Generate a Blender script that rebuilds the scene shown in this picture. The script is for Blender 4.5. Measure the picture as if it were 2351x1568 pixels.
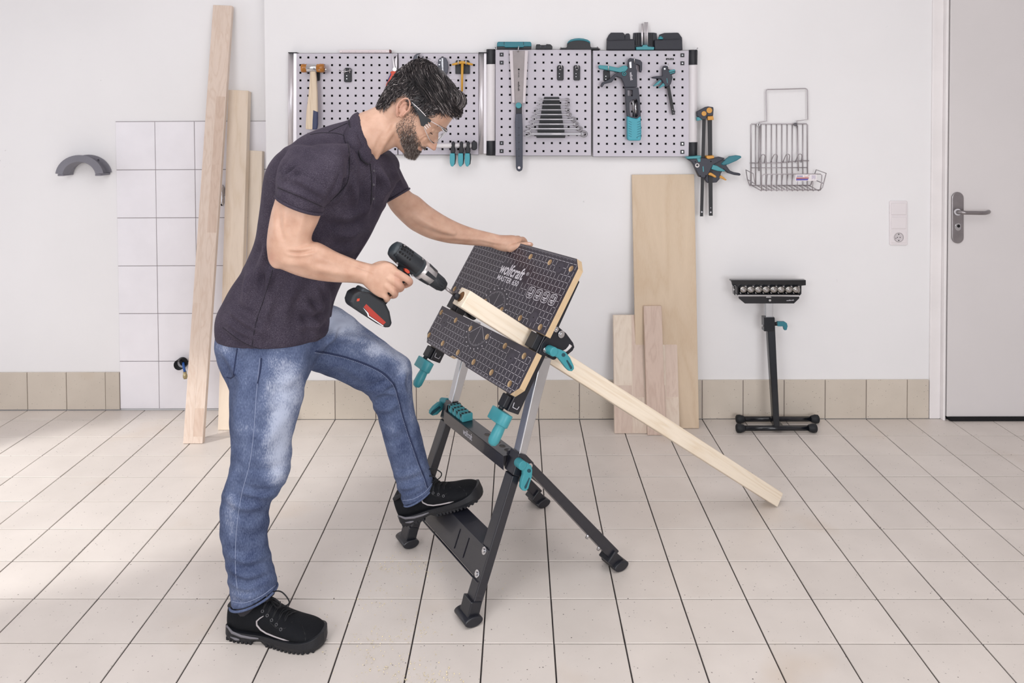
import bpy, bmesh, math, random
import numpy as np
from mathutils import Vector, Matrix
random.seed(7); rng = np.random.default_rng(7)
for o in list(bpy.data.objects): bpy.data.objects.remove(o)
S = bpy.context.scene
COL = S.collection
# ---------------------------------------------------------------- camera (level view camera with a lens shift)
FPX, PX, PY = 1756.77, 1175.18, 313.6
PITCH, YAW, ROLL = .025, .0082, -.0048
CAMP = np.array([-.0944, -2.1187, 1.4808])
def _rot(p, yw, r):
    cy, sy = math.cos(yw), math.sin(yw); cp, sp = math.cos(p), math.sin(p); cr, sr = math.cos(r), math.sin(r)
    A = np.array([[cy, sy, 0], [-sy, cy, 0], [0, 0, 1]]); B = np.array([[1, 0, 0], [0, 0, -1], [0, 1, 0]])
    C = np.array([[1, 0, 0], [0, cp, -sp], [0, sp, cp]]); D = np.array([[cr, -sr, 0], [sr, cr, 0], [0, 0, 1]])
    return D @ C @ B @ A
RC = _rot(PITCH, YAW, ROLL)
cam = bpy.data.cameras.new('camera'); camo = bpy.data.objects.new('camera', cam); COL.objects.link(camo)
cam.sensor_fit = 'HORIZONTAL'; cam.sensor_width = 36.0; cam.lens = FPX / 2351 * 36
cam.shift_x = (2351 / 2 - PX) / 2351; cam.shift_y = (PY - 1568 / 2) / 2351
cam.clip_start = .05; cam.clip_end = 60
mw = Matrix.Identity(4)
for k, v in enumerate((RC[0], -RC[1], -RC[2])):
    for j in range(3): mw[j][k] = v[j]
for j in range(3): mw[j][3] = CAMP[j]
camo.matrix_world = mw
S.camera = camo
# ---------------------------------------------------------------- world, lights, exposure
S.view_settings.view_transform = 'Standard'; S.view_settings.look = 'None'
S.view_settings.gamma = 1.0; S.view_settings.use_curve_mapping = False
S.view_settings.exposure = -.06
wd = bpy.data.worlds.new('world'); S.world = wd; wd.use_nodes = True
wd.node_tree.nodes['Background'].inputs[0].default_value = (.92, .93, 1.0, 1)
wd.node_tree.nodes['Background'].inputs[1].default_value = .6
def area(name, loc, tgt, sx, sy, power, colr, spread=180):
    l = bpy.data.lights.new(name, 'AREA'); l.shape = 'RECTANGLE'; l.size = sx; l.size_y = sy; l.energy = power; l.color = colr
    l.spread = math.radians(spread)
    o = bpy.data.objects.new(name, l); COL.objects.link(o); o.location = loc
    o.rotation_euler = (Vector(tgt) - Vector(loc)).to_track_quat('-Z', 'Y').to_euler()
    return o
area('softbox_key', (-1.9, -2.9, 2.0), (.0, .7, .8), 1.4, 1.2, 40, (.985, .985, 1.0))
area('softbox_low', (1.35, -3.3, 1.15), (.1, 1.4, .6), 1.6, 1.2, 56, (.985, .985, 1.0))
area('overhead_fill', (-.1, -1.1, 2.84), (-.1, -.9, 0), 3.2, 1.8, 34, (.97, .985, 1.0))  # added overhead fill, mainly for the floor; no ceiling lamp is known
area('window_side_fill', (-4.15, .5, 1.2), (-.8, .6, .7), 2.2, 1.9, 11, (.975, .965, 1.0), 150)  # window-side light, enlarged and shifted as a fill for bench leg reflections
sp = bpy.data.lights.new('window_sunbeam', 'SPOT'); sp.energy = 560; sp.spot_size = math.radians(22); sp.spot_blend = .45; sp.shadow_soft_size = .06; sp.color = (1, .985, .95)
spo = bpy.data.objects.new('window_sunbeam', sp); COL.objects.link(spo); spo.location = (-4.9, -.75, 2.4)
spo.rotation_euler = (Vector((-2.05, .78, 0)) - spo.location).to_track_quat('-Z', 'Y').to_euler()
# ---------------------------------------------------------------- picking points: a pixel of the photo + a known plane -> a world point
def ray(x, y): return np.array([(x - PX) / FPX, (y - PY) / FPX, 1.0]) @ RC
def at(x, y, Y):
    d = ray(x, y); return CAMP + d * ((Y - CAMP[1]) / d[1])
def onz(x, y, z=0.0):
    d = ray(x, y); return CAMP + d * ((z - CAMP[2]) / d[2])
def onplane(x, y, P, N):
    d = ray(x, y); P = np.array(P, float); N = np.array(N, float); return CAMP + d * (((P - CAMP) @ N) / (d @ N))
def ppm(Y): return FPX / (Y - CAMP[1])          # pixels per metre at depth Y
def V3(*a): return np.array(a, float)
def unit(v): v = np.array(v, float); return v / (np.linalg.norm(v) + 1e-12)
# ---------------------------------------------------------------- materials
MAT = {}
def srgb(r, g, b):
    f = lambda c: (c / 255 / 12.92) if c / 255 <= .04045 else ((c / 255 + .055) / 1.055) ** 2.4
    return (f(r), f(g), f(b), 1)
def mat(name, c=(200, 200, 200), rough=.5, metal=0., spec=.5, bump=0., bscale=60., var=0., vscale=3., coat=0., emit=None, alpha=1, trans=0.):
    if name in MAT: return MAT[name]
    m = bpy.data.materials.new(name); m.use_nodes = True; MAT[name] = m
    nt = m.node_tree; N = nt.nodes; L = nt.links; b = N['Principled BSDF']
    col = srgb(*c); b.inputs['Base Color'].default_value = col
    b.inputs['Roughness'].default_value = rough; b.inputs['Metallic'].default_value = metal
    b.inputs['Specular IOR Level'].default_value = spec; b.inputs['Coat Weight'].default_value = coat
    if trans: b.inputs['Transmission Weight'].default_value = trans; b.inputs['IOR'].default_value = 1.2
    g = N.new('ShaderNodeNewGeometry')
    nz = N.new('ShaderNodeTexNoise'); nz.inputs['Scale'].default_value = vscale; nz.inputs['Detail'].default_value = 5
    L.new(g.outputs['Position'], nz.inputs['Vector'])
    if var:
        r = N.new('ShaderNodeMapRange'); r.inputs['To Min'].default_value = 1 - var; r.inputs['To Max'].default_value = 1 + var * .5
        r.inputs['From Min'].default_value = .3; r.inputs['From Max'].default_value = .7
        L.new(nz.outputs[0], r.inputs[0])
        mx = N.new('ShaderNodeVectorMath'); mx.operation = 'SCALE'; mx.inputs[0].default_value = col[:3]
        L.new(r.outputs[0], mx.inputs['Scale']); L.new(mx.outputs[0], b.inputs['Base Color'])
    if bump:
        n2 = N.new('ShaderNodeTexNoise'); n2.inputs['Scale'].default_value = bscale; n2.inputs['Detail'].default_value = 4
        L.new(g.outputs['Position'], n2.inputs['Vector'])
        bp = N.new('ShaderNodeBump'); bp.inputs['Strength'].default_value = bump; bp.inputs['Distance'].default_value = .004
        L.new(n2.outputs[0], bp.inputs['Height']); L.new(bp.outputs[0], b.inputs['Normal'])
    if emit: b.inputs['Emission Color'].default_value = srgb(*emit); b.inputs['Emission Strength'].default_value = 1
    return m
def node_mat(name):
    m = bpy.data.materials.new(name); m.use_nodes = True; MAT[name] = m
    return m, m.node_tree.nodes, m.node_tree.links, m.node_tree.nodes['Principled BSDF']
def ramp(N, stops):
    r = N.new('ShaderNodeValToRGB'); e = r.color_ramp.elements
    while len(e) < len(stops): e.new(.5)
    for k, (p, c) in enumerate(stops): e[k].position = p; e[k].color = c if len(c) == 4 else (*c, 1)
    return r
def wood(name, light, dark, axis=(0, 0, 1), grain=1.0, rough=.55, stretch=14.):
    """procedural sawn timber; grain runs along `axis` (world)"""
    m, N, L, b = node_mat(name)
    g = N.new('ShaderNodeNewGeometry')
    a = Vector(axis).normalized(); q = a.rotation_difference(Vector((0, 0, 1))).to_euler()
    mp = N.new('ShaderNodeMapping'); mp.vector_type = 'POINT'; mp.inputs['Rotation'].default_value = q
    L.new(g.outputs['Position'], mp.inputs['Vector'])
    oi = N.new('ShaderNodeObjectInfo'); ad = N.new('ShaderNodeVectorMath'); ad.operation = 'ADD'
    sc = N.new('ShaderNodeVectorMath'); sc.operation = 'SCALE'; sc.inputs[0].default_value = (3.1, 5.3, 1.7); L.new(oi.outputs['Random'], sc.inputs['Scale'])
    L.new(mp.outputs[0], ad.inputs[0]); L.new(sc.outputs[0], ad.inputs[1])
    m2 = N.new('ShaderNodeMapping'); m2.inputs['Scale'].default_value = (1, 1, 1 / stretch); L.new(ad.outputs[0], m2.inputs['Vector'])
    nz = N.new('ShaderNodeTexNoise'); nz.inputs['Scale'].default_value = 11 * grain; nz.inputs['Detail'].default_value = 3; nz.inputs['Distortion'].default_value = .6
    L.new(m2.outputs[0], nz.inputs['Vector'])
    ml = N.new('ShaderNodeMath'); ml.operation = 'MULTIPLY'; ml.inputs[1].default_value = 7; L.new(nz.outputs[0], ml.inputs[0])
    fr = N.new('ShaderNodeMath'); fr.operation = 'PINGPONG'; fr.inputs[1].default_value = .5; L.new(ml.outputs[0], fr.inputs[0])
    n3 = N.new('ShaderNodeTexNoise'); n3.inputs['Scale'].default_value = 170; n3.inputs['Detail'].default_value = 3; L.new(m2.outputs[0], n3.inputs['Vector'])
    av = N.new('ShaderNodeMath'); av.operation = 'MULTIPLY_ADD'; av.inputs[1].default_value = .5; L.new(n3.outputs[0], av.inputs[0]); L.new(fr.outputs[0], av.inputs[2])
    dk = [l_ * .45 + d_ * .55 for l_, d_ in zip(light, dark)]
    r = ramp(N, [(.2, srgb(*dk)), (.5, srgb(*light)), (1, srgb(*[min(255, c + 6) for c in light]))])
    L.new(av.outputs[0], r.inputs[0]); L.new(r.outputs[0], b.inputs['Base Color'])
    b.inputs['Roughness'].default_value = rough; b.inputs['Specular IOR Level'].default_value = .3
    bp = N.new('ShaderNodeBump'); bp.inputs['Strength'].default_value = .15; bp.inputs['Distance'].default_value = .001; L.new(n3.outputs[0], bp.inputs['Height']); L.new(bp.outputs[0], b.inputs['Normal'])
    return m
# ---------------------------------------------------------------- objects
def tag(o, label=None, cat=None, group=None, kind=None):
    if label: o['label'] = label
    if cat: o['category'] = cat
    if group: o['group'] = group
    if kind: o['kind'] = kind
    return o
def thing(name, loc, label, cat, group=None):
    o = bpy.data.objects.new(name, None); COL.objects.link(o); o.empty_display_size = .05
    o.location = tuple(float(c) for c in loc); o['_org'] = [float(c) for c in loc]
    return tag(o, label, cat, group)
def org(p):
    return np.array(p['_org'][:]) if p is not None and '_org' in p.keys() else np.zeros(3)
class MB:
    """collects shapes given in world metres; build() links them as ONE mesh object"""
    def __init__(s): s.v = []; s.f = []; s.m = []; s.sm = []
    def add(s, vs, fs, m=0, smooth=False):
        n = len(s.v); s.v.extend([tuple(float(c) for c in p) for p in vs])
        s.f.extend([tuple(i + n for i in f) for f in fs]); s.m.extend([m] * len(fs)); s.sm.extend([smooth] * len(fs)); return s
    def box(s, c, size, X=(1, 0, 0), Y=(0, 1, 0), Z=(0, 0, 1), m=0):
        c = V3(*c); X, Y, Z = V3(*X), V3(*Y), V3(*Z); vs = []
        for k in (-1, 1):
            for j in (-1, 1):
                for i in (-1, 1): vs.append(c + X * i * size[0] / 2 + Y * j * size[1] / 2 + Z * k * size[2] / 2)
        return s.add(vs, [(0, 2, 3, 1), (4, 5, 7, 6), (0, 1, 5, 4), (2, 6, 7, 3), (0, 4, 6, 2), (1, 3, 7, 5)], m)
    def prism(s, pts, off, m=0, smooth=False):
        """pts: planar loop of world points, off: extrusion vector"""
        n = len(pts); off = V3(*off); vs = [V3(*p) for p in pts] + [V3(*p) + off for p in pts]
        fs = [tuple(range(n))[::-1], tuple(range(n, 2 * n))]
        s.add(vs, fs, m)
        k = len(s.v) - 2 * n
        s.f.extend([(k + i, k + (i + 1) % n, k + n + (i + 1) % n, k + n + i) for i in range(n)]); s.m.extend([m] * n); s.sm.extend([smooth] * n)
        return s
    def cyl(s, p0, p1, r0, r1=None, n=16, m=0, caps=True):
        return s.tube([p0, p1], [r0, r0 if r1 is None else r1], n, m, caps)
    def tube(s, pts, rad, n=10, m=0, caps=True, closed=False, up=None, asp=1.0):
        P = [V3(*p) for p in pts]; K = len(P)
        if np.isscalar(rad): rad = [rad] * K
        T = []
        for k in range(K):
            a = P[(k - 1) % K] if (closed or k > 0) else P[k]; b_ = P[(k + 1) % K] if (closed or k < K - 1) else P[k]
            T.append(unit(b_ - a))
        u = V3(*up) if up is not None else (V3(0, 0, 1) if abs(T[0][2]) < .9 else V3(1, 0, 0))
        vs = []
        for k in range(K):
            A = u - T[k] * (u @ T[k]); A = unit(A); u = A if up is None else V3(*up); B = np.cross(T[k], A)
            for j in range(n):
                t = 2 * math.pi * j / n; vs.append(P[k] + (A * math.cos(t) * asp + B * math.sin(t)) * rad[k])
        fs = []
        for k in range(K if closed else K - 1):
            k2 = (k + 1) % K
            for j in range(n): fs.append((k * n + j, k2 * n + j, k2 * n + (j + 1) % n, k * n + (j + 1) % n))
        s.add(vs, fs, m, True)
        if caps and not closed:
            b0 = len(s.v) - K * n
            s.f.append(tuple(b0 + j for j in range(n))); s.f.append(tuple(b0 + (K - 1) * n + n - 1 - j for j in range(n))); s.m += [m, m]; s.sm += [False, False]
        return s
    def lathe(s, base, axis, prof, n=20, m=0):
        """prof: (distance along axis, radius)"""
        a = unit(axis); return s.tube([V3(*base) + a * d for d, r in prof], [max(r, 1e-5) for d, r in prof], n, m)
    def ball(s, c, r, n=12, m=0, sc=(1, 1, 1)):
        vs = []; fs = []; c = V3(*c)
        for i in range(1, n):
            for j in range(2 * n):
                a = math.pi * i / n; b_ = math.pi * j / n
                vs.append(c + V3(math.sin(a) * math.cos(b_) * sc[0], math.sin(a) * math.sin(b_) * sc[1], math.cos(a) * sc[2]) * r)
        vs += [c + V3(0, 0, r * sc[2]), c - V3(0, 0, r * sc[2])]; t = len(vs) - 2
        for i in range(n - 2):
            for j in range(2 * n): fs.append((i * 2 * n + j, (i + 1) * 2 * n + j, (i + 1) * 2 * n + (j + 1) % (2 * n), i * 2 * n + (j + 1) % (2 * n)))
        for j in range(2 * n):
            fs.append((t, j, (j + 1) % (2 * n))); fs.append((t + 1, (n - 2) * 2 * n + (j + 1) % (2 * n), (n - 2) * 2 * n + j))
        return s.add(vs, fs, m, True)
    def build(s, name, mats, parent=None, bevel=0., seg=2, label=None, autosmooth=True):
        me = bpy.data.meshes.new(name); o_ = org(parent)
        me.from_pydata([tuple(V3(*v) - o_) for v in s.v], [], s.f)
        if not isinstance(mats, (list, tuple)): mats = [mats]
        for m in mats: me.materials.append(m)
        me.polygons.foreach_set('material_index', s.m)
        me.polygons.foreach_set('use_smooth', s.sm)
        bm = bmesh.new(); bm.from_mesh(me); bmesh.ops.recalc_face_normals(bm, faces=bm.faces); bm.to_mesh(me); bm.free()
        o = bpy.data.objects.new(name, me); COL.objects.link(o)
        if parent is not None: o.parent = parent; o['_org'] = [float(c) for c in o_]
        if bevel:
            b = o.modifiers.new('bevel', 'BEVEL'); b.width = bevel; b.segments = seg; b.limit_method = 'ANGLE'; b.angle_limit = math.radians(35)
        if label: o['label'] = label
        return o
def px_loop(pts, Y): return [at(x, y, Y) for x, y in pts]
def slab(mb, pts, Y, th, m=0, smooth=False):
    """outline read off the photo at depth Y (front face), given a real thickness `th` behind it"""
    return mb.prism(px_loop(pts, Y), (0, th, 0), m, smooth)
def holed_plate(mb, outer, holes, toW, th, m_face=0, m_side=1):
    """flat plate with real holes. outer/holes: 2-D loops; toW(x,y,d) -> world; th thickness"""
    bm = bmesh.new(); es = []
    for lp in [outer] + holes:
        vs = [bm.verts.new((x, y, 0)) for x, y in lp]
        es += [bm.edges.new((vs[i], vs[(i + 1) % len(vs)])) for i in range(len(vs))]
    bmesh.ops.triangle_fill(bm, edges=es, use_beauty=True)
    bm.verts.index_update(); tri = [tuple(v.index for v in f.verts) for f in bm.faces]; co = [(v.co.x, v.co.y) for v in bm.verts]; bm.free()
    n = len(co); mb.add([toW(x, y, 0) for x, y in co] + [toW(x, y, th) for x, y in co], tri + [tuple(i + n for i in t[::-1]) for t in tri], m_face)
    k = 0; base = len(mb.v) - 2 * n
    for q, lp in enumerate([outer] + holes):
        c = len(lp); mb.f.extend([(base + k + i, base + k + (i + 1) % c, base + n + k + (i + 1) % c, base + n + k + i) for i in range(c)]); mb.m.extend([m_side] * c); mb.sm.extend([q > 0] * c); k += c
def circ(cx, cy, r, n=20, ry=None): return [(cx + r * math.cos(2 * math.pi * i / n), cy + (ry or r) * math.sin(2 * math.pi * i / n)) for i in range(n)]
def lettering(name, text, origin, X, Z, size, m, parent, sx=1., shear=0., align='LEFT', bold=0., thick=.0003):
    """flat printed words standing `thick` proud of a surface; X reading direction, Z up"""
    cu = bpy.data.curves.new(name, 'FONT'); cu.body = text; cu.size = size; cu.align_x = align; cu.shear = shear; cu.offset = bold
    t = bpy.data.objects.new('tmp', cu); COL.objects.link(t); bpy.context.view_layer.update()
    me = bpy.data.meshes.new_from_object(t.evaluated_get(bpy.context.evaluated_depsgraph_get())); bpy.data.objects.remove(t)
    X, Z = unit(X), unit(Z); Nn = np.cross(X, Z); o_ = org(parent)
    co = np.zeros(len(me.vertices) * 3); me.vertices.foreach_get('co', co); co = co.reshape(-1, 3)
    w = V3(*origin) + np.outer(co[:, 0] * sx, X) + np.outer(co[:, 1], Z) + Nn * thick - o_
    me.vertices.foreach_set('co', w.ravel()); me.name = name; me.materials.clear(); me.materials.append(m)
    o = bpy.data.objects.new(name, me); COL.objects.link(o)
    if parent is not None: o.parent = parent; o['_org'] = [float(c) for c in o_]
    return o
def copy_thing(root, loc, label=None, rotz=None):
    r = root.copy(); COL.objects.link(r); r.location = loc
    if rotz is not None: r.rotation_euler = (0, 0, rotz)
    if label: r['label'] = label
    for ch in list(root.children):
        c = ch.copy(); COL.objects.link(c); c.parent = r
        for g in list(ch.children):
            d = g.copy(); COL.objects.link(d); d.parent = c
    return r
# common colours
TEAL = mat('teal_plastic', (60, 144, 154), .42, var=.06, vscale=20)
TEAL2 = mat('dark_teal_plastic', (40, 118, 132), .45)
BLACKP = mat('black_plastic', (23, 25, 32), .48, bump=.08, bscale=400)
BLACKM = mat('black_powder_coat', (26, 27, 35), .36, bump=.05, bscale=500)
GLOSSB = mat('gloss_black_paint', (16, 19, 26), .16, spec=.5, coat=.15)
BARB = mat('satin_black_bar', (22, 22, 28), .5)
CHROME = mat('chrome', (205, 205, 208), .18, 1.)
STEEL = mat('brushed_steel', (160, 156, 158), .34, 1., var=.12, vscale=25)
ZINC = mat('zinc_steel', (196, 198, 202), .24, 1., var=.1, vscale=9)
ALU = mat('anodised_aluminium', (212, 208, 212), .38, .65)
WHITEP = mat('white_plastic', (232, 226, 228), .35)
PRINT = mat('white_print', (206, 203, 210), .6)
ORANGE = mat('amber_plastic', (205, 146, 52), .4)
RED = mat('orange_red_plastic', (206, 72, 44), .45)
RUBBER = mat('black_rubber', (20, 23, 28), .62, bump=.1, bscale=300)
HOLE = mat('dark_hole', (14, 13, 17), .9)
# ================================================================ THE ROOM
def wallmat(name, c, stain=.05):
    m, N, L, b = node_mat(name); g = N.new('ShaderNodeNewGeometry')
    n1 = N.new('ShaderNodeTexNoise'); n1.inputs['Scale'].default_value = 1.3; n1.inputs['Detail'].default_value = 6; L.new(g.outputs['Position'], n1.inputs[0])
    r = ramp(N, [(.3, srgb(*[k - 6 for k in c])), (.7, srgb(*c))]); L.new(n1.outputs[0], r.inputs[0])
    # little chips and scuffs
    n2 = N.new('ShaderNodeTexNoise'); n2.inputs['Scale'].default_value = 38; n2.inputs['Detail'].default_value = 2; L.new(g.outputs['Position'], n2.inputs[0])
    n3 = N.new('ShaderNodeTexNoise'); n3.inputs['Scale'].default_value = 3.1; L.new(g.outputs['Position'], n3.inputs[0])
    ml = N.new('ShaderNodeMath'); ml.operation = 'MULTIPLY'; L.new(n2.outputs[0], ml.inputs[0]); L.new(n3.outputs[0], ml.inputs[1])
    r2 = ramp(N, [(.475, (0, 0, 0, 1)), (.50, (.55, .55, .55, 1))]); L.new(ml.outputs[0], r2.inputs[0])
    mx = N.new('ShaderNodeMix'); mx.data_type = 'RGBA'; L.new(r2.outputs[0], mx.inputs['Factor']); L.new(r.outputs[0], mx.inputs['A']); mx.inputs['B'].default_value = srgb(*[k - 40 for k in c])
    L.new(mx.outputs['Result'], b.inputs['Base Color']); b.inputs['Roughness'].default_value = .7; b.inputs['Specular IOR Level'].default_value = .25
    n4 = N.new('ShaderNodeTexNoise'); n4.inputs['Scale'].default_value = 12; n4.inputs['Detail'].default_value = 7; L.new(g.outputs['Position'], n4.inputs[0])
    bp = N.new('ShaderNodeBump'); bp.inputs['Strength'].default_value = .12; bp.inputs['Distance'].default_value = .01; L.new(n4.outputs[0], bp.inputs['Height']); L.new(bp.outputs[0], b.inputs['Normal'])
    return m
WALL = wallmat('white_painted_plaster', (240, 239, 240))
WALLC = mat('ceiling_paint', (232, 228, 228), .8)
def speckle_tile(name, c, dark, dens=.5, rough=.38):
    m, N, L, b = node_mat(name); g = N.new('ShaderNodeNewGeometry'); oi = N.new('ShaderNodeObjectInfo')
    n1 = N.new('ShaderNodeTexNoise'); n1.inputs['Scale'].default_value = 6; n1.inputs['Detail'].default_value = 5; L.new(g.outputs['Position'], n1.inputs[0])
    ad = N.new('ShaderNodeMath'); ad.operation = 'MULTIPLY_ADD'; ad.inputs[1].default_value = .35; L.new(oi.outputs['Random'], ad.inputs[0]); L.new(n1.outputs[0], ad.inputs[2])
    r = ramp(N, [(.3, srgb(*[k - 9 for k in c])), (.95, srgb(*[k + 5 for k in c]))]); L.new(ad.outputs[0], r.inputs[0])
    vo = N.new('ShaderNodeTexVoronoi'); vo.inputs['Scale'].default_value = 118; L.new(g.outputs['Position'], vo.inputs['Vector'])
    sx = N.new('ShaderNodeSeparateColor'); L.new(vo.outputs['Color'], sx.inputs[0])
    sz = N.new('ShaderNodeMapRange'); sz.inputs['From Min'].default_value = 1 - dens * .42; sz.inputs['From Max'].default_value = 1; sz.inputs['To Min'].default_value = 0; sz.inputs['To Max'].default_value = .24; L.new(sx.outputs[0], sz.inputs[0])
    nd = N.new('ShaderNodeTexNoise'); nd.inputs['Scale'].default_value = 260; L.new(g.outputs['Position'], nd.inputs[0])
    dm = N.new('ShaderNodeMath'); dm.operation = 'MULTIPLY_ADD'; dm.inputs[1].default_value = .16; L.new(nd.outputs[0], dm.inputs[0]); L.new(vo.outputs['Distance'], dm.inputs[2])
    d2 = N.new('ShaderNodeMath'); d2.operation = 'SUBTRACT'; L.new(dm.outputs[0], d2.inputs[0]); d2.inputs[1].default_value = .08
    lt = N.new('ShaderNodeMath'); lt.operation = 'LESS_THAN'; L.new(d2.outputs[0], lt.inputs[0]); L.new(sz.outputs[0], lt.inputs[1])
    ml = N.new('ShaderNodeMath'); ml.operation = 'MULTIPLY'; L.new(lt.outputs[0], ml.inputs[0]); L.new(sx.outputs[1], ml.inputs[1])
    mx = N.new('ShaderNodeMix'); mx.data_type = 'RGBA'; L.new(ml.outputs[0], mx.inputs['Factor']); L.new(r.outputs[0], mx.inputs['A']); mx.inputs['B'].default_value = srgb(*dark)
    # faint rust-brown stains
    n5 = N.new('ShaderNodeTexNoise'); n5.inputs['Scale'].default_value = 2.3; n5.inputs['Detail'].default_value = 3; L.new(g.outputs['Position'], n5.inputs[0])
    r5 = ramp(N, [(.62, (0, 0, 0, 1)), (.78, (.35, .35, .35, 1))]); L.new(n5.outputs[0], r5.inputs[0])
    m5 = N.new('ShaderNodeMix'); m5.data_type = 'RGBA'; L.new(r5.outputs[0], m5.inputs['Factor']); L.new(mx.outputs['Result'], m5.inputs['A']); m5.inputs['B'].default_value = srgb(c[0] - 18, c[1] - 34, c[2] - 55)
    L.new(m5.outputs['Result'], b.inputs['Base Color']); b.inputs['Roughness'].default_value = rough; b.inputs['Specular IOR Level'].default_value = .4
    return m
FT = speckle_tile('speckled_floor_tile', (217, 209, 202), (92, 82, 80), .62, .36)
ST = speckle_tile('speckled_skirting_tile', (206, 196, 183), (88, 80, 75), .6, .5)
GROUT = mat('dark_grout', (52, 47, 48), .9)
GROUTW = mat('grey_grout', (150, 142, 144), .9)
YW = 1.61           # plaster of the main wall
YL = 1.735          # plaster of the wall left of the step
XS = -1.327         # the step
floor = MB().box((0, -2.35, -.0242), (8.6, 8.3, .04)).build('floor', GROUT); tag(floor, kind='structure')
# tile mesh (origin at its centre), chamfered rim
def tile_mesh(name, w, d, h, ch, m, facing='z'):
    bm = bmesh.new()
    a, c = w / 2, d / 2
    lo = [(-a, -c, 0), (a, -c, 0), (a, c, 0), (-a, c, 0)]; mi = [(x, y, h - ch) for x, y, z in lo]; hi = [(x * (1 - ch / a), y * (1 - ch / c), h) for x, y, z in lo]
    vs = [bm.verts.new(p) for p in lo + mi + hi]
    for k in (0, 4):
        for i in range(4): bm.faces.new([vs[k + i], vs[k + (i + 1) % 4], vs[k + 4 + (i + 1) % 4], vs[k + 4 + i]])
    bm.faces.new([vs[8 + i] for i in range(4)])
    me = bpy.data.meshes.new(name); bm.to_mesh(me); bm.free()
    if facing == 'y': me.transform(Matrix.Rotation(math.pi / 2, 4, 'X'))
    me.materials.append(m); return me
tm = tile_mesh('tile', .1958, .1958, .0102, .0012, FT)
far = MB()
for j in range(-30, 8):
    for i in range(-21, 21):
        x, y = i * .2 + .1, j * .2 + .1
        P = np.array([x, y, 0]) - CAMP; c = RC @ P
        vis = False
        if c[2] > .3:
            u_, v_ = PX + FPX * c[0] / c[2], PY + FPX * c[1] / c[2]
            vis = -90 < u_ < 2440 and v_ < 1640
        if vis:
            o = bpy.data.objects.new('tile', tm); COL.objects.link(o); o.parent = floor; o.location = (x, y, -.0102 + rng.normal() * .00025)
            o.rotation_euler = (rng.normal() * .0012, rng.normal() * .0012, rng.normal() * .0015)
        else: far.box((x, y, -.004), (.196, .196, .008))
for i in range(-21, -6):   # the narrow cut row in front of the set-back wall
    x = i * .2 + .1
    x1_ = min(x + .1, XS + .05); xc = (x - .1 + x1_) / 2; fx = (x1_ - x + .1) / .2
    if fx < .1: continue
    x = xc
    o = bpy.data.objects.new('tile', tm); COL.objects.link(o); o.parent = floor; o.location = (x, 1.6625, -.0102); o.scale = (fx, .62, 1)
fo = far.build('tile_field', FT, floor); fo['kind'] = 'stuff'
wb = MB().box(((XS + 4.3) / 2, YW + .15, 1.45), (4.3 - XS, .3, 2.95)).build('wall_back', WALL); tag(wb, kind='structure')
wl = MB().box(((XS - 4.3) / 2, YL + .0875, 1.45), (4.3 + XS, .175, 2.95)).build('wall_back', WALL); tag(wl, kind='structure')
tag(MB().box((4.35, -2.3, 1.45), (.1, 8.2, 2.95)).build('wall_right', WALLC), kind='structure')
w_l = MB()
for c, s in [((-4.35, -4.6, 1.45), (.1, 3.6, 2.95)), ((-4.35, 1.35, 1.45), (.1, .9, 2.95)), ((-4.35, -.95, .35), (.1, 3.7, .75)), ((-4.35, -.95, 2.78), (.1, 3.7, .3))]: w_l.box(c, s)
tag(w_l.build('wall_left', WALLC), kind='structure')
tag(MB().box((0, -2.3, 2.96), (8.8, 8.4, .08)).build('ceiling', WALLC), kind='structure')
# skirting tiles
sm = tile_mesh('skirting_tile', .1965, .19, .0105, .0012, ST, 'y')
bb = MB().box(((XS + 1.905) / 2, YW - .0022, .094), (1.905 - XS, .0034, .186)).build('baseboard_back', GROUTW); tag(bb, kind='structure')
for i in range(-7, 10):
    x0, x1 = max(i * .2, XS), min((i + 1) * .2, 1.905)
    if x1 - x0 < .02: continue
    o = bpy.data.objects.new('tile', sm); COL.objects.link(o); o.parent = bb; o.location = ((x0 + x1) / 2, YW - .0005, .0965); o.scale = ((x1 - x0) / .2, 1, 1)
bl = MB().box(((-2.128 - 4.3) / 2, YL - .0022, .094), (4.3 - 2.128, .0034, .186)).build('baseboard_left', GROUTW); tag(bl, kind='structure')
for i in range(-21, -10):
    x0, x1 = i * .2, min((i + 1) * .2, -2.129)
    o = bpy.data.objects.new('tile', sm); COL.objects.link(o); o.parent = bl; o.location = ((x0 + x1) / 2, YL - .0005, .099); o.scale = ((x1 - x0) / .2, 1, 1)
# white wall tiles left of the step
WT = mat('white_glazed_tile', (240, 238, 243), .2, var=.03, vscale=9, bump=.12, bscale=6, spec=.45)
tw = MB().box(((-2.128 + XS) / 2, YL - .0016, .74), (XS + 2.128, .003, 1.46)).build('trim_1', GROUTW); tag(tw, kind='structure')
wm = tile_mesh('wall_tile', .1972, .2408, .0065, .0012, WT, 'y')
for i in range(4):
    for j in range(6):
        o = bpy.data.objects.new('tile', wm); COL.objects.link(o); o.parent = tw
        o.location = (-2.128 + .1 * (2 * i + 1), YL - .0005, .006 + .2438 * (j + .5)); o.rotation_euler = (rng.normal() * .002, 0, rng.normal() * .003)
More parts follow.
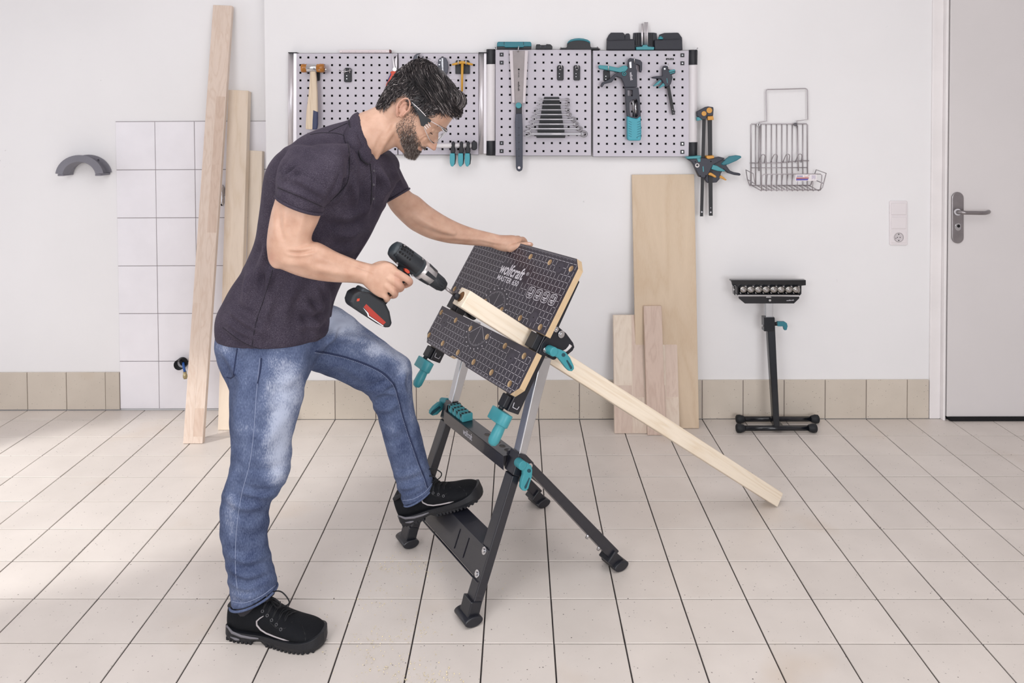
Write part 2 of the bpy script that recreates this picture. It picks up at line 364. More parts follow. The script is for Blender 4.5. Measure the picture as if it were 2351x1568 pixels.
# ---------------------------------------------------------------- door
DOORM = mat('grey_white_door_lacquer', (220, 216, 216), .42, var=.03, vscale=2)
FRM = mat('white_door_frame_paint', (238, 234, 234), .45, var=.05, vscale=6)
dr = MB().box((2.49, YW - .012, 1.08), (1.02, .04, 2.125)).build('door_1', DOORM, bevel=.004); tag(dr, kind='structure')
fr = MB()
fr.box((1.934, YW - .0055, 1.09), (.052, .013, 2.18)); fr.box((1.966, YW - .018, 1.09), (.012, .036, 2.18)); fr.box((2.5, YW - .008, 2.2), (1.18, .018, .07))
fr.build('door_frame', FRM, dr, bevel=.003)
MB().box((2.49, YW - .02, .0085), (1.0, .05, .013)).build('floor_gap', HOLE, dr)
YD = YW - .033
def capsule(cx, cy, hw, hh, n=10):
    return [(cx + hw * math.cos(math.pi * i / n), cy - (hh - hw) - hw * math.sin(math.pi * i / n)) for i in range(n + 1)] + [(cx - hw * math.cos(math.pi * i / n), cy + (hh - hw) + hw * math.sin(math.pi * i / n)) for i in range(n + 1)]
hp = slab(MB(), capsule(2199.5, 500, 13.6, 59), YD - .008, .009).build('handle_plate', STEEL, dr, bevel=.003, label='brushed steel long plate under the lever')
hb = MB(); c0 = at(2199, 487, YD); c1 = at(2199, 487, YD - .05)
pts = [c0, at(2200, 487, YD - .03)] + [at(2203 + 5 * k, 487 + .5 * k, YD - .045 - .004 * min(k, 2)) for k in range(1, 4)] + [at(2250, 489, YD - .052), at(2262, 489, YD - .05), at(2269, 487, YD - .038), at(2270, 486, YD - .02)]
hb.tube(pts, .0095, 14); hb.cyl(at(2199, 487, YD - .009), at(2199, 487, YD - .018), .016)
hb.build('door_handle', STEEL, dr, label='steel lever bent back towards the door')
kb = slab(MB(), capsule(2200, 521, 6.5, 9), YD - .0105, .003).build('keyhole', CHROME, dr, bevel=.001)
slab(MB(), circ(2201, 519, 3.6), YD - .0112, .002).build('keyhole_slot', HOLE, kb)
# ---------------------------------------------------------------- light switches and socket
sw = thing('switch_panel', at(2063, 512, YW), 'white switch panel with two rockers over a round socket beside the door', 'switch')
slab(MB(), [(2046, 461), (2082, 461), (2084, 463), (2084, 561), (2082, 563), (2045, 563), (2043, 561), (2043, 463)], YW - .009, .0092).build('surround', WHITEP, sw, bevel=.003)
for k, y in enumerate((480, 512)): slab(MB(), [(2047.5, y - 13.5), (2081, y - 13.5), (2081, y + 13), (2047.5, y + 13)], YW - .014, .007).build('rocker', WHITEP, sw, bevel=.002)
so = slab(MB(), [(2047.5, 532), (2081, 532), (2081, 558), (2047.5, 558)], YW - .0115, .004).build('socket_plate', WHITEP, sw, bevel=.002)
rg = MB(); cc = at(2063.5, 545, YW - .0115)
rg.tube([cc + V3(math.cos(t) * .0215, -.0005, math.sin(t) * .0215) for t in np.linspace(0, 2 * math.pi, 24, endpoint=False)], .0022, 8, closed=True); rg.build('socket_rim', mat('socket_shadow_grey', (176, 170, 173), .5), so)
slab(MB(), circ(2063.5, 545, 8.4), YW - .0117, .001).build('socket_cup', mat('socket_cup_grey', (205, 199, 202), .5), so)
hh = MB()
for dx, dy, r in ((-3, 0, 1.1), (3, 0, 1.1), (0, -7, 1.3), (0, 7, 1.3), (-6.5, 2, 1)): slab(hh, circ(2063.5 + dx, 545 + dy, r, 8), YW - .0122, .001)
hh.build('socket_contact', HOLE, so)
# ---------------------------------------------------------------- grey hose holder on the left wall
HG = mat('grey_moulded_plastic', (122, 121, 130), .5, var=.06, vscale=12)
ho = thing('hose_holder', at(188, 380, YL), 'grey plastic saddle shaped hose holder on the wall left of white tiles', 'holder')
def arc(cx, cy, rx, ry, a0, a1, n=18): return [(cx + rx * math.cos(math.radians(a0 + (a1 - a0) * k / n)), cy - ry * math.sin(math.radians(a0 + (a1 - a0) * k / n))) for k in range(n + 1)]
# the saddle: an arched trough between a back flange on the wall and a front flange
sd = MB(); NA = 20
ys = [YL - .002, YL - .03, YL - .06, YL - .09]
rads = [1.0, .72, .72, .80]
cen = at(205, 402, YL)
ringv = []
R_ = .118
def arcpt(rr, t, Y, c=cen): return V3(c[0] + R_ * rr * math.cos(t), Y, c[2] + R_ * .88 * rr * math.sin(t))
prof = [(YL - .001, 1.0), (YL - .008, 1.0), (YL - .012, .76), (YL - .045, .70), (YL - .078, .74), (YL - .084, 1.02), (YL - .09, 1.02), (YL - .092, .70), (YL - .045, .62), (YL - .004, .66)]
vs = []; fs = []
for k in range(NA + 1):
    t = math.radians(8 + 164 * k / NA)
    for (Yk, rk) in prof: vs.append(arcpt(rk, t, Yk))
n = len(prof)
for k in range(NA):
    for j in range(n): fs.append((k * n + j, k * n + (j + 1) % n, (k + 1) * n + (j + 1) % n, (k + 1) * n + j))
fs.append(tuple(range(n))); fs.append(tuple(NA * n + j for j in range(n))[::-1])
sd.add(vs, fs, 0, False); sd.build('saddle', HG, ho, bevel=.0015)
for t in (math.radians(9), math.radians(171)):
    p = arcpt(.80, t, YL - .045); MB().box(p - V3(0, 0, .006), (.03, .09, .010)).build('foot_lip', HG, ho, bevel=.003)
scw = arcpt(.87, math.radians(58), YL - .008); MB().cyl(scw, scw - V3(0, .004, 0), .006, n=12).build('screw', CHROME, ho)
# ================================================================ THE WORKBENCH (own frame: u front to back, w near to far, z up)
BA = V3(-.2424, .072, 0); BF = unit((.861, .508, 0)); BW = unit((-.508, .861, 0)); BZ = V3(0, 0, 1)
def B(u, w, z): return BA + BF * u + BW * w + BZ * z
def bpx(x, y, w): return onplane(x, y, BA + BW * w, BW)
def uz(x, y, w=0.):
    p = bpx(x, y, w) - BA; return (p @ BF, p[2])
def wprism(mb, prof, w0, w1, m=0, smooth=False): return mb.prism([B(u, w0, z) for u, z in prof], BW * (w1 - w0), m, smooth)
bench = thing('workbench', B(.28, .25, 0), 'black folding workbench with two tilted printed clamping boards and teal cranks under his foot', 'workbench')
LAM = mat('dark_laminate', (45, 41, 53), .30, var=.10, vscale=7, spec=.5)
MDF = mat('pale_board_edge', (205, 178, 142), .6, var=.07, vscale=40, bump=.2, bscale=160)
LEGM = mat('dark_grey_leg_coat', (27, 28, 37), .33, bump=.03, bscale=500, spec=.6, coat=.25)
LW = .044
legA = [uz(1177, 1093), uz(1195, 1093), uz(1100.3, 1409), uz(1080.7, 1404)]
legC = [uz(1208, 1046), uz(1424, 1267), uz(1407, 1289), uz(1205, 1072)]
tubeS = [uz(1244, 822), uz(1270, 822), uz(1207, 1060), uz(1190, 1060)]
brk = [uz(1190, 1040), uz(1209, 1045), uz(1226, 1063), uz(1213, 1085), uz(1196, 1096), uz(1176, 1090)]
FOOTM = mat('black_foot_rubber', (24, 26, 34), .35, spec=.6)
for side, w0 in (('near', 0.), ('far', .47)):
    wprism(MB(), legA, w0, w0 + LW).build('leg', LEGM, bench, bevel=.003)
    wprism(MB(), legC, w0 + .004, w0 + LW - .004).build('leg', LEGM, bench, bevel=.003)
    wprism(MB(), tubeS, w0 + .005, w0 + LW - .005).build('telescopic_tube', ZINC, bench, bevel=.003, label='bright zinc sliding inner tube')
    bk = wprism(MB(), brk, w0 - .003, w0 + LW + .003).build('leg_bracket', LEGM, bench, bevel=.003)
    # feet
    for q, (u0, z0, t, dx) in enumerate([(uz(1084, 1424)[0], .018, 18, 0), (uz(1422, 1293)[0], .018, -38, 0)]):
        a = math.radians(t * (.6 if q == 0 else .5)); f = MB()
        pr = []
        for k in range(24):
            th = 2 * math.pi * k / 24; x, y = .030 * math.cos(th), .0165 * math.sin(th) * (1 if math.sin(th) < 0 else .8)
            pr.append((u0 + x * math.cos(a) + y * math.sin(a) * .3, max(z0 + y - x * math.sin(a) * .25, .0003)))
        wprism(f, pr, w0 - .014, w0 + LW + .018, smooth=True)
        d = unit((math.sin(math.radians(17)), math.cos(math.radians(17)))) if q == 0 else unit((-math.sin(math.radians(43)), math.cos(math.radians(43))))
        n = (d[1], -d[0]); c = (u0 + (.0 if q == 0 else -.0), z0); h = .019 if q == 0 else .021
        wprism(f, [(c[0] - n[0] * h, c[1] - n[1] * h), (c[0] + n[0] * h, c[1] + n[1] * h), (c[0] + n[0] * h + d[0] * .05, c[1] + n[1] * h + d[1] * .05), (c[0] - n[0] * h + d[0] * .05, c[1] - n[1] * h + d[1] * .05)], w0 - .004, w0 + LW + .004)
        f.build('foot_cap', FOOTM, bench, bevel=.003)
# top cross bar: a folded channel with tool holes
z1 = bpx(1165, 1058, .045)[2]; u1 = uz(1168, 1062, .02)[0]
zt = .452; ub = .140; zb = zt - .043
bar = MB(); wf, wn = .47, LW
def barplate(mb, u0, u1, z0, z1_, m=0): wprism(mb, [(u0, z0), (u1, z0), (u1, z1_), (u0, z1_)], wn, wf, m)
barplate(bar, ub, ub + .002, zb, zt); barplate(bar, ub + .052, ub + .054, zb + .012, zt)
holes = [circ(w, ub + .033, .0115, 16, .0095) for w in (.075, .108, .141, .174, .207)]
holed_plate(bar, [(wn, ub), (wf, ub), (wf, ub + .054), (wn, ub + .054)], holes, lambda x, y, d: B(y, x, zt - d), .002, 0, 0)
tb = bar.build('tool_rail', LEGM, bench, bevel=.0008)
lettering('lettering', 'wolfcraft', B(ub - .0003, .318, zb + .014), -BW, BZ, .030, PRINT, tb, sx=.62, shear=.2, bold=.0006)
wprism(MB(), [(ub, zb + .005), (ub + .075, zb + .03), (ub + .062, zt + .016), (ub + .01, zt + .018)], .462, .47).build('end_gusset', LEGM, bench)
wprism(MB(), [(ub + .01, zb), (ub + .075, zb + .03), (ub + .06, zt + .01), (ub + .02, zt + .012)], .046, .054).build('end_gusset', LEGM, bench)
# bit holder blocks (teal) at the far end of the rail
for k in range(4):
    wc = .437 - k * .0295; bh = MB(); c = B(ub + .027, wc, zt + .013)
    bh.box(c, (.040, .025, .026), BF, BW, BZ)
    h = bh.build('bit_holder', TEAL, bench, bevel=.003)
    hh = MB()
    for i in range(3): p = B(ub + .014 + i * .0125, wc, zt + .0262); hh.cyl(p, p + BZ * .0008, .0048, n=12)
    hh.build('bit_socket', HOLE, h)
    MB().prism([B(ub + .0068, wc - .007, zt + .0255), B(ub + .0068, wc + .007, zt + .0255), B(ub + .0068, wc, zt + .012)], -BF * .0006).build('bit_notch', HOLE, h)
# foot plate (step)
def legline(z):  # u of the front edge of the front legs at height z
    (ua, za), (ub_, zb_) = uz(1177, 1093), uz(1080.7, 1404); return ub_ + (ua - ub_) * (z - zb_) / (za - zb_)
st = MB(); zs0, zs1 = .122, .205
wprism(st, [(legline(zs0) - .004, zs0), (legline(zs0) - .001, zs0), (legline(zs1) - .001, zs1), (legline(zs1) - .004, zs1)], -.002, .514)
wprism(st, [(legline(zs1) - .004, zs1), (legline(zs1) - .004, zs1 - .004), (legline(zs1) + .040, zs1 + .012), (legline(zs1) + .040, zs1 + .016)], LW, .47)
wprism(st, [(legline(zs0) - .004, zs0), (legline(zs0) - .004, zs0 - .003), (legline(zs0) - .010, zs0 - .003), (legline(zs0) - .010, zs0)], .0, .50)
step = st.build('step_plate', LEGM, bench, bevel=.001)
dd = unit((legline(zs1) - legline(zs0), zs1 - zs0)); nn = (-dd[1], dd[0])
for wc in (.115, .175):
    a, b_ = (legline(.134) - .0045, .134), (legline(.190) - .0045, .190)
    MB().prism([B(a[0], wc - .0015, a[1]), B(a[0], wc + .0015, a[1]), B(b_[0], wc + .0015, b_[1]), B(b_[0], wc - .0015, b_[1])], B(nn[0] * .0025, 0, nn[1] * .0025) - BA).build('pressed_rib', LEGM, step, bevel=.001)
for w, z in ((.02, .196), (.02, .134), (.492, .196), (.492, .134)):
    p = B(legline(z) - .004, w, z); N_ = BF * nn[0] + BZ * nn[1]; nb = MB(); nb.cyl(p, p + N_ * .002, .0115, n=20); nb.cyl(p + N_ * .002, p + N_ * .006, .0062, n=6)
    nb.build('bolt', CHROME, bench, bevel=.001)
for x, y in ((1351, 1230), (1377, 1257)):
    p = bpx(x, y, .02); nb = MB(); nb.cyl(p + V3(0, 0, .006), p - V3(.006, 0, .008), .0055, n=8); nb.build('bolt', CHROME, bench)
# rear stay between the back legs
rp = MB(); (u0, zq0), (u1, zq1) = legC[0], legC[1]
def cl(t, off=0.): return (u0 + (u1 - u0) * t, zq0 + (zq1 - zq0) * t)
a, b_ = cl(.55), cl(.78)
wprism(rp, [a, b_, (b_[0] - .004, b_[1] + .004), (a[0] - .004, a[1] + .004)], LW, .47); rp.build('rear_brace', LEGM, bench, bevel=.001)
# ---------------------------------------------------------------- jaws: frame of the tilted boards
th = math.radians(57.5); PV = (math.cos(th), math.sin(th)); PN = (-math.sin(th), math.cos(th))      # (u,z)
P0 = (.184, .800)
VV = BF * PV[0] + BZ * PV[1]; NN = BF * PN[0] + BZ * PN[1]
def J(w, v, n=0.): return B(P0[0], w, P0[1]) + VV * v + NN * n
def jpx(x, y, n=0.):
    p = onplane(x, y, J(0, 0, n), NN) - J(0, 0, 0); return (p @ BW, p @ VV)
WN, WF = -.085, .567
TB = .021
def board(outer, hole_px, plugs_px, name, label):
    mb = MB(); hs = [circ(*jpx(x, y), .0098, 20) for x, y in hole_px]
    for h in hs: pass
    holed_plate(mb, outer, hs, lambda x, y, d: J(x, y, -d), TB, 0, 1)
    o = mb.build(name, [LAM, MDF], bench, bevel=.0006, label=label)
    for x, y in plugs_px:
        w, v = jpx(x, y); p = J(w, v); pm = MB(); pm.cyl(p - NN * .002, p + NN * .0006, .017, n=24); pm.cyl(p + NN * .0006, p + NN * .0009, .0022, n=8, m=1); pm.build('screw_cover', [mat('cover_grey', (56, 52, 64), .35), HOLE], o)
    return o
ch = .028
wide = [(WN + ch, .297), (WN, .297 - ch), (WN, .050), (WF, .050), (WF, .297 - ch), (WF - ch, .297)]
nar = [(WN, -.0045), (WN, -.143 + ch), (WN + ch, -.143), (.23, -.143), (.245, -.135), (.335, -.135), (.35, -.143), (WF - ch, -.143), (WF, -.143 + ch), (WF, -.0045)]
wh = [(1218, 589), (1262, 602), (1311, 617), (1151, 711), (1194, 730), (1240, 751), (1113, 692)]
whv = [jpx(*p) for p in wh]
boardW = board(wide, wh + [(1043.5, 663)], [(1067, 658), (1225, 729), (1285, 615)], 'wide_clamping_board', 'wider upper printed board with bench holes')
boardN = board(nar, [(1013, 717), (1046, 735), (1080, 754), (1118, 773), (1159, 794), (1203, 817), (985, 769), (1016, 788), (1051, 809), (1087, 831), (1128, 855), (1170, 881)], [(1020, 741), (1173, 823)], 'narrow_clamping_board', 'narrower lower printed board with bench holes')
# printed grid, rulers, protractors
def printer():
    mb = MB()
    def seg(w0, v0, w1, v1, lw=.0011):
        a, b_ = J(w0, v0, .0004), J(w1, v1, .0004); t = unit(b_ - a); s_ = np.cross(NN, t) * lw / 2
        mb.add([a - s_, b_ - s_, b_ + s_, a + s_], [(0, 1, 2, 3)])
    return mb, seg
def jgrid(seg, w0, w1, v0, v1, blocked, anchor_v):
    g = .0205; ws = np.arange(w0 + .012, w1, g); vs = [anchor_v + k * g for k in range(-12, 16) if v0 + .004 < anchor_v + k * g < v1 - .004]
    lim = lambda w, v: v0 + .004 < v < v1 - .004 and w0 < w < w1 and not blocked(w, v)
    for w in ws:
        for v in [vs[0] - g] + list(vs):
            a, b_ = max(v + .0025, v0 + .003), min(v + g - .0025, v1 - .016)
            if b_ > a + .004 and not blocked(w, (a + b_) / 2): seg(w, a, w, b_)
    for v in vs:
        for w in ws[:-1]:
            if lim(w + g / 2, v): seg(w + .0022, v, w + g - .0022, v)
def incirc(w, v, lst, r): return any((w - a) ** 2 + (v - b_) ** 2 < r * r for a, b_ in lst)
apW = (jpx(1131.8, 704)[0], .050); apN = (jpx(1105.7, 750)[0], -.0045)
hw_ = [jpx(*p) for p in wh + [(1043.5, 663)]] ; pw_ = [jpx(*p) for p in [(1067, 658), (1225, 729), (1285, 615)]]
hn_ = [jpx(*p) for p in [(1013, 717), (1046, 735), (1080, 754), (1118, 773), (1159, 794), (1203, 817), (985, 769), (1016, 788), (1051, 809), (1087, 831), (1128, 855), (1170, 881)]]; pn_ = [jpx(*p) for p in [(1020, 741), (1173, 823)]]
t0 = jpx(1144.6, 625); t1 = jpx(1139.5, 640.4); tend = jpx(1212, 628)
ics = []
for TL in ((1218, 657.6), (1235, 663.2), (1251.5, 668.8), (1268.3, 674.6)):
    q = [jpx(TL[0] + dx, TL[1] + dy) for dx, dy in ((0, 0), (13, 4.4), (1, 28.2), (-12, 23.5))]; ics.append(q)
icw0 = min(p[0] for q in ics for p in q); icw1 = max(p[0] for q in ics for p in q); icv0 = min(p[1] for q in ics for p in q); icv1 = max(p[1] for q in ics for p in q)
def blkW(w, v):
    if incirc(w, v, hw_, .014) or incirc(w, v, pw_, .021): return True
    if (w - apW[0]) ** 2 + (v - apW[1]) ** 2 < .088 ** 2: return True
    if t0[0] - .185 < w < t0[0] + .006 and t0[1] - .004 < v < t0[1] + .042: return True
    if t1[0] - .155 < w < t1[0] + .006 and t1[1] - .004 < v < t1[1] + .022: return True
    return icw0 - .003 < w < icw1 + .003 and icv0 - .003 < v < icv1 + .003
def blkN(w, v):
    return incirc(w, v, hn_, .014) or incirc(w, v, pn_, .021) or (w - apN[0]) ** 2 + (v - apN[1]) ** 2 < .088 ** 2
def protractor(seg, ap, s):
    for k in range(0, 37):
        a = math.radians(k * 5); r0 = .066 if k % 3 else .063
        if k in (0, 36): continue
        seg(ap[0] + r0 * math.cos(a), ap[1] + s * r0 * math.sin(a), ap[0] + .071 * math.cos(a), ap[1] + s * .071 * math.sin(a), .0009)
    for a in (37, 90, 143):
        a = math.radians(a); seg(ap[0] + .004 * math.cos(a), ap[1] + s * .004 * math.sin(a), ap[0] + .062 * math.cos(a), ap[1] + s * .062 * math.sin(a), .0012)
    for k in range(1, 12):
        a = math.radians(k * 15); c, s_ = ap[0] + .081 * math.cos(a), ap[1] + s * .081 * math.sin(a)
        seg(c - .0035, s_, c + .0035, s_, .0022); seg(c - .002, s_ - .003, c + .001, s_ + .003, .0012)
mb, seg = printer(); jgrid(seg, WN, WF, .050, .297, blkW, .0735); protractor(seg, apW, 1)
k = 0
for w in np.arange(WN + ch + .002, WF - ch, .0041):
    L_ = .0055 if k % 5 else .009
    seg(w, .2945, w, .2945 - L_, .0006); k += 1
for q in ics:
    cx, cy = sum(p[0] for p in q) / 4, sum(p[1] for p in q) / 4
    e1 = np.array(q[1]) - np.array(q[0]); e2 = np.array(q[3]) - np.array(q[0]); o0 = np.array(q[0])
    P_ = lambda a, b_: o0 + e1 * a + e2 * b_
    rr = .22; rim = [(rr, 0), (1 - rr, 0), (1, rr * .6), (1, 1 - rr * .6), (1 - rr, 1), (rr, 1), (0, 1 - rr * .6), (0, rr * .6)]
    for i in range(8): a, b_ = P_(*rim[i]), P_(*rim[(i + 1) % 8]); seg(a[0], a[1], b_[0], b_[1], .0020)
    for i in range(10):
        t_, t2 = 2 * math.pi * i / 10, 2 * math.pi * (i + 1) / 10; a, b_ = P_(.33 + .2 * math.cos(t_), .25 + .13 * math.sin(t_)), P_(.33 + .2 * math.cos(t2), .25 + .13 * math.sin(t2)); seg(a[0], a[1], b_[0], b_[1], .0013)
    a, b_ = P_(.2, .33), P_(.46, .17); seg(a[0], a[1], b_[0], b_[1], .0012)
    for (x0, y0, x1, y1, lw) in [(.75, .15, .75, .5, .004), (.15, .58, .85, .58, .003), (.5, .6, .5, .92, .002), (.15, .75, .85, .75, .0016), (.25, .66, .75, .9, .0012)]:
        a, b_ = P_(x0, y0), P_(x1, y1); seg(a[0], a[1], b_[0], b_[1], lw)
pgw = mb.build('printed_grid', PRINT, boardW)
def fitword(name, text, w0, v0, width, height, par, shear, bold):
    o = lettering(name, text, J(w0, v0), -BW, VV, 1.0, PRINT, par, 1.0, 0., bold=bold, thick=.0005)
    co = np.zeros(len(o.data.vertices) * 3); o.data.vertices.foreach_get('co', co); co = co.reshape(-1, 3)
    l = co + org(par) - J(w0, v0, 0); x = l @ -BW; y = l @ VV; n = l @ np.cross(-BW, VV)
    x = x / x.max() * width; y = y / y.max() * height; x = x + y * shear
    co = J(w0, v0, 0) + np.outer(x, -BW) + np.outer(y, VV) + np.outer(np.full(len(x), .0006), NN) - org(par)
    o.data.vertices.foreach_set('co', co.ravel()); return o
fitword('lettering', 'wolfcraft', t0[0], t0[1], .152, .040, boardW, .12, .022)
fitword('lettering', 'MASTER 650', t1[0], t1[1], .140, .0185, boardW, 0, .02)
fitword('registered_mark', '®', jpx(1207, 632)[0], jpx(1207, 632)[1], .016, .012, boardW, 0, .0)
mb, seg = printer(); jgrid(seg, WN, WF, -.143, -.0045, blkN, -.026); protractor(seg, apN, -1)
for k, w in enumerate(np.arange(WN + ch + .002, .22, .0041)): seg(w, -.1405, w, -.1405 + (.0055 if k % 5 else .010), .0006)
for k, w in enumerate(np.arange(.36, WF - ch, .0041)): seg(w, -.1405, w, -.1405 + (.0055 if k % 5 else .010), .0006)
mb.build('printed_grid', PRINT, boardN)
# carrier channels behind the boards, near and far
for w0 in (-.052, .495):
    c = MB(); a0, a1 = -.188, .255
    pts = [J(w0, a0, -TB), J(w0, a1, -TB), J(w0, a1 - .012, -TB - .030), J(w0, a0 + .004, -TB - .042)]
    c.prism(pts, BW * .046); cc = c.build('carrier_channel', BLACKM, bench, bevel=.002)
    MB().prism([J(w0 + .003, .0, -.0005), J(w0 + .003, .046, -.0005), J(w0 + .003, .046, -TB), J(w0 + .003, .0, -TB)], BW * .040).build('jaw_stop', BLACKP, cc, bevel=.002)
    # printed C mark and screw block at the foot of the channel
    b_ = MB(); b_.prism([J(w0 + .006, a0 + .002, -TB), J(w0 + .006, a0 + .04, -TB), J(w0 + .006, a0 + .04, -.004), J(w0 + .006, a0 + .002, -.004)], BW * .032); b_.build('screw_block', BLACKP, cc, bevel=.003)
    cm = MB()
    for (v0, n0, v1, n1) in ((a0 + .016, -TB - .010, a0 + .016, -TB - .028), (a0 + .016, -TB - .010, a0 + .030, -TB - .008), (a0 + .016, -TB - .028, a0 + .026, -TB - .030)):
        A_, B_ = J(w0 - .0012, v0, n0), J(w0 - .0012, v1, n1); cm.tube([A_, B_], .0011, 6)
    cm.build('slot_outline', PRINT, cc)
    # crank
    cr = MB(); hub = J(w0 + .022, a0 - .022, -.012)
    cr.cyl(J(w0 + .022, a0 + .01, -.012), J(w0 + .022, a0 - .006, -.012), .008, n=12, m=1)
    prof = []
    for k in range(13): t = math.pi * k / 12; prof.append((.024 * math.sin(t) * 1.0 + .0 + .018, .024 * math.cos(t)))
    for k in range(13): t = math.pi + math.pi * k / 12; prof.append((.020 * math.sin(t) - .030, .020 * math.cos(t)))
    # (along w, along n)
    base = J(w0 + .012, a0 - .006, -.010)
    cr.prism([base + BW * x + NN * (y + (-.006 if x > 0 else .0)) for x, y in prof], -VV * .036, smooth=True)
    e0 = base - BW * .030 - VV * .036
    cr.lathe(e0, -VV, [(-.004, .0165), (.0, .0165), (.004, .015), (.02, .0165), (.045, .0165), (.056, .012), (.061, .0)], 20)
    cr.build('crank', [TEAL, BLACKP], bench, bevel=.002, label='teal plastic crank with drop handle')
# hinge plates with curved slot (near and far)
hpl = [(1262, 765), (1276, 748), (1284, 752), (1300, 765), (1316, 787), (1319, 797), (1315, 805), (1302, 816), (1290, 813), (1268, 808), (1256, 818), (1238, 812), (1244, 790)]
for w0 in (-.056, .54):
    prof = [uz(x, y, -.056) for x, y in hpl]; h = MB(); wprism(h, prof, w0, w0 + .004); hpo = h.build('hinge_plate', BLACKM, bench, bevel=.001)
    sl = MB()
    sp_ = [uz(x, y, -.056) for x, y in ((1292, 808), (1300, 804), (1307, 797), (1310, 792))]
    sl.tube([B(u, w0 - .0008, z) for u, z in sp_], [.0042, .0042, .0055, .0065], 8, up=BW, asp=.25); sl.build('slot', mat('slot_light', (214, 208, 208), .6), hpo)
    for (x, y, r) in ((1276, 756, .0085), (1288, 767, .0115), (1252, 803, .0085)):
        u, z = uz(x, y, -.056); p = B(u, w0 - .001, z); bo = MB(); bo.cyl(p, p - BW * .0025, r, n=20); bo.cyl(p - BW * .0025, p - BW * .006, r * .55, n=10); bo.build('bolt', CHROME, hpo, bevel=.0008)
    tp = MB(); tp.cyl(B(*[uz(1262, 812, -.03)[0]], w0 + .002, uz(1262, 812, -.03)[1]), B(uz(1262, 812, -.03)[0], .0 if w0 < 0 else .47, uz(1262, 812, -.03)[1]), .012, n=14); tp.build('pivot_boss', BLACKP, bench)
def lever(px_outline, w, slot_px, ring_px, hub_px, thick=.014, hubw=None, rr=.0042, par=bench):
    m_ = MB(); m_.prism([bpx(x, y, w) for x, y in px_outline], BW * thick); m_.cyl(bpx(*hub_px, w) + BW * (hubw or .03), bpx(*hub_px, w) - BW * .002, .014, n=20)
    o = m_.build('clamp_lever', TEAL, par, bevel=.003, seg=3)
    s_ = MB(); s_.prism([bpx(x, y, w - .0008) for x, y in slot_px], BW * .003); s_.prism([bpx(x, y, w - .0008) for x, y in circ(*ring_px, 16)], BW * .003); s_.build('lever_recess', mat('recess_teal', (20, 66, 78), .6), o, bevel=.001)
lever([(1266, 806), (1270, 801), (1278, 800), (1290, 804), (1299, 808), (1304, 814), (1310, 822), (1318, 840), (1319, 847), (1314, 853), (1307, 852), (1300, 845), (1290, 832), (1282, 822), (1272, 817), (1267, 812)], -.088, [(1300, 828), (1303, 826), (1314, 843), (1313, 848), (1310, 848)], (1294, 815, 4.6), (1272, 808), .014, .03)
lever([(1192, 1070), (1195, 1063), (1203, 1061), (1214, 1064), (1221, 1070), (1223, 1080), (1222, 1095), (1217, 1110), (1214, 1122), (1208, 1128), (1200, 1127), (1196, 1120), (1198, 1105), (1202, 1092), (1202, 1083), (1195, 1077)], -.030, [(1215, 1096), (1217, 1098), (1209, 1121), (1205, 1123), (1204, 1118)], (1215, 1081, 4.6), (1200, 1069), .014, .03)
lf = MB(); lf.prism([bpx(x, y, .53) for x, y in [(1022, 929), (1020, 938), (1013, 944), (1005, 952), (994, 955), (987, 951), (988, 944), (996, 934), (1007, 925), (1016, 922)]], BW * .014)
lf.cyl(B(.175, .51, .464), B(.165, .545, .458), .011, n=14)
lfo = lf.build('clamp_lever', TEAL, bench, bevel=.003)
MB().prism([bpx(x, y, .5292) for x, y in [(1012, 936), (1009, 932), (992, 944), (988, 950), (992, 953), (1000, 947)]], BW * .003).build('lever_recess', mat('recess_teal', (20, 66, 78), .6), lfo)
bt = bpx(1216, 1069, -.004); nb = MB(); nb.cyl(bt, bt - BW * .004, .0085, n=18); nb.build('bolt', CHROME, bench, bevel=.001)
# ================================================================ THE BEAM clamped in the jaws
BEAMW = wood('pale_pine', (234, 221, 202), (218, 198, 170), BF * .818 - BZ * .575, 1.2, .6)
bd = unit(V3(.8181, -.575)); bn = V3(.575, .8181)        # along, across (in u,z)
E0 = V3(1.312, .0012)                                     # lower end touches the floor
LB = 1.622; HB = .0545
q0 = E0; q1 = E0 - bd * LB; w0b = .012; WB = .060
beam = thing('wooden_beam', B(1.29, .04, 0), 'long pale pine beam clamped through the workbench and resting on the floor behind', 'timber')
mb = MB(); wprism(mb, [tuple(q0), tuple(q0 + bn * HB), tuple(q1 + bn * HB), tuple(q1)], w0b, w0b + WB)
bmo = mb.build('timber', BEAMW, beam, bevel=.003)
ec = q1 + bn * HB * .5; ecw = w0b + WB / 2
bD = BF * bd[0] + BZ * bd[1]; endc = B(ec[0], ecw, ec[1])
mb = MB(); mb.cyl(endc - bD * .0006, endc + bD * .003, .0165, n=24); mb.build('bored_hole', mat('fresh_cut_shadow', (120, 84, 52), .8), beam)
mb = MB(); mb.tube([endc - bD * .0012 + (BW * math.cos(t) + np.cross(bD, BW) * math.sin(t)) * .0175 for t in np.linspace(0, 2 * math.pi, 28, endpoint=False)], .0014, 6, closed=True); mb.build('hole_rim', BEAMW, beam)
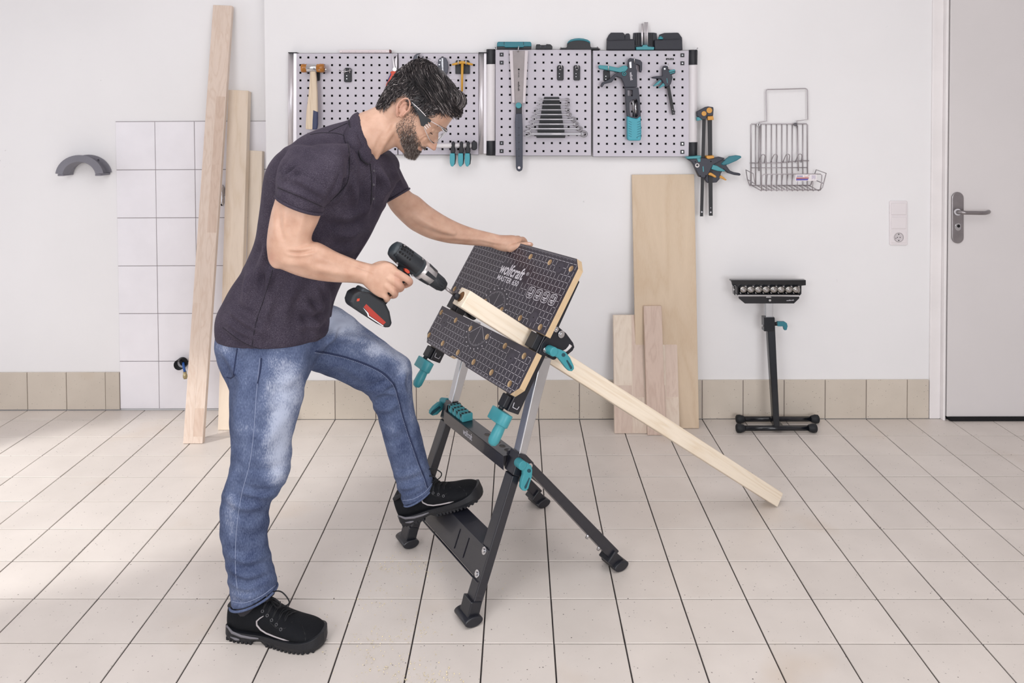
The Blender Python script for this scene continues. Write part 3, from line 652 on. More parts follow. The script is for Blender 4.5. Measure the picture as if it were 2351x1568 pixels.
# ================================================================ THE DRILL (axis along the beam)
DRG = mat('graphite_plastic', (52, 60, 66), .42, bump=.06, bscale=400)
DRB = mat('drill_black_rubber', (30, 34, 40), .5, bump=.1, bscale=350)
wD = ecw
dT = bpx(905, 572, wD); dE = bpx(1050, 681.5, wD); DX = unit(dE - dT); DW = unit(BW - DX * (BW @ DX)); DU = np.cross(DX, DW)
if DU[2] < 0: DU = -DU
drill = thing('cordless_drill', bpx(870, 700, wD), 'graphite cordless drill with red battery stripe held in his right hand', 'drill')
def dax(x, y): return (bpx(x, y, wD) - dT) @ DX
s1, s2, s3, s4 = dax(965, 616), dax(992, 639), dax(1021, 657), dax(1050, 681.5)
m_ = MB(); m_.lathe(dT, DX, [(-.010, .0), (-.009, .014), (-.004, .0225), (.006, .0262), (.03, .0285), (s1 - .02, .0292), (s1 - .004, .0285), (s1, .026)], 28); body = m_.build('motor_housing', DRG, drill)
# vents, ribs and rubber overmould
m_ = MB()
for k in range(5):
    for j in (-1, 0, 1):
        a = math.radians(-90 + 25 + j * 24); s_ = .008 + k * .009
        p = dT + DX * s_ + (DW * math.sin(a) + DU * math.cos(a)) * .0285; m_.box(p, (.0055, .006, .004), DX, np.cross(DX, unit(p - dT - DX * s_)), unit(p - dT - DX * s_))
m_.build('vent_slot', HOLE, body)
m_ = MB()
for a0 in (-150, 20):
    ring = []
    for s_ in (.0, .02, s1 - .03, s1 - .012):
        for k in range(7):
            a = math.radians(a0 + k * (20 if a0 < 0 else 16)); r = .0305 if 0 < k < 6 else .0275
            ring.append(dT + DX * s_ + (DW * math.sin(a) + DU * math.cos(a)) * (r - (.006 if s_ == 0 else 0)))
    m_.add(ring, [(i * 7 + k, i * 7 + k + 1, (i + 1) * 7 + k + 1, (i + 1) * 7 + k) for i in range(3) for k in range(6)], 0, True)
m_.build('rubber_grip_panel', DRB, body)
for x, y in ((928, 563), (911, 604), (970, 594), (946, 632)):
    p = bpx(x, y, wD - .024); m_ = MB(); m_.cyl(p, p - DW * .004, .0028, n=10); m_.build('housing_screw', CHROME, body)
m_ = MB(); m_.lathe(dT, DX, [(s1 - .001, .0262), (s1 + .003, .0285), (s1 + .02, .0275), (s2 - .002, .0235), (s2, .020)], 28); cl_ = m_.build('torque_collar', mat('silver_collar', (196, 192, 192), .3, .6), drill, label='silver torque collar with black windows')
m_ = MB()
for k in range(6):
    a = k * math.pi / 3 + .5; ra = lambda r, d=0.: (DW * math.sin(a + d) + DU * math.cos(a + d)) * r
    m_.add([dT + DX * (s1 + .011) + ra(.0294, -.22), dT + DX * (s1 + .011) + ra(.0294, .22), dT + DX * (s2 - .003) + ra(.0262, .17), dT + DX * (s2 - .003) + ra(.0262, -.17)], [(0, 1, 2, 3)])
m_.build('collar_window', DRB, cl_)
m_ = MB(); m_.lathe(dT, DX, [(s2 - .004, .019), (s2 + .002, .0215), (s2 + .012, .0215), (s3 - .014, .0195), (s3 - .002, .0155), (s3 + .001, .010)], 28); ck = m_.build('chuck', DRB, drill)
m_ = MB()
for k in range(14):
    a = k * 2 * math.pi / 14; r_ = DW * math.sin(a) + DU * math.cos(a); m_.tube([dT + DX * (s2 + .003) + r_ * .0212, dT + DX * (s3 - .014) + r_ * .0192], .0012, 5)
m_.build('chuck_rib', DRB, ck)
m_ = MB(); m_.lathe(dT, DX, [(s3, .0045), (s4 - .012, .0045)], 14); m_.lathe(dT, DX, [(s4 - .013, .006), (s4 - .006, .0095), (s4 + .002, .0105), (s4 + .003, .0)], 18, 1); m_.build('drill_bit', [STEEL, BLACKP], drill)
# handle and battery
hc = [(931, 612), (917, 640), (900, 662), (886, 676), (872, 688)]
m_ = MB(); m_.tube([bpx(x, y, wD) for x, y in hc], [.022, .0185, .0178, .019, .023], 18, up=DW, asp=.8); m_.build('grip', DRB, drill)
slabb = lambda pts, hw: MB().prism([bpx(x, y, wD - hw) for x, y in pts], BW * 2 * hw)
bat = slabb([(806, 694), (812, 676), (828, 668), (850, 672), (884, 692), (896, 716), (901, 742), (897, 753), (886, 753), (866, 744), (832, 722), (808, 706)], .031).build('battery', DRB, drill, bevel=.007, seg=3)
slabb([(826, 672), (834, 661), (850, 668), (872, 684), (884, 700), (880, 712), (848, 694)], .026).build('battery_mount', DRG, drill, bevel=.005)
MB().prism([bpx(x, y, wD - .0318) for x, y in [(835, 705), (841, 698), (886, 740), (880, 746), (848, 724), (846, 718)]], BW * .002).build('battery_stripe', mat('battery_red', (170, 52, 40), .4), bat, label='red stripe on the battery side')
MB().prism([bpx(x, y, wD - .0316) for x, y in [(833, 706), (846, 719), (847, 725), (881, 748), (879, 749), (845, 727), (843, 720)]], BW * .002).build('stripe_edge', WHITEP, bat)
MB().prism([bpx(x, y, wD - .0318) for x, y in [(820, 686), (826, 685), (825, 691), (819, 692)]], BW * .002).build('release_button', RED, bat)
m_ = MB(); p = bpx(935, 623, wD - .027); m_.prism([bpx(x, y, wD - .0275) for x, y in [(929, 617), (934, 617), (940, 622), (941, 627), (936, 628), (930, 623)]], BW * .01); m_.build('direction_switch', RED, drill)
m_ = MB(); m_.tube([bpx(x, y, wD) for x, y in [(934, 634), (940, 645), (930, 652)]], [.009, .008, .007], 10); m_.build('trigger', BLACKP, drill)
# ================================================================ PERFORATED TOOL PANELS
YP = YW - .035
PEG = mat('silver_grey_panel_paint', (186, 181, 190), .42, .15, var=.04, vscale=4)
def pegpanel(x0, x1, y0, y1, hx, px_, nx, hy, py_, ny, label, screws=()):
    hw = 2.35
    xs = [x0] + [v for k in range(nx) for v in (hx + k * px_ - hw, hx + k * px_ + hw)] + [x1]
    ys = [y0] + [v for k in range(ny) for v in (hy + k * py_ - hw, hy + k * py_ + hw)] + [y1]
    t = thing('tool_panel', at((x0 + x1) / 2, y1, YP), label, 'tool panel', 'perforated tool panels')
    mb = MB(); W_ = len(xs)
    vs = [at(x, y, YP) for y in ys for x in xs]; n = len(vs); vs += [v + V3(0, .0025, 0) for v in vs]
    fs = []
    for j in range(len(ys) - 1):
        for i in range(W_ - 1):
            a, b_, c, d = j * W_ + i, j * W_ + i + 1, (j + 1) * W_ + i + 1, (j + 1) * W_ + i
            if i % 2 == 1 and j % 2 == 1:
                fs += [(a, b_, b_ + n, a + n), (b_, c, c + n, b_ + n), (c, d, d + n, c + n), (d, a, a + n, d + n)]
            else: fs.append((a, b_, c, d))
    mb.add(vs, fs)
    for (xa, xb, ya, yb) in ((x0, x1, y0, y0 + .6), (x0, x1, y1 - .6, y1), (x0, x0 + .6, y0, y1), (x1 - .6, x1, y0, y1)):
        mb.prism([at(xa, ya, YP), at(xb, ya, YP), at(xb, yb, YP), at(xa, yb, YP)], (0, .020, 0))
    mb.build('perforated_sheet', PEG, t)
    bk = MB(); bk.prism([at(x, y, YP + .014) for x, y in ((x0 + 1.5, y0 + 1.5), (x1 - 1.5, y0 + 1.5), (x1 - 1.5, y1 - 1.5), (x0 + 1.5, y1 - 1.5))], (0, .006, 0)); bk.build('shade_backing', HOLE, t)  # added dark sheet: its colour stands in for shade behind the holes
    for (i, j) in screws:
        x, y = hx + i * px_, hy + j * py_; w_ = slab(MB(), [(x - 4.4, y - 4.4), (x + 4.4, y - 4.4), (x + 4.4, y + 4.4), (x - 4.4, y + 4.4)], YP - .004, .004).build('square_washer', BLACKP, t, bevel=.001)
        slab(MB(), circ(x, y, 1.7, 10), YP - .007, .004).build('screw', CHROME, w_)
    return t
pegpanel(680, 913, 122, 355.5, 689.7, 18.13, 13, 132, 17.54, 13, 'perforated grey panel behind the mallet, leftmost of the four')
pegpanel(914, 1099, 122, 355.5, 925.4, 18.1, 10, 132, 17.54, 13, 'perforated grey panel behind his head and the yellow T tool')
pegpanel(1137, 1357.5, 113.5, 358, 1151.6, 19.23, 11, 125.2, 18.48, 13, 'perforated grey panel carrying the hand saw and wrench rack', [(0, 0), (0, 1), (0, 11), (0, 12)])
p4 = pegpanel(1361, 1582, 115.5, 360, 1374.3, 19.26, 11, 126.7, 18.5, 13, 'perforated grey panel carrying the cartridge style clamp, rightmost', [(10, 0), (10, 1), (10, 11), (10, 12)])
pl = slab(MB(), [(1529, 133.5), (1547, 133.5), (1547, 137.8), (1529, 137.8)], YP - .001, .001).build('name_plate', HOLE, p4)
def word(text, px0, px1, ybase, h, Y, m, par, name='lettering', shear=0, bold=.0, vertical=False):
    """printed word fitted between two pixels of the baseline"""
    a = at(*px0, Y); b_ = at(*px1, Y); X = unit(b_ - a); Z = unit(np.cross(V3(0, -1, 0), X))
    if Z[2] < 0 and not vertical: Z = -Z
    o = lettering(name, text, a, X, Z, 1.0, m, par, bold=bold)
    co = np.zeros(len(o.data.vertices) * 3); o.data.vertices.foreach_get('co', co); co = co.reshape(-1, 3); l = co + org(par) - a
    x = l @ X; y = l @ Z; x = x / x.max() * np.linalg.norm(b_ - a); y = y / y.max() * h; x = x + y * shear
    co = a + np.outer(x, X) + np.outer(y, Z) + V3(0, -.0006, 0) - org(par); o.data.vertices.foreach_set('co', co.ravel()); return o
word('wolfcraft', (1530.5, 136.9), (1545.5, 136.9), 0, .0055, YP - .001, PRINT, pl)
def post(x0, x1, y0, y1, label, banded):
    t = thing('end_post', at((x0 + x1) / 2, y1, YW), label, 'post')
    cx = (x0 + x1) / 2; r = (x1 - x0) / 2 / ppm(YP); Yc = YP + r * .2
    if banded:
        for n_, a, b_, m_ in (('cap_sleeve', y0, y0 + 34.5, BLACKP), ('post_tube', y0 + 34, y1 - 33.5, mat('white_coated_tube', (222, 218, 220), .35)), ('cap_sleeve', y1 - 34, y1, BLACKP)):
            mb = MB(); mb.cyl(at(cx, a, Yc), at(cx - .6, b_, Yc), r if n_ == 'post_tube' else r * 1.03, n=28); mb.build(n_, m_, t, bevel=.001)
        mb = MB(); mb.cyl(at(cx + 6, y0 + 1, YP), at(cx + 11, y0 - 5, YP), .003, n=8); mb.build('cap_screw', CHROME, t)
    else:
        mb = MB(); mb.cyl(at(cx - 1.5, y0, Yc + .004), at(cx - 2.5, y1, Yc + .004), r * .78, n=28); mb.build('rounded_profile', ALU, t)
        mb = MB(); slab(mb, [(cx, y0 + 1), (x1, y0 + 1), (x1, y1 - 1), (cx - 1, y1 - 1)], YP - .002, .034); mb.build('flange', ALU, t, bevel=.001)
        mb = MB(); slab(mb, [(x0 + .5, y0 - 1.2), (x1, y0 - 1.2), (x1, y0 + .6), (x0 + .5, y0 + .6)], YP - .014, .045); mb.build('top_cap', BLACKP, t)
    return t
post(661, 681, 121, 356, 'silver aluminium end profile left of the mallet panel', False)
post(1098, 1117, 121, 354, 'silver aluminium end profile beside the black and white tube', False)
post(1117, 1137, 113.5, 356.8, 'white tube with black ends left of the hand saw panel', True)
post(1581, 1601, 115, 360, 'white tube with black ends at the right end of the panels', True)
def hookthing(x, y, w, h, label, chrome, group=None):
    t = thing('panel_hook', at(x, y + h / 2, YP), label, 'hook', group)
    b_ = slab(MB(), [(x - w / 2, y - h / 2 + 3), (x - w / 2 + 3, y - h / 2), (x + w / 2 - 3, y - h / 2), (x + w / 2, y - h / 2 + 3), (x + w / 2, y + h / 2 - 2), (x + w / 2 - 2, y + h / 2), (x - w / 2 + 2, y + h / 2), (x - w / 2, y + h / 2 - 2)], YP - .012, .012).build('hook_body', BLACKP, t, bevel=.002)
    for dy in (2, 9):
        slab(MB(), circ(x - 2, y + dy, 1.0, 8), YP - .0128, .001).build('screw', CHROME, b_)
    mb = MB()
    for pl_ in chrome: mb.tube([at(xx, yy, YP - dd_) for xx, yy, dd_ in pl_], .0022, 8)
    mb.build('wire_hook', CHROME, t); return t
for x in (1286.5, 1324.5):
    hookthing(x, 167, 15, 35, 'small black panel hook above the wrench rack, ' + ('left one' if x < 1300 else 'right one'), [[(x - 3, 160, .012), (x - 3, 156, .04), (x - 2, 152, .05)], [(x + 3, 160, .012), (x + 3, 156, .04), (x + 2, 150, .05)], [(x - 3, 160, .03), (x + 3, 160, .03)]], 'small hooks above the wrenches')
hookthing(798, 172, 17, 33, 'black panel hook with empty chrome clip right of mallet', [[(779, 161, .03), (786, 165, .035), (797, 164, .03), (805, 162, .02), (805, 157, .012)], [(792, 157, .014), (792, 168, .014)], [(803, 157, .014), (803, 168, .014)]])
# folding ruler
t = thing('folding_ruler', at(838, 121, YP), 'white folding ruler lying on top of the left panels', 'ruler')
slab(MB(), [(780, 114.5), (896, 114.5), (896, 120.8), (778.5, 120.8)], YP - .012, .024).build('folded_blades', mat('ruler_white', (228, 216, 218), .5), t, bevel=.001)
slab(MB(), [(893.5, 113.6), (896, 113.6), (897.6, 115), (897.6, 120), (896, 121), (893.5, 121)], YP - .0135, .026).build('end_cap', mat('ruler_red_end', (96, 48, 50), .5), t, bevel=.001)
mb = MB()
for k in range(34): slab(mb, [(786 + 3 * k, 117), (786.6 + 3 * k, 117), (786.6 + 3 * k, 118.6 + (k % 5 == 0)), (786 + 3 * k, 118.6 + (k % 5 == 0))], YP - .0126, .0007)
o = mb.build('scale_marks', mat('print_grey', (150, 140, 150), .6), t); o['kind'] = 'stuff'
# mallet
c2 = lambda X, Y: (640 + X / 4.612, 60 + Y / 4.612)
HANDW = wood('mallet_ash', (224, 206, 182), (202, 178, 148), (0, 0, 1), 2, .5)
AMBER = mat('amber_mallet_face', (178, 112, 34), .22, coat=.4, var=.2, vscale=60)
t = thing('mallet', at(720, 296, YP), 'wooden handled mallet with amber faces hanging on the left panel', 'hammer')
Ym = YP - .045; zc = 156.5
mb = MB(); mb.lathe(at(705, zc, Ym), (1, 0, 0), [(-.002, .018), (0, .0195), (.046, .0195), (.048, .018)], 24); mb.build('steel_head', CHROME, t)
for xa, d_ in ((706, -1), (727, 1)):
    mb = MB(); mb.lathe(at(xa, zc, Ym), (d_, 0, 0), [(-.001, .015), (.004, .0205), (.012, .0195), (.016, .0215), (.028 if d_ < 0 else .036, .0205), (.030 if d_ < 0 else .038, .014)], 24); mb.build('amber_face', AMBER, t)
mb = MB(); mb.lathe(at(745, 159.5, Ym), (1, 0, -.05), [(0, .007), (.008, .006), (.012, .0035), (.014, .0)], 14); mb.build('tip_nut', CHROME, t)
hp_ = [c2(332, 480), c2(388, 480), c2(395, 560), c2(403, 700), c2(407, 900), c2(406, 1040), c2(400, 1086), c2(390, 1095), c2(290, 1092), c2(282, 1080), c2(292, 900), c2(312, 740), c2(325, 600)]
slab(MB(), hp_, Ym - .009, .02).build('handle', HANDW, t, bevel=.007, seg=3)
slab(MB(), [c2(362, 885), c2(408, 905), c2(407, 1040), c2(401, 1087), c2(391, 1096), c2(352, 1094), c2(355, 1000)], Ym - .0096, .0212).build('painted_grip', mat('navy_paint', (38, 46, 86), .4), t, bevel=.0068, seg=3)
hookthing(727, 172, 13, 27, 'black panel hook carrying the mallet', [[(716, 165, .012), (716, 164, .05), (716, 160, .066)], [(733, 165, .012), (733, 164, .05), (733, 160, .066)]])
# pliers
t = thing('pliers', at(900, 213, YP), 'pliers with orange and blue grips behind his hair', 'pliers'); Yt = YP - .03
slab(MB(), [c2(1198, 285), c2(1205, 285), c2(1225, 390), c2(1235, 440), c2(1238, 470), c2(1215, 475), c2(1208, 420)], Yt, .006).build('jaw', STEEL, t, bevel=.0015)
slab(MB(), [c2(1250, 300), c2(1256, 330), c2(1255, 420), c2(1245, 475), c2(1210, 475), c2(1222, 420), c2(1232, 340)], Yt + .007, .006).build('jaw', STEEL, t, bevel=.0015)
slab(MB(), circ(*c2(1226, 458), 4.6), Yt - .001, .014).build('pivot', CHROME, t, bevel=.001)
slab(MB(), [c2(1180, 480), c2(1235, 472), c2(1235, 500), c2(1210, 540), c2(1180, 600), c2(1163, 660), c2(1158, 710), c2(1136, 715), c2(1128, 670), c2(1134, 620), c2(1158, 560), c2(1180, 520)], Yt - .003, .015).build('grip', RED, t, bevel=.004)
slab(MB(), [c2(1222, 475), c2(1262, 480), c2(1275, 540), c2(1300, 620), c2(1290, 700), c2(1270, 640), c2(1240, 560)], Yt - .002, .014).build('grip', RED, t, bevel=.004)
slab(MB(), [c2(1184, 490), c2(1192, 510), c2(1160, 575), c2(1148, 600), c2(1155, 560), c2(1178, 515)], Yt - .0038, .002).build('blue_inlay', mat('blue_grip', (44, 52, 110), .5), t)
# adjustable wrench, cable cutter
t = thing('adjustable_wrench', at(960, 150, YP), 'dark adjustable wrench with open jaw above his hair', 'wrench')
slab(MB(), [c2(1425, 370), c2(1421, 345), c2(1432, 315), c2(1455, 295), c2(1490, 286), c2(1508, 288), c2(1478, 305), c2(1466, 322), c2(1470, 342), c2(1492, 350), c2(1515, 332), c2(1526, 312), c2(1533, 318), c2(1528, 345), c2(1508, 366), c2(1480, 378), c2(1475, 470), c2(1445, 600), c2(1415, 600), c2(1440, 470), c2(1440, 385)], YP - .03, .010).build('forged_body', mat('dark_steel', (70, 72, 78), .35, .9), t, bevel=.002)
slab(MB(), [c2(1470, 310), c2(1490, 296), c2(1507, 289), c2(1480, 306), c2(1470, 325), c2(1473, 340), c2(1468, 355)], YP - .032, .004).build('polished_jaw', CHROME, t, bevel=.001)
t = thing('cable_cutter', at(1018, 172, YP), 'dark cable cutter with bright blade between his hair and the T tool', 'cutter')
slab(MB(), [c2(1705, 335), c2(1740, 326), c2(1770, 335), c2(1790, 380), c2(1796, 440), c2(1788, 490), c2(1778, 520), c2(1755, 500), c2(1720, 470), c2(1690, 455), c2(1682, 410), c2(1688, 360)], YP - .03, .014).build('cutter_body', mat('cutter_grey', (74, 76, 88), .45), t, bevel=.003)
slab(MB(), [c2(1722, 340), c2(1742, 335), c2(1744, 420), c2(1746, 480), c2(1728, 470), c2(1722, 400)], YP - .033, .004).build('blade', CHROME, t, bevel=.001)
for q in ((1700, 408), (1708, 362)): slab(MB(), circ(*c2(*q), 1.9, 10), YP - .032, .003).build('rivet', CHROME, t)
# T handled socket tool in its twin hook
h = thing('twin_hook', at(1062, 169, YP), 'twin black panel hook holding the yellow T handled tool', 'hook')
for x0_, x1_ in ((1870, 1940), (1950, 2022)):
    slab(MB(), [c2(x0_ + 5, 370), c2(x0_ + 15, 360), c2(x1_ - 15, 360), c2(x1_ - 5, 370), c2(x1_, 400), c2(x1_, 505), c2(x0_, 505), c2(x0_, 400)], YP - .012, .012).build('hook_body', BLACKP, h, bevel=.002)
mb = MB()
for xx in (1900, 1982): mb.tube([at(*c2(xx, 410), YP - .012), at(*c2(xx, 412), YP - .034), at(*c2(xx, 400), YP - .044), at(*c2(xx, 358), YP - .048)], .0024, 8)
mb.build('wire_hook', CHROME, h)
YEL = mat('mustard_paint', (206, 154, 56), .38)
t = thing('t_handle_tool', at(1061, 233, YP), 'yellow T handled socket tool hanging from the twin hook', 'tool')
Yt = YP - .034
mb = MB(); mb.tube([at(*c2(x, y), Yt) for x, y in ((1835, 410), (1870, 400), (1915, 388), (1945, 383), (1975, 388), (2020, 400), (2055, 408))], [.0045, .0055, .0062, .0068, .0062, .0055, .0045], 12); mb.build('cross_handle', YEL, t)
mb = MB(); mb.tube([at(*c2(1944, 385), Yt), at(*c2(1942, 500), Yt), at(*c2(1940, 690), Yt)], [.0068, .0060, .0052], 12); mb.build('shaft', YEL, t)
mb = MB(); mb.lathe(at(*c2(1940, 688), Yt), (0, 0, -1), [(0, .003), (.012, .003), (.013, .0045), (.03, .0045), (.034, .002), (.05, .0018), (.051, .0)], 12); mb.build('joint_tip', CHROME, t)
# rail and three spring clamps
t = thing('tube_rail', at(1045, 344, YP), 'white tube rail with black end knob below his face', 'rail'); Yr = YP - .03
mb = MB(); mb.cyl(at(1000, 334.5, Yr), at(1083, 334.5, Yr), .0108, n=20); mb.build('rail_tube', mat('white_coated_tube'), t)
slab(MB(), [(1083, 325), (1092, 325), (1094.5, 328), (1094.5, 342), (1091, 345), (1083, 344)], Yr - .016, .046).build('rail_knob', BLACKP, t, bevel=.004)
for k, x in enumerate((1039.5, 1058.5, 1074)):
    t = thing('spring_clamp', at(x, 383, Yr), 'teal tipped spring clamp on the tube rail, ' + ('nearest his beard', 'middle of the three', 'nearest the rail knob')[k], 'clamp', 'spring clamps on the tube rail')
    slab(MB(), [(x - 5, 352), (x - 5.5, 344), (x - 2.5, 334), (x - 3.5, 328), (x - 1, 324.5), (x + 3, 325), (x + 4.5, 330), (x + 4, 338), (x + 5.5, 346), (x + 5, 352)], Yr - .026, .032).build('clamp_body', BLACKP, t, bevel=.004)
    slab(MB(), [(x - 6.5, 352), (x + 4.2, 352), (x + 4.8, 362), (x + 4.3, 375), (x + 2, 381), (x - 1, 383), (x - 4.5, 381.5), (x - 6.8, 374), (x - 7.2, 362)], Yr - .03, .016).build('handle_sleeve', mat('spring_teal', (70, 158, 172), .45), t, bevel=.005, seg=3)
    slab(MB(), [(x - 3, 352), (x + 7, 352), (x + 7.5, 364), (x + 6, 376), (x + 3, 380), (x, 378)], Yr - .01, .012).build('rear_handle', BLACKP, t, bevel=.004)
# things on top of the right panels
c3 = lambda X, Y: (1100 + X / 4.357, 40 + Y / 4.357)
Yq = YP - .01
t = thing('drill_bit_case', at(1180, 113, YP), 'flat teal and black tool case lying above the hand saw', 'case')
slab(MB(), [c3(180, 318), c3(176, 290), c3(250, 288), c3(262, 302), c3(438, 302), c3(448, 288), c3(524, 288), c3(522, 318)], Yq, .09).build('case_base', BLACKP, t, bevel=.002)
slab(MB(), [c3(178, 292), c3(180, 252), c3(190, 243), c3(512, 243), c3(522, 252), c3(524, 290), c3(450, 290), c3(440, 300), c3(262, 300), c3(250, 290)], Yq - .002, .092).build('case_lid', TEAL2, t, bevel=.003)
for x in (248, 442): slab(MB(), [c3(x, 244), c3(x + 4, 244), c3(x + 4, 275), c3(x, 275)], Yq - .003, .002).build('lid_groove', BLACKP, t)
t = thing('small_tool_block', at(1250, 113, YP), 'small black tool block on top of the saw panel', 'tool')
slab(MB(), [c3(568, 318), c3(570, 275), c3(576, 268), c3(608, 268), c3(614, 276), c3(668, 276), c3(674, 266), c3(712, 268), c3(722, 276), c3(734, 290), c3(732, 318)], Yq, .05).build('block_body', BLACKP, t, bevel=.002)
for x in (608, 655): slab(MB(), [c3(x, 284), c3(x + 14, 284), c3(x + 14, 300), c3(x, 300)], Yq - .001, .002).build('block_latch', mat('dark_slate', (52, 56, 68), .5), t, bevel=.0006)
t = thing('hand_sander', at(1330, 113, YP), 'black arched hand sander with teal top on the saw panel', 'sander')
slab(MB(), [c3(808, 318), c3(812, 304), c3(870, 302), c3(884, 290), c3(884, 262), c3(905, 244), c3(950, 232), c3(1000, 228), c3(1050, 232), c3(1092, 244), c3(1112, 262), c3(1114, 290), c3(1126, 302), c3(1186, 300), c3(1212, 322)], Yq, .08).build('sander_body', BLACKP, t, bevel=.002)
slab(MB(), [c3(884, 262), c3(890, 240), c3(920, 220), c3(960, 210), c3(1000, 207), c3(1045, 211), c3(1085, 222), c3(1110, 240), c3(1114, 262), c3(1090, 246), c3(1050, 234), c3(1000, 230), c3(950, 234), c3(905, 246)], Yq - .002, .082).build('teal_grip', TEAL2, t, bevel=.003)
for a in ([c3(808, 318), c3(820, 296)], [c3(1212, 322), c3(1180, 292)]):
    mb = MB(); mb.tube([at(*p, Yq - .003) for p in a], .002, 6); mb.build('sandpaper_clip', STEEL, t)
c4 = lambda X, Y: (1340 + X / 3.266, 40 + Y / 3.266)
t = thing('mitre_box', at(1480, 114.5, YP), 'large black notched mitre box with silver tubes on the rightmost panel', 'mitre box')
slab(MB(), [c4(172, 243), c4(174, 160), c4(190, 130), c4(205, 114), c4(296, 114), c4(308, 126), c4(310, 160), c4(312, 130), c4(322, 120), c4(340, 120), c4(347, 130), c4(349, 162), c4(372, 162), c4(375, 116), c4(404, 114), c4(526, 114), c4(548, 118), c4(550, 162), c4(564, 164), c4(570, 128), c4(606, 116), c4(700, 114), c4(712, 116), c4(738, 152), c4(742, 243)], Yq + .03, .09).build('box_body', mat('mitre_black', (28, 30, 42), .5, bump=.1, bscale=200), t, bevel=.003)
slab(MB(), [c4(175, 243), c4(178, 172), c4(384, 166), c4(388, 243)], Yq - .004, .04).build('front_wall', mat('mitre_black'), t, bevel=.004)
slab(MB(), [c4(534, 243), c4(532, 168), c4(740, 162), c4(742, 243)], Yq - .004, .04).build('front_wall', mat('mitre_black'), t, bevel=.004)
for x in (392, 408, 500, 516): slab(MB(), [c4(x, 120), c4(x + 5, 120), c4(x + 5, 205), c4(x, 205)], Yq + .022, .01).build('guide_rib', BLACKP, t)
slab(MB(), [c4(393, 222), c4(440, 218), c4(448, 206), c4(476, 206), c4(484, 218), c4(530, 222), c4(528, 242), c4(396, 242)], Yq - .006, .03).build('teal_base', TEAL, t, bevel=.002)
for x0_, x1_, y_ in ((430, 448, 47), (454, 466, 36), (468, 483, 36)):
    mb = MB(); a, b_ = c4((x0_ + x1_) / 2, y_), c4((x0_ + x1_) / 2, 210); mb.cyl(at(*a, Yq + .012), at(*b_, Yq + .012), (x1_ - x0_) / 2 / 3.266 / ppm(YP), n=16); mb.build('guide_tube', ALU, t)
mb = MB(); mb.cyl(at(*c4(577, 165), Yq + .01), at(*c4(577, 150), Yq + .01), .012, n=14); mb.cyl(at(*c4(577, 150), Yq + .01), at(*c4(577, 142), Yq + .01), .006, n=10); mb.build('teal_knob', TEAL, t)
# hand saw
Ys = YP - .02
t = thing('hand_saw', at(1191, 393, YP), 'hand saw with wide steel blade and long grey grip hanging left', 'saw')
slab(MB(), [c3(330, 332), c3(460, 332), c3(436, 868), c3(362, 868)], Ys, .002).build('saw_blade', mat('saw_blade_steel', (138, 131, 131), .45, .8, var=.08, vscale=30), t)
for a, b_ in (([c3(303, 330), c3(336, 330), c3(357, 855), c3(330, 855)], 0), ([c3(458, 330), c3(490, 332), c3(462, 855), c3(436, 858)], 1)): slab(MB(), a, Ys - .004, .008).build('edge_guard', mat('milky_plastic', (206, 198, 202), .35), t, bevel=.001)
slab(MB(), [c3(366, 868), c3(428, 868), c3(428, 962), c3(366, 962)], Ys - .007, .016).build('handle_neck', BLACKP, t, bevel=.002)
slab(MB(), [c3(364, 960), c3(430, 960), c3(436, 1100), c3(436, 1500), c3(430, 1528), c3(402, 1544), c3(376, 1530), c3(368, 1500), c3(364, 1300), c3(358, 1050)], Ys - .011, .022).build('handle_grip', mat('grip_slate', (62, 66, 80), .5), t, bevel=.004, seg=3)
mb = MB()
for k in range(22): slab(mb, [c3(364, 985 + k * 16), c3(384, 976 + k * 16), c3(385, 981 + k * 16), c3(364, 990 + k * 16)], Ys - .0118, .0012)
o = mb.build('grip_ribs', mat('grip_light', (92, 96, 110), .5), t); o['kind'] = 'stuff'
slab(MB(), circ(*c3(395, 880), 6.8, 24), Ys - .013, .02).build('release_button', TEAL, t, bevel=.002)
slab(MB(), circ(*c3(400, 1503), 3.1, 16), Ys - .0115, .001).build('hanging_hole', WHITEP, t)
for y in (1105, 1178, 1250, 1316, 1388): slab(MB(), circ(*c3(399, y), 1.2, 8), Ys - .0115, .001).build('grip_rivet', BLACKP, t)
word('wolfcraft', c3(387, 642), c3(387, 736), 0, .010, Ys, HOLE, t, vertical=True, bold=.02) 
mb = MB(); slab(mb, circ(*c3(397, 520), 2.2, 10), Ys - .0006, .0006)
for k in range(4): slab(mb, [c3(390, 545 + k * 16), c3(402, 540 + k * 16), c3(403, 545 + k * 16), c3(391, 552 + k * 16)], Ys - .0006, .0006)
mb.build('maker_marks', HOLE, t)
hookthing(1190, 124, 7, 6, 'small chrome hook at the top of the hand saw', [[(1189, 118, .012), (1189, 119, .03), (1190, 112, .034), (1191, 106, .034)]])
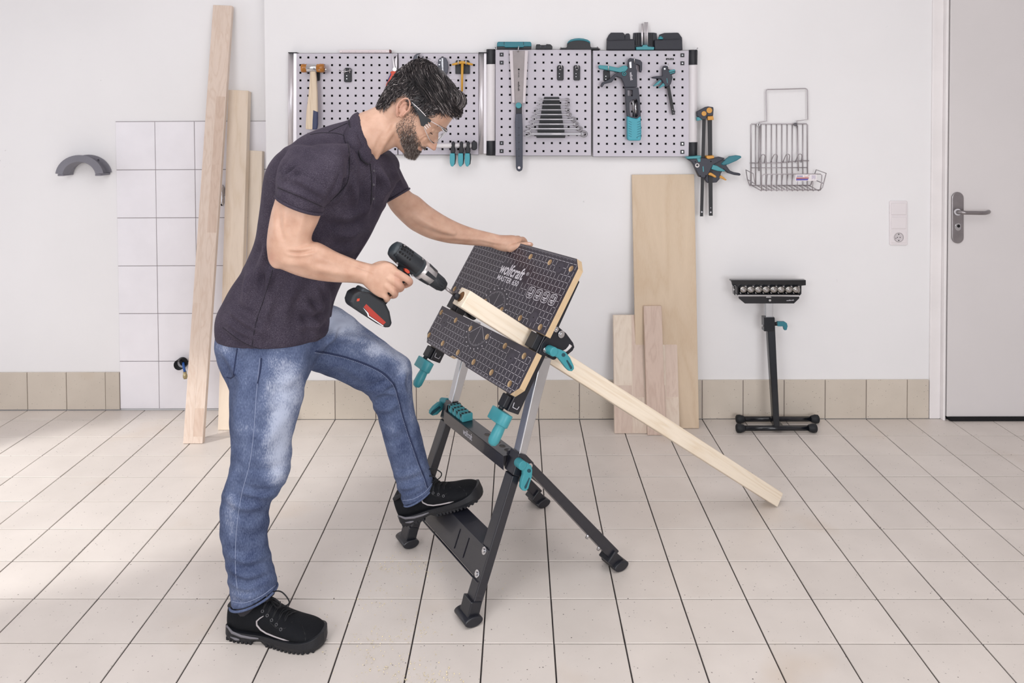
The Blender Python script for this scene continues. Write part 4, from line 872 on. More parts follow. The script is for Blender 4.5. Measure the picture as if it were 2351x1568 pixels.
# combination wrenches and their rack
t = thing('wrench_rack', at(1265, 317, YP), 'black tapered rack holding eight combination wrenches', 'rack')
slab(MB(), [c3(652, 795), c3(800, 795), c3(862, 1205), c3(575, 1205)], YP - .010, .010).build('rack_body', BLACKP, t, bevel=.002)
rows = [(823, 597, 902), (873, 578, 904), (925, 555, 906), (972, 535, 923), (1020, 518, 970), (1068, 497, 994), (1114, 466, 1030), (1166, 450, 1079)]
SATC = mat('satin_chrome_vanadium', (150, 148, 152), .42, .9)
for k, (y, xl, xr) in enumerate(rows):
    s_ = .62 + .38 * k / 7; cx, cy = (xl + xr) / 2, y
    lab = 'chrome combination wrench in the black rack, ' + ('topmost and smallest', 'second from the top', 'third from the top', 'fourth from the top', 'fifth from the top', 'sixth from the top', 'seventh from the top', 'bottom and largest')[k]
    w_ = thing('combination_wrench', at(*c3(cx, y + 20), YP), lab, 'wrench', 'combination wrenches in the rack')
    Yk = YP - .026; hs = 30 * s_ * (1.15 if k == 7 else 1)          # half height of heads, crop px
    bh = 10 * s_ * (1.4 if k == 7 else 1)
    slab(MB(), [c3(xl + hs * 1.6, y - bh), c3(xr - hs, y - bh), c3(xr - hs, y + bh), c3(xl + hs * 1.6, y + bh)], Yk, .005).build('shank', SATC, w_, bevel=.0015)
    L_ = []
    for a in range(-150, 151, 20):
        L_.append((xl + hs * 1.0 - hs * math.cos(math.radians(180 - a)) * -1.15, y + hs * .95 * math.sin(math.radians(a))))
    outer = [(xl + hs + hs * 1.1 * math.cos(math.radians(a)), y - 2 + hs * .95 * math.sin(math.radians(a))) for a in range(-145, 146, 18)]
    inner = [(xl + hs * 1.25 + hs * .42 * math.cos(math.radians(a)), y - 2 + hs * .42 * math.sin(math.radians(a))) for a in range(90, -91, -30)]
    slab(MB(), [c3(*p) for p in outer + [(xl + hs * .25, y + hs * .42)] + inner + [(xl + hs * .2, y - hs * .46)]], Yk - .001, .007).build('open_end', SATC, w_, bevel=.0015)
    mb = MB(); cc = at(*c3(xr - hs * .85, y), Yk + .003); r_ = hs * .72 / 4.357 / ppm(YP)
    mb.tube([cc + V3(math.cos(a) * r_ * 1.1, 0, math.sin(a) * r_) for a in np.linspace(0, 2 * math.pi, 20, endpoint=False)], r_ * .36, 8, closed=True); mb.build('ring_end', SATC, w_)
    mb = MB(); slab(mb, [c3(cx - 40, y - bh * .4), c3(cx + 60, y - bh * .4), c3(cx + 60, y + bh * .4), c3(cx - 40, y + bh * .4)], Yk - .0004, .0006); mb.build('stamped_panel', STEEL, w_)
    slab(MB(), [c3(652 - k * 11, y + 12 * s_), c3(806 + k * 8, y + 12 * s_), c3(808 + k * 8, y + 28 * s_), c3(650 - k * 11, y + 28 * s_)], YP - .034, .03).build('rack_slot', BLACKP, t, bevel=.001)
# cartridge clamp
Yg = YP - .05
def P4(l): return [c4(*p) for p in l]
t = thing('pistol_clamp', at(1455, 322, YP), 'large teal and black pistol grip clamp hanging on the rightmost panel', 'clamp')
SL = mat('slate_plastic', (38, 40, 54), .45, bump=.05, bscale=300)
slab(MB(), P4([(265, 410), (320, 390), (333, 375), (337, 315), (347, 304), (388, 310), (425, 320), (440, 338), (439, 395), (430, 412), (421, 405), (421, 362), (398, 350), (392, 352), (392, 378), (400, 400), (402, 522), (310, 525), (300, 490), (283, 455), (245, 440), (212, 486), (155, 500), (140, 524), (129, 515), (138, 488), (190, 465), (235, 425)]), Yg, .03).build('clamp_body', SL, t, bevel=.003)
slab(MB(), P4([(111, 362), (118, 357), (190, 363), (262, 378), (300, 360), (322, 362), (334, 378), (318, 402), (275, 412), (200, 398), (118, 384)]), Yg - .004, .034).build('teal_handle', TEAL, t, bevel=.005, seg=3)
fr_ = MB(); holed_plate(fr_, P4([(312, 525), (412, 525), (424, 640), (430, 752), (400, 758), (350, 752), (326, 738), (318, 640)]), [P4([(330, 545), (368, 545), (368, 590), (330, 590)])[::-1], P4([(344, 640), (360, 620), (398, 612), (408, 640), (410, 730), (400, 748), (352, 742), (346, 700)])[::-1]], lambda x, y, d: at(x, y, Yg - .002) + V3(0, d, 0), .03, 0, 0); fr_.build('cartridge_frame', SL, t, bevel=.0015)
mb = MB(); mb.cyl(at(*c4(368, 540), Yg + .016), at(*c4(372, 750), Yg + .016), .0034, n=12); mb.cyl(at(*c4(388, 620), Yg + .018), at(*c4(392, 750), Yg + .018), .0058, n=12); mb.build('guide_rod', CHROME, t)
slab(MB(), P4([(328, 740), (360, 752), (400, 760), (428, 738), (434, 860), (430, 918), (420, 924), (340, 924), (330, 912)]), Yg - .006, .042).build('teal_grip', mat('grip_teal', (62, 160, 178), .45), t, bevel=.006, seg=3)
mb = MB()
for k in range(7):
    for (xa, xb, sgn) in ((338, 360, 1), (402, 428, -1)):
        y = 775 + k * 18; slab(mb, P4([(xa, y), (xb, y + 10), (xb, y + 14), (xa, y + 5)] if sgn > 0 else [(xa, y + 10), (xb, y), (xb, y + 5), (xa, y + 14)]), Yg - .0068, .0012)
o = mb.build('grip_ribs', mat('deep_teal', (30, 112, 128), .5), t); o['kind'] = 'stuff'
mb = MB(); cc = at(*c4(304, 422), Yg - .005); mb.tube([cc + V3(math.cos(a), 0, math.sin(a)) * .0085 for a in np.linspace(0, 2 * math.pi, 20, endpoint=False)], .002, 6, closed=True); mb.cyl(cc, cc - V3(0, .002, 0), .003, n=10); mb.build('teal_dial', TEAL, t)
slab(MB(), P4([(342, 335), (358, 330), (360, 378), (346, 380)]), Yg - .003, .004).build('steel_insert', CHROME, t, bevel=.0005)
slab(MB(), circ(*c4(400, 902), .9, 8)[:], Yg - .0068, .001).build('pin_hole', HOLE, t)
word('wolfcraft', c4(345, 412), c4(351, 472), 0, .012, Yg - .0006, PRINT, t, vertical=True, bold=.03)
hookthing(1393, 173, 15, 26, 'black panel hook under the pistol clamp handle', [[(1397, 165, .012), (1397, 160, .056), (1397, 148, .060)]])
mb = MB(); mb.tube([at(*c4(381, 345), Yg - .002), at(*c4(380, 318), Yg - .006), at(*c4(380, 300), Yg - .006)], .0022, 8); mb.build('wire_hook', CHROME, t)
# small one handed clamp
t = thing('one_hand_clamp', at(1540, 263, YP), 'small black one hand clamp with teal triggers right of pistol clamp', 'clamp')
Yg = YP - .04
mb = MB(); slab(mb, P4([(622, 505), (644, 500), (686, 728), (664, 732)]), Yg + .006, .007); mb.build('bar', BARB, t)
for y, x in ((690, 668), (715, 674)): slab(MB(), circ(*c4(x, y), .8, 8), Yg + .0055, .001).build('bar_hole', PRINT, t)
slab(MB(), P4([(590, 385), (598, 365), (612, 360), (632, 366), (640, 390), (668, 400), (690, 398), (688, 420), (660, 430), (668, 450), (655, 498), (640, 515), (622, 522), (604, 505), (592, 480), (580, 462), (560, 460), (512, 455), (513, 446), (550, 440), (592, 438)]), Yg, .022).build('clamp_body', SL, t, bevel=.003)
slab(MB(), P4([(575, 468), (586, 476), (560, 505), (527, 518), (524, 512), (545, 492)]), Yg - .002, .02).build('trigger', TEAL, t, bevel=.002)
slab(MB(), P4([(598, 490), (612, 510), (590, 520), (570, 532), (566, 526), (580, 508)]), Yg - .001, .018).build('trigger', TEAL, t, bevel=.002)
slab(MB(), P4([(640, 398), (680, 388), (688, 394), (686, 402), (642, 412)]), Yg - .003, .022).build('jaw_pad', TEAL, t, bevel=.002)
slab(MB(), P4([(644, 416), (686, 406), (684, 414), (650, 424)]), Yg - .003, .022).build('jaw_pad', TEAL, t, bevel=.002)
slab(MB(), circ(*c4(608, 386), 2, 12), Yg - .001, .002).build('rivet', CHROME, t)
slab(MB(), P4([(622, 456), (626, 456), (630, 492), (626, 492)]), Yg - .001, .0015).build('maker_mark', TEAL, t)
mb = MB(); mb.tube([at(*c4(634, 390), Yg), at(*c4(634, 385), Yg - .01), at(*c4(634, 345), Yg - .01)], .002, 8); mb.build('wire_hook', CHROME, t)
# the two bar clamps under the right post
Yg = YW - .075
def barclamp(label, bar_pts, y0):
    t = thing('bar_clamp', at(*bar_pts[2], Yg), label, 'clamp', 'bar clamps at the end of the panels'); slab(MB(), bar_pts, Yg + .012, .009).build('bar', BARB, t); return t
t = barclamp('black bar clamp with teal handle hanging under the right post, left bar', P4([(893, 760), (916, 760), (896, 1492), (875, 1492)]), 0)
slab(MB(), circ(*c4(886, 1459), 1.9, 12), Yg + .0115, .001).build('bar_hole', PRINT, t)
slab(MB(), P4([(850, 706), (918, 670), (935, 668), (928, 740), (915, 768), (888, 768), (852, 738)]), Yg - .004, .026).build('fixed_jaw', SL, t, bevel=.003)
slab(MB(), circ(*c4(903, 721), 5.6, 20), Yg - .008, .008).build('amber_disc', ORANGE, t, bevel=.001)
slab(MB(), P4([(850, 748), (882, 744), (888, 768), (852, 776)]), Yg - .002, .022).build('jaw_pad', TEAL, t, bevel=.002)
slab(MB(), P4([(780, 1064), (880, 1052), (965, 1058), (1020, 1045), (1062, 1056), (1010, 1086), (975, 1104), (958, 1132), (935, 1180), (905, 1205), (868, 1196), (845, 1150), (828, 1110), (812, 1085)]), Yg - .008, .034).build('sliding_body', SL, t, bevel=.003)
slab(MB(), P4([(970, 1104), (1000, 1112), (1062, 1148), (1058, 1156), (1005, 1152), (958, 1138)]), Yg - .012, .02).build('trigger', TEAL, t, bevel=.003)
slab(MB(), P4([(768, 1046), (880, 1036), (884, 1050), (860, 1058), (780, 1062)]), Yg - .012, .042).build('jaw_pad', TEAL, t, bevel=.002)
slab(MB(), P4([(848, 1056), (878, 1056), (876, 1082), (860, 1084)]), Yg - .0105, .004).build('teal_inlay', TEAL, t, bevel=.001)
slab(MB(), P4([(892, 1118), (899, 1116), (902, 1156), (895, 1158)]), Yg - .0088, .001).build('maker_mark', TEAL, t)
for x, y, r in ((955, 1080, 1.6), (917, 1188, 1.6), (875, 1190, 1.6), (838, 1083, 1.3)): slab(MB(), circ(*c4(x, y), r, 10), Yg - .0088, .001).build('rivet', HOLE, t)
slab(MB(), circ(*c4(852, 1110), 5, 14), Yg - .0088, .001).build('pivot_hole', mat('slot_light'), t)
slab(MB(), circ(*c4(852, 1108), 2.6, 14), Yg - .0094, .001).build('pivot', BLACKP, t)
t = barclamp('black bar clamp with amber parts hanging behind the teal one, right bar', P4([(932, 765), (963, 765), (968, 1487), (942, 1487)]), 0)
Yh = Yg + .02
for y in (1428, 1461): slab(MB(), circ(*c4(953, y), 1.9 if y > 1450 else 1, 12), Yg + .0115, .001).build('bar_hole', PRINT, t)
slab(MB(), P4([(918, 672), (935, 667), (973, 672), (975, 690), (972, 738), (930, 742), (912, 765)]), Yg - .001, .026).build('fixed_jaw', SL, t, bevel=.003)
slab(MB(), circ(*c4(943, 697), 6.6, 22), Yg - .006, .008).build('amber_disc', ORANGE, t, bevel=.001)
slab(MB(), P4([(930, 742), (972, 738), (977, 768), (932, 771)]), Yg - .004, .03).build('jaw_pad', ORANGE, t, bevel=.002)
slab(MB(), P4([(1000, 1062), (1110, 1070), (1070, 1110), (1098, 1148), (1130, 1162), (1172, 1168), (1180, 1178), (1172, 1187), (1130, 1182), (1085, 1168), (1050, 1138), (1030, 1170), (1020, 1212), (998, 1238), (930, 1242), (908, 1215), (925, 1150), (960, 1090)]), Yh - .002, .03).build('sliding_body', SL, t, bevel=.003)
slab(MB(), P4([(1045, 1082), (1100, 1042), (1150, 1034), (1180, 1038), (1186, 1050), (1150, 1074), (1085, 1102), (1045, 1110), (1028, 1098)]), Yh - .006, .03).build('handle', TEAL2, t, bevel=.004)
slab(MB(), P4([(922, 1038), (976, 1035), (980, 1055), (935, 1062), (922, 1055)]), Yh - .034, .05).build('jaw_pad', ORANGE, t, bevel=.002)
slab(MB(), P4([(935, 1180), (945, 1163), (960, 1166), (990, 1186), (997, 1198), (985, 1202), (965, 1190)]), Yh - .035, .03).build('amber_trigger', ORANGE, t, bevel=.002)
slab(MB(), P4([(1022, 1188), (1032, 1184), (1060, 1206), (1074, 1218), (1066, 1224), (1040, 1210), (1018, 1202)]), Yh - .006, .02).build('amber_trigger', ORANGE, t, bevel=.002)
# ================================================================ TIMBER LEANING ON THE WALLS
def leaning(name, label, tl, tr, bl_, br, Yt, thick, m, edge=None, base=True):
    """front-face corners: the top at depth Yt, the bottom standing on the floor"""
    BL, BR = onz(*bl_, .0008), onz(*br, .0008); TL, TR = at(*tl, Yt), at(*tr, Yt)
    Yb = (BL[1] + BR[1]) / 2; BL = at(bl_[0], bl_[1], Yb); BR = at(br[0], br[1], Yb); BL[2] = BR[2] = .0015
    n = unit(np.cross(TR - TL, BL - TL)); n = n if n[1] > 0 else -n
    t = thing(name, (BL + BR) / 2, label, 'timber')
    o = MB().prism([TL, TR, BR, BL], n * thick).build('timber', m, t, bevel=.002); return t, (TL, TR, BR, BL), n, o
BEE = wood('finger_jointed_beech', (220, 202, 188), (208, 184, 166), (0, 0, 1), 1.6, .5)
BEE2 = wood('finger_jointed_beech_dark', (210, 188, 172), (198, 172, 154), (0, 0, 1), 1.6, .5)
SPR = wood('planed_spruce', (230, 214, 196), (218, 198, 174), (0, 0, 1), .8, .5)
SPR2 = wood('planed_spruce_light', (231, 217, 200), (220, 202, 180), (0, 0, 1), .8, .5)
t, (TL, TR, BR, BL), n, o = leaning('beech_strip', 'tall narrow finger jointed beech strip leaning left of the man', (489, 11), (533, 13), (420, 1019), (465, 1019), YL - .04, .026, BEE)
k = 0
for c_ in range(2):
    s_ = 0.02 + .05 * c_
    while s_ < .98:
        L_ = .10 + rng.random() * .13; e_ = min(s_ + L_, .985)
        if rng.random() < .5:
            f = lambda u, v: TL + (TR - TL) * u + (BL - TL) * v + ((BR - BL) - (TR - TL)) * u * v - n * .0004
            MB().prism([f(.03 + c_ * .47, s_), f(.03 + c_ * .47 + .46, s_), f(.03 + c_ * .47 + .46, e_), f(.03 + c_ * .47, e_)], n * .001).build('lamella', BEE2 if rng.random() < .6 else BEE, o)
        s_ = e_
leaning('spruce_plank', 'wide pale planed plank leaning behind the beech strip', (524, 206), (570, 208), (500, 988), (546, 988), YL - .05, .045, SPR)
leaning('spruce_batten', 'shorter pale batten leaning closest to the wall step', (571, 345), (602, 347), (560, 966), (590, 966), YL - .04, .035, SPR2)
PLY = wood('birch_plywood', (212, 192, 168), (202, 178, 150), (0, 0, 1), .35, .6, 5)
leaning('plywood_board', 'tall weathered plywood board leaning on the wall right of bench', (1451, 401), (1594, 400), (1463, 984), (1605, 984), YW - .022, .018, PLY)
GL = [wood('glued_beech_a', (218, 202, 186), (206, 184, 168), (0, 0, 1), 1.2, .5), wood('glued_beech_b', (226, 212, 196), (214, 196, 178), (0, 0, 1), 1.2, .5), wood('glued_beech_c', (212, 192, 178), (200, 176, 162), (0, 0, 1), 1.2, .5)]
t, (TL, TR, BR, BL), n, o = leaning('glued_board', 'short wide glued beech board leaning before the plywood', (1408, 723), (1553, 722), (1411, 996), (1561, 995), YW - .06, .024, GL[0])
for k, (a, b_) in enumerate(((.005, .28), (.29, .47), (.47, .62), (.62, .8), (.81, .995))):
    f = lambda u, v: TL + (TR - TL) * u + (BL - TL) * v + ((BR - BL) - (TR - TL)) * u * v - n * .0005
    MB().prism([f(a, .004), f(b_ - .004, .004), f(b_ - .004, .6 + .1 * (k % 3)), f(a, .6 + .1 * (k % 3))], n * .001).build('lamella', GL[(k + 1) % 3], o)
    MB().prism([f(a, .603 + .1 * (k % 3)), f(b_ - .004, .603 + .1 * (k % 3)), f(b_ - .004, .997), f(a, .997)], n * .001).build('lamella', GL[(k + 2) % 3], o)
leaning('beech_offcut', 'narrow reddish beech offcut leaning in front of the glued board', (1478, 702), (1519, 702), (1487, 1000), (1529, 1000), YW - .095, .02, wood('reddish_beech', (206, 184, 170), (190, 164, 150), (0, 0, 1), 1.5, .5))
# ================================================================ PIPE AND VALVE ON THE WHITE TILES
t = thing('pipe_outlet', at(421, 832, YL), 'black pipe outlet with blue hose and brass fitting beside the beech strip', 'pipe')
mb = MB(); c0 = at(421, 831, YL); mb.tube([c0 + V3(0, -.002, 0), c0 + V3(-.002, -.05, 0)], [.028, .026], 24, caps=False); mb.cyl(c0, c0 - V3(0, .003, 0), .032, n=24); mb.build('pipe_socket', BLACKP, t)
slab(MB(), circ(421, 831, 9.5, 20), YL - .045, .002).build('pipe_mouth', HOLE, t)
mb = MB(); mb.tube([at(421, 833, YL - .045), at(421, 838, YL - .06), at(423, 848, YL - .06), at(425, 856, YL - .058)], .006, 10); mb.build('blue_hose', mat('blue_hose', (44, 96, 176), .4), t)
mb = MB(); mb.lathe(at(424.5, 853, YL - .058), unit((.05, 0, -1)), [(0, .008), (.014, .009), (.016, .011), (.03, .011), (.032, .008), (.036, .009), (.037, .0)], 14); mb.build('brass_fitting', mat('pale_brass', (186, 172, 132), .3, .8), t)
t = thing('wall_valve', at(511, 445, YL), 'small chrome wall valve seen between the beech strip and the plank', 'valve')
mb = MB(); mb.cyl(at(512, 440, YL), at(512, 440, YL - .03), .022, n=16); mb.build('valve_rose', STEEL, t, bevel=.002)
mb = MB(); mb.lathe(at(511, 424, YL - .03), (0, 0, -1), [(0, .004), (.01, .008), (.03, .010), (.05, .006), (.07, .009), (.09, .009), (.1, .006), (.108, .004)], 14); mb.build('valve_body', CHROME, t)
mb = MB(); mb.ball(at(510, 470, YL - .03), .007, 8); mb.build('valve_handle', HOLE, t)
# ================================================================ WIRE BASKET
c5 = lambda X, Y: (1690 + X / 5.6, 180 + Y / 5.6)
WIRE = mat('grey_wire', (172, 166, 170), .3, .6)
t = thing('wire_basket', at(1805, 438, YW), 'chrome wire basket with hanging loop and price label on the wall', 'basket')
Yb, Yf = YW - .008, YW - .115
def wire(name, pts, par=t, r=.0022, closed=False):
    mb = MB(); mb.tube([at(*c5(x, y), Y_) for x, y, Y_ in pts], r, 7, closed=closed); return mb.build(name, WIRE, par)
wire('hanging_loop', [(300, 640, Yb), (300, 565, Yb - .01), (392, 548, Yb - .014), (390, 400, Yb - .014), (385, 165, Yb - .012), (392, 150, Yb - .012), (408, 144, Yb - .012), (640, 138, Yb - .012), (890, 130, Yb - .012), (908, 138, Yb - .012), (916, 156, Yb - .012), (920, 530, Yb - .014), (780, 548, Yb - .01), (785, 640, Yb)], r=.0027)
wire('rim_wire', [(192, 1375, Yb), (192, 600, Yb), (200, 586, Yb), (905, 584, Yb), (917, 596, Yb), (918, 1372, Yb)], r=.0026)
for x in (252, 320, 386, 455, 521, 588, 656, 722, 858): wire('upright_wire', [(x, 586, Yb), (x, 1376, Yb)])
for (x, x2) in ((298, 294), (788, 800)): wire('upright_wire', [(x, 610, Yb - .006), (x2 if x < 500 else 795, 1000, Yb - .006), (x2, 1190, Yb - .006)], r=.0028)
wire('cross_wire', [(178, 1088, Yb - .004), (560, 1085, Yb - .004), (850, 1058, Yb - .004), (935, 1058, Yb - .004)], r=.0026)
wire('cross_wire', [(190, 1150, Yb - .004), (915, 1146, Yb - .004)]); wire('cross_wire', [(172, 1376, Yb - .002), (950, 1376, Yb - .002)], r=.0028)
for k in range(4):
    x = 285 + 158 * k; d = -6 * k // 3; wire('hook_wire', [(x, 1085 + d, Yb - .004), (x + 30, 1010 + d, Yb - .03), (x + 45, 985 + d, Yb - .036), (x + 62, 976 + d, Yb - .04), (x + 82, 984 + d, Yb - .036), (x + 88, 1005 + d, Yb - .03), (x + 76, 1085 + d, Yb - .004)])
wire('front_rim', [(325, 1442, Yf), (330, 1300, Yf), (338, 1252, Yf), (358, 1232, Yf), (700, 1230, Yf), (1085, 1230, Yf), (1102, 1245, Yf), (1098, 1340, Yf), (1078, 1442, Yf)], r=.0026)
wire('front_floor_wire', [(318, 1434, Yf), (1082, 1434, Yf)], r=.0026)
for k in range(12):
    x = 205 + 67 * k; wire('floor_wire', [(x, 1378, Yb), (x + 120, 1446, Yf)], r=.0023)
for k in range(1, 11):
    x = 405 + 66 * (k - 1); wire('front_wire', [(x, 1231, Yf), (x - 20, 1436, Yf)], r=.0018)
for pts in ([(195, 1378, Yb), (172, 1368, Yb), (145, 1300, Yb - .03), (126, 1176, Yb - .05), (218, 1222, Yf), (250, 1372, Yf)], [(145, 1300, Yb - .03), (250, 1360, Yf)], [(960, 1372, Yb), (1030, 1174, Yb - .02), (1158, 1220, Yf), (1112, 1400, Yf), (1078, 1440, Yf)], [(1000, 1300, Yb - .01), (1122, 1350, Yf)]): wire('side_wire', pts, r=.0024)
mb = MB()
mb.tube([at(*c5(288, 597), Yb - .012) + V3(math.cos(a), 0, math.sin(a)) * .0065 for a in np.linspace(0, 2 * math.pi, 18, endpoint=False)], .0026, 8, closed=True); mb.build('screw_ring', CHROME, t)
mb = MB(); mb.cyl(at(*c5(762, 592), Yb + .006), at(*c5(762, 592), Yb - .016), .0085, n=16); mb.build('wall_plug', mat('plug_grey', (86, 82, 88), .5), t)
lb = slab(MB(), [c5(766, 1236), c5(1040, 1234), c5(1036, 1316), c5(758, 1320)], Yf - .005, .0012).build('price_label', WHITEP, t, label='white card label with red and blue bars')
slab(MB(), [c5(774, 1276), c5(936, 1274), c5(934, 1286), c5(773, 1289)], Yf - .0056, .0006).build('label_bar', mat('label_red', (176, 74, 62), .6), lb)
slab(MB(), [c5(773, 1291), c5(930, 1289), c5(922, 1310), c5(772, 1312)], Yf - .0056, .0006).build('label_bar', mat('label_violet', (98, 88, 168), .6), lb)
word('FAWAS', c5(780, 1268), c5(856, 1266), 0, .0068, Yf - .005, mat('label_blue', (70, 62, 150), .6), lb, bold=.02)
mb = MB(); mb.tube([at(*c5(x, y), Yf - .0056) for x, y in ((880, 1252), (892, 1266), (915, 1262), (945, 1244))], .0007, 5); mb.build('label_tick', mat('label_orange', (210, 110, 70), .6), lb)
mb = MB()
for k in range(5): slab(mb, [c5(975 + 10 * k, 1246), c5(979 + 10 * k, 1246), c5(979 + 10 * k, 1300 - 8 * (k % 3)), c5(975 + 10 * k, 1300 - 8 * (k % 3))], Yf - .0056, .0006)
mb.build('label_marks', mat('label_grey', (170, 160, 190), .6), lb)
# ================================================================ ROLLER STAND
c6 = lambda X, Y: (1640 + X / 4.019, 620 + Y / 4.019)
Y1, Y2 = 1.545, 1.437
t = thing('roller_stand', onz(1783, 992), 'black roller stand with eight ball rollers leaning by the wall', 'stand')
for (xa, xb, y_, Y_) in ((1690, 1880, 958, Y1), (1690, 1875, 985, Y2)):
    a, b_ = at(xa + 10, y_, Y_), at(xb - 12, y_, Y_); a[2] = b_[2] = .0215
    mb = MB(); mb.cyl(a, b_, .0125, n=18); fb = mb.build('base_tube', GLOSSB, t)
    for e, d_ in ((at(xa, y_, Y_), 1), (at(xb, y_, Y_), -1)):
        e[2] = .0215; mb = MB(); mb.lathe(e, (d_, 0, 0), [(-.002, .0), (0, .014), (.004, .0195), (.018, .0208), (.036, .016), (.040, .013)], 20); mb.build('rubber_cap', RUBBER, fb)
def post4(x0b, x1b, yb, Yb_, x0t, x1t, yt, Yt_, d):
    a, b_ = at(x0b, yb, Yb_), at(x1b, yb, Yb_); c, e = at(x1t, yt, Yt_), at(x0t, yt, Yt_); return MB().prism([a, b_, c, e], (0.0, d, 0))
post4(1777.5, 1791, 989, Y2 - .008, 1762, 1780, 750, 1.50, .034).build('outer_post', GLOSSB, t, bevel=.004)
mb = MB(); mb.box(at(1783, 970, (Y1 + Y2) / 2) * V3(1, 1, 0) + V3(0, 0, .0215), (.030, Y1 - Y2, .024)); mb.build('base_link', GLOSSB, t, bevel=.003)
post4(1758.5, 1775, 735, 1.508, 1758.5, 1775, 692, 1.51, .022).build('inner_post', ZINC, t, bevel=.002)
post4(1754.5, 1780, 761, 1.494, 1754, 1779, 729, 1.50, .040).build('clamp_collar', GLOSSB, t, bevel=.002)
mb = MB(); mb.cyl(at(*c6(560, 497), 1.515), at(*c6(590, 495), 1.515), .009, n=14); mb.build('lever_boss', BLACKP, t)
slab(MB(), [c6(582, 478), c6(650, 478), c6(672, 492), c6(678, 520), c6(670, 555), c6(648, 558), c6(642, 540), c6(640, 522), c6(582, 520)], 1.505, .018).build('clamp_lever', TEAL2, t, bevel=.003)
mb = MB(); mb.cyl(at(*c6(440, 513), 1.515), at(*c6(478, 513), 1.515), .005, n=8); mb.build('collar_nut', CHROME, t)
Yr = 1.495
slab(MB(), [c6(225, 246), c6(785, 246), c6(784, 262), c6(735, 309), c6(282, 309), c6(226, 262)], Yr, .004).build('lower_plate', GLOSSB, t, bevel=.001)
mb = MB(); slab(mb, [c6(155, 95), c6(845, 95), c6(845, 141), c6(805, 145), c6(804, 220), c6(785, 235), c6(210, 230), c6(206, 145), c6(165, 138)], Yr + .022, .006); slab(mb, [c6(155, 93), c6(845, 93), c6(845, 106), c6(155, 106)], Yr - .004, .03); slab(mb, [c6(205, 222), c6(800, 226), c6(785, 238), c6(212, 234)], Yr - .004, .03); mb.build('roller_tray', GLOSSB, t, bevel=.001)
slab(MB(), [c6(215, 231), c6(784, 231), c6(782, 238), c6(217, 238)], Yr - .0046, .001).build('tray_lip', CHROME, t)
for x0_ in (180, 206): mb = MB(); slab(mb, [c6(x0_, 150), c6(x0_ + 16, 150), c6(x0_ + 16, 235), c6(x0_ + 4, 228)], Yr - .003, .028); mb.build('side_plate', GLOSSB, t, bevel=.001)
mb = MB(); mb.cyl(at(*c6(184, 180), Yr), at(*c6(176, 180), Yr), .006, n=10); mb.build('side_screw', CHROME, t)
for k, x in enumerate((267, 337, 408, 478, 550, 617, 690, 757)):
    p = at(*c6(x, 183), Yr + .004); mb = MB()
    mb.prism([at(*c6(x + dx, 183 + dy), Yr + .006) for dx, dy in ((-36, -10), (-22, -32), (30, -38), (36, 12), (22, 34), (-30, 36))], (0, .014, 0)); ro = mb.build('roller_socket', CHROME, t, bevel=.002)
    mb = MB(); mb.lathe(p + V3(0, .006, 0), (0, -1, 0), [(0, .0185), (.005, .0185), (.009, .013), (.012, .0)], 20); mb.build('roller_ball', mat('roller_steel', (170, 168, 164), .22, 1.), ro)
    mb = MB(); mb.cyl(p - V3(0, .005, 0), p - V3(0, .0085, 0), .0055, n=10); mb.build('centre_screw', STEEL, ro)
mb = MB(); p = at(*c6(510, 277), Yr); mb.cyl(p, p - V3(0, .003, 0), .009, n=16, m=1); mb.cyl(p - V3(0, .003, 0), p - V3(0, .006, 0), .0055, n=8); mb.build('plate_bolt', [CHROME, BLACKP], t)
slab(MB(), [c6(478, 246), c6(524, 246), c6(524, 254), c6(478, 254)], Yr - .001, .002).build('tube_tab', ZINC, t)
word('wolfcraft', c6(665, 287), c6(735, 282), 0, .0065, Yr, PRINT, t, bold=.01)
# ================================================================ THE MAN
from mathutils import noise as mn
from mathutils.bvhtree import BVHTree
man = thing('person', V3(-.80, .12, 0), 'bearded man in dark polo shirt, faded jeans and safety glasses, one foot on the step', 'person')
def catmull(A, k):
    A = np.array(A, float); n = len(A); out = []
    for i in range(n - 1):
        p0, p1, p2, p3 = A[max(i - 1, 0)], A[i], A[i + 1], A[min(i + 2, n - 1)]
        for j in range(k):
            t = j / k; out.append(.5 * ((2 * p1) + (-p0 + p2) * t + (2 * p0 - 5 * p1 + 4 * p2 - p3) * t * t + (-p0 + 3 * p1 - 3 * p2 + p3) * t ** 3))
    out.append(A[-1]); return np.array(out)
def loft(mb, secs, n=40, k=5, p=2.0, m=0):
    """secs: (xL, yL, xR, yR, Y, half depth, shear) silhouette pixels + depth of each cross-section"""
    S_ = catmull([tuple(s) + (0.,) * (7 - len(s)) for s in secs], k); vs = []
    for xl, yl, xr, yr, Y, hy, rho in S_:
        L_, R_ = at(xl, yl, Y), at(xr, yr, Y); c = (L_ + R_) / 2; a = (R_ - L_) / 2
        for j in range(n):
            t = 2 * math.pi * j / n; ct, st = math.cos(t), math.sin(t)
            ct2, st2 = math.copysign(abs(ct) ** (2 / p), ct), math.copysign(abs(st) ** (2 / p), st)
            vs.append(c + a * ct2 + V3(0, hy * (rho * ct2 + math.sqrt(1 - rho * rho) * st2), 0))
    K = len(S_); fs = [(i * n + j, (i + 1) * n + j, (i + 1) * n + (j + 1) % n, i * n + (j + 1) % n) for i in range(K - 1) for j in range(n)]
    fs += [tuple(range(n))[::-1], tuple((K - 1) * n + j for j in range(n))]
    return mb.add(vs, fs, m, True)
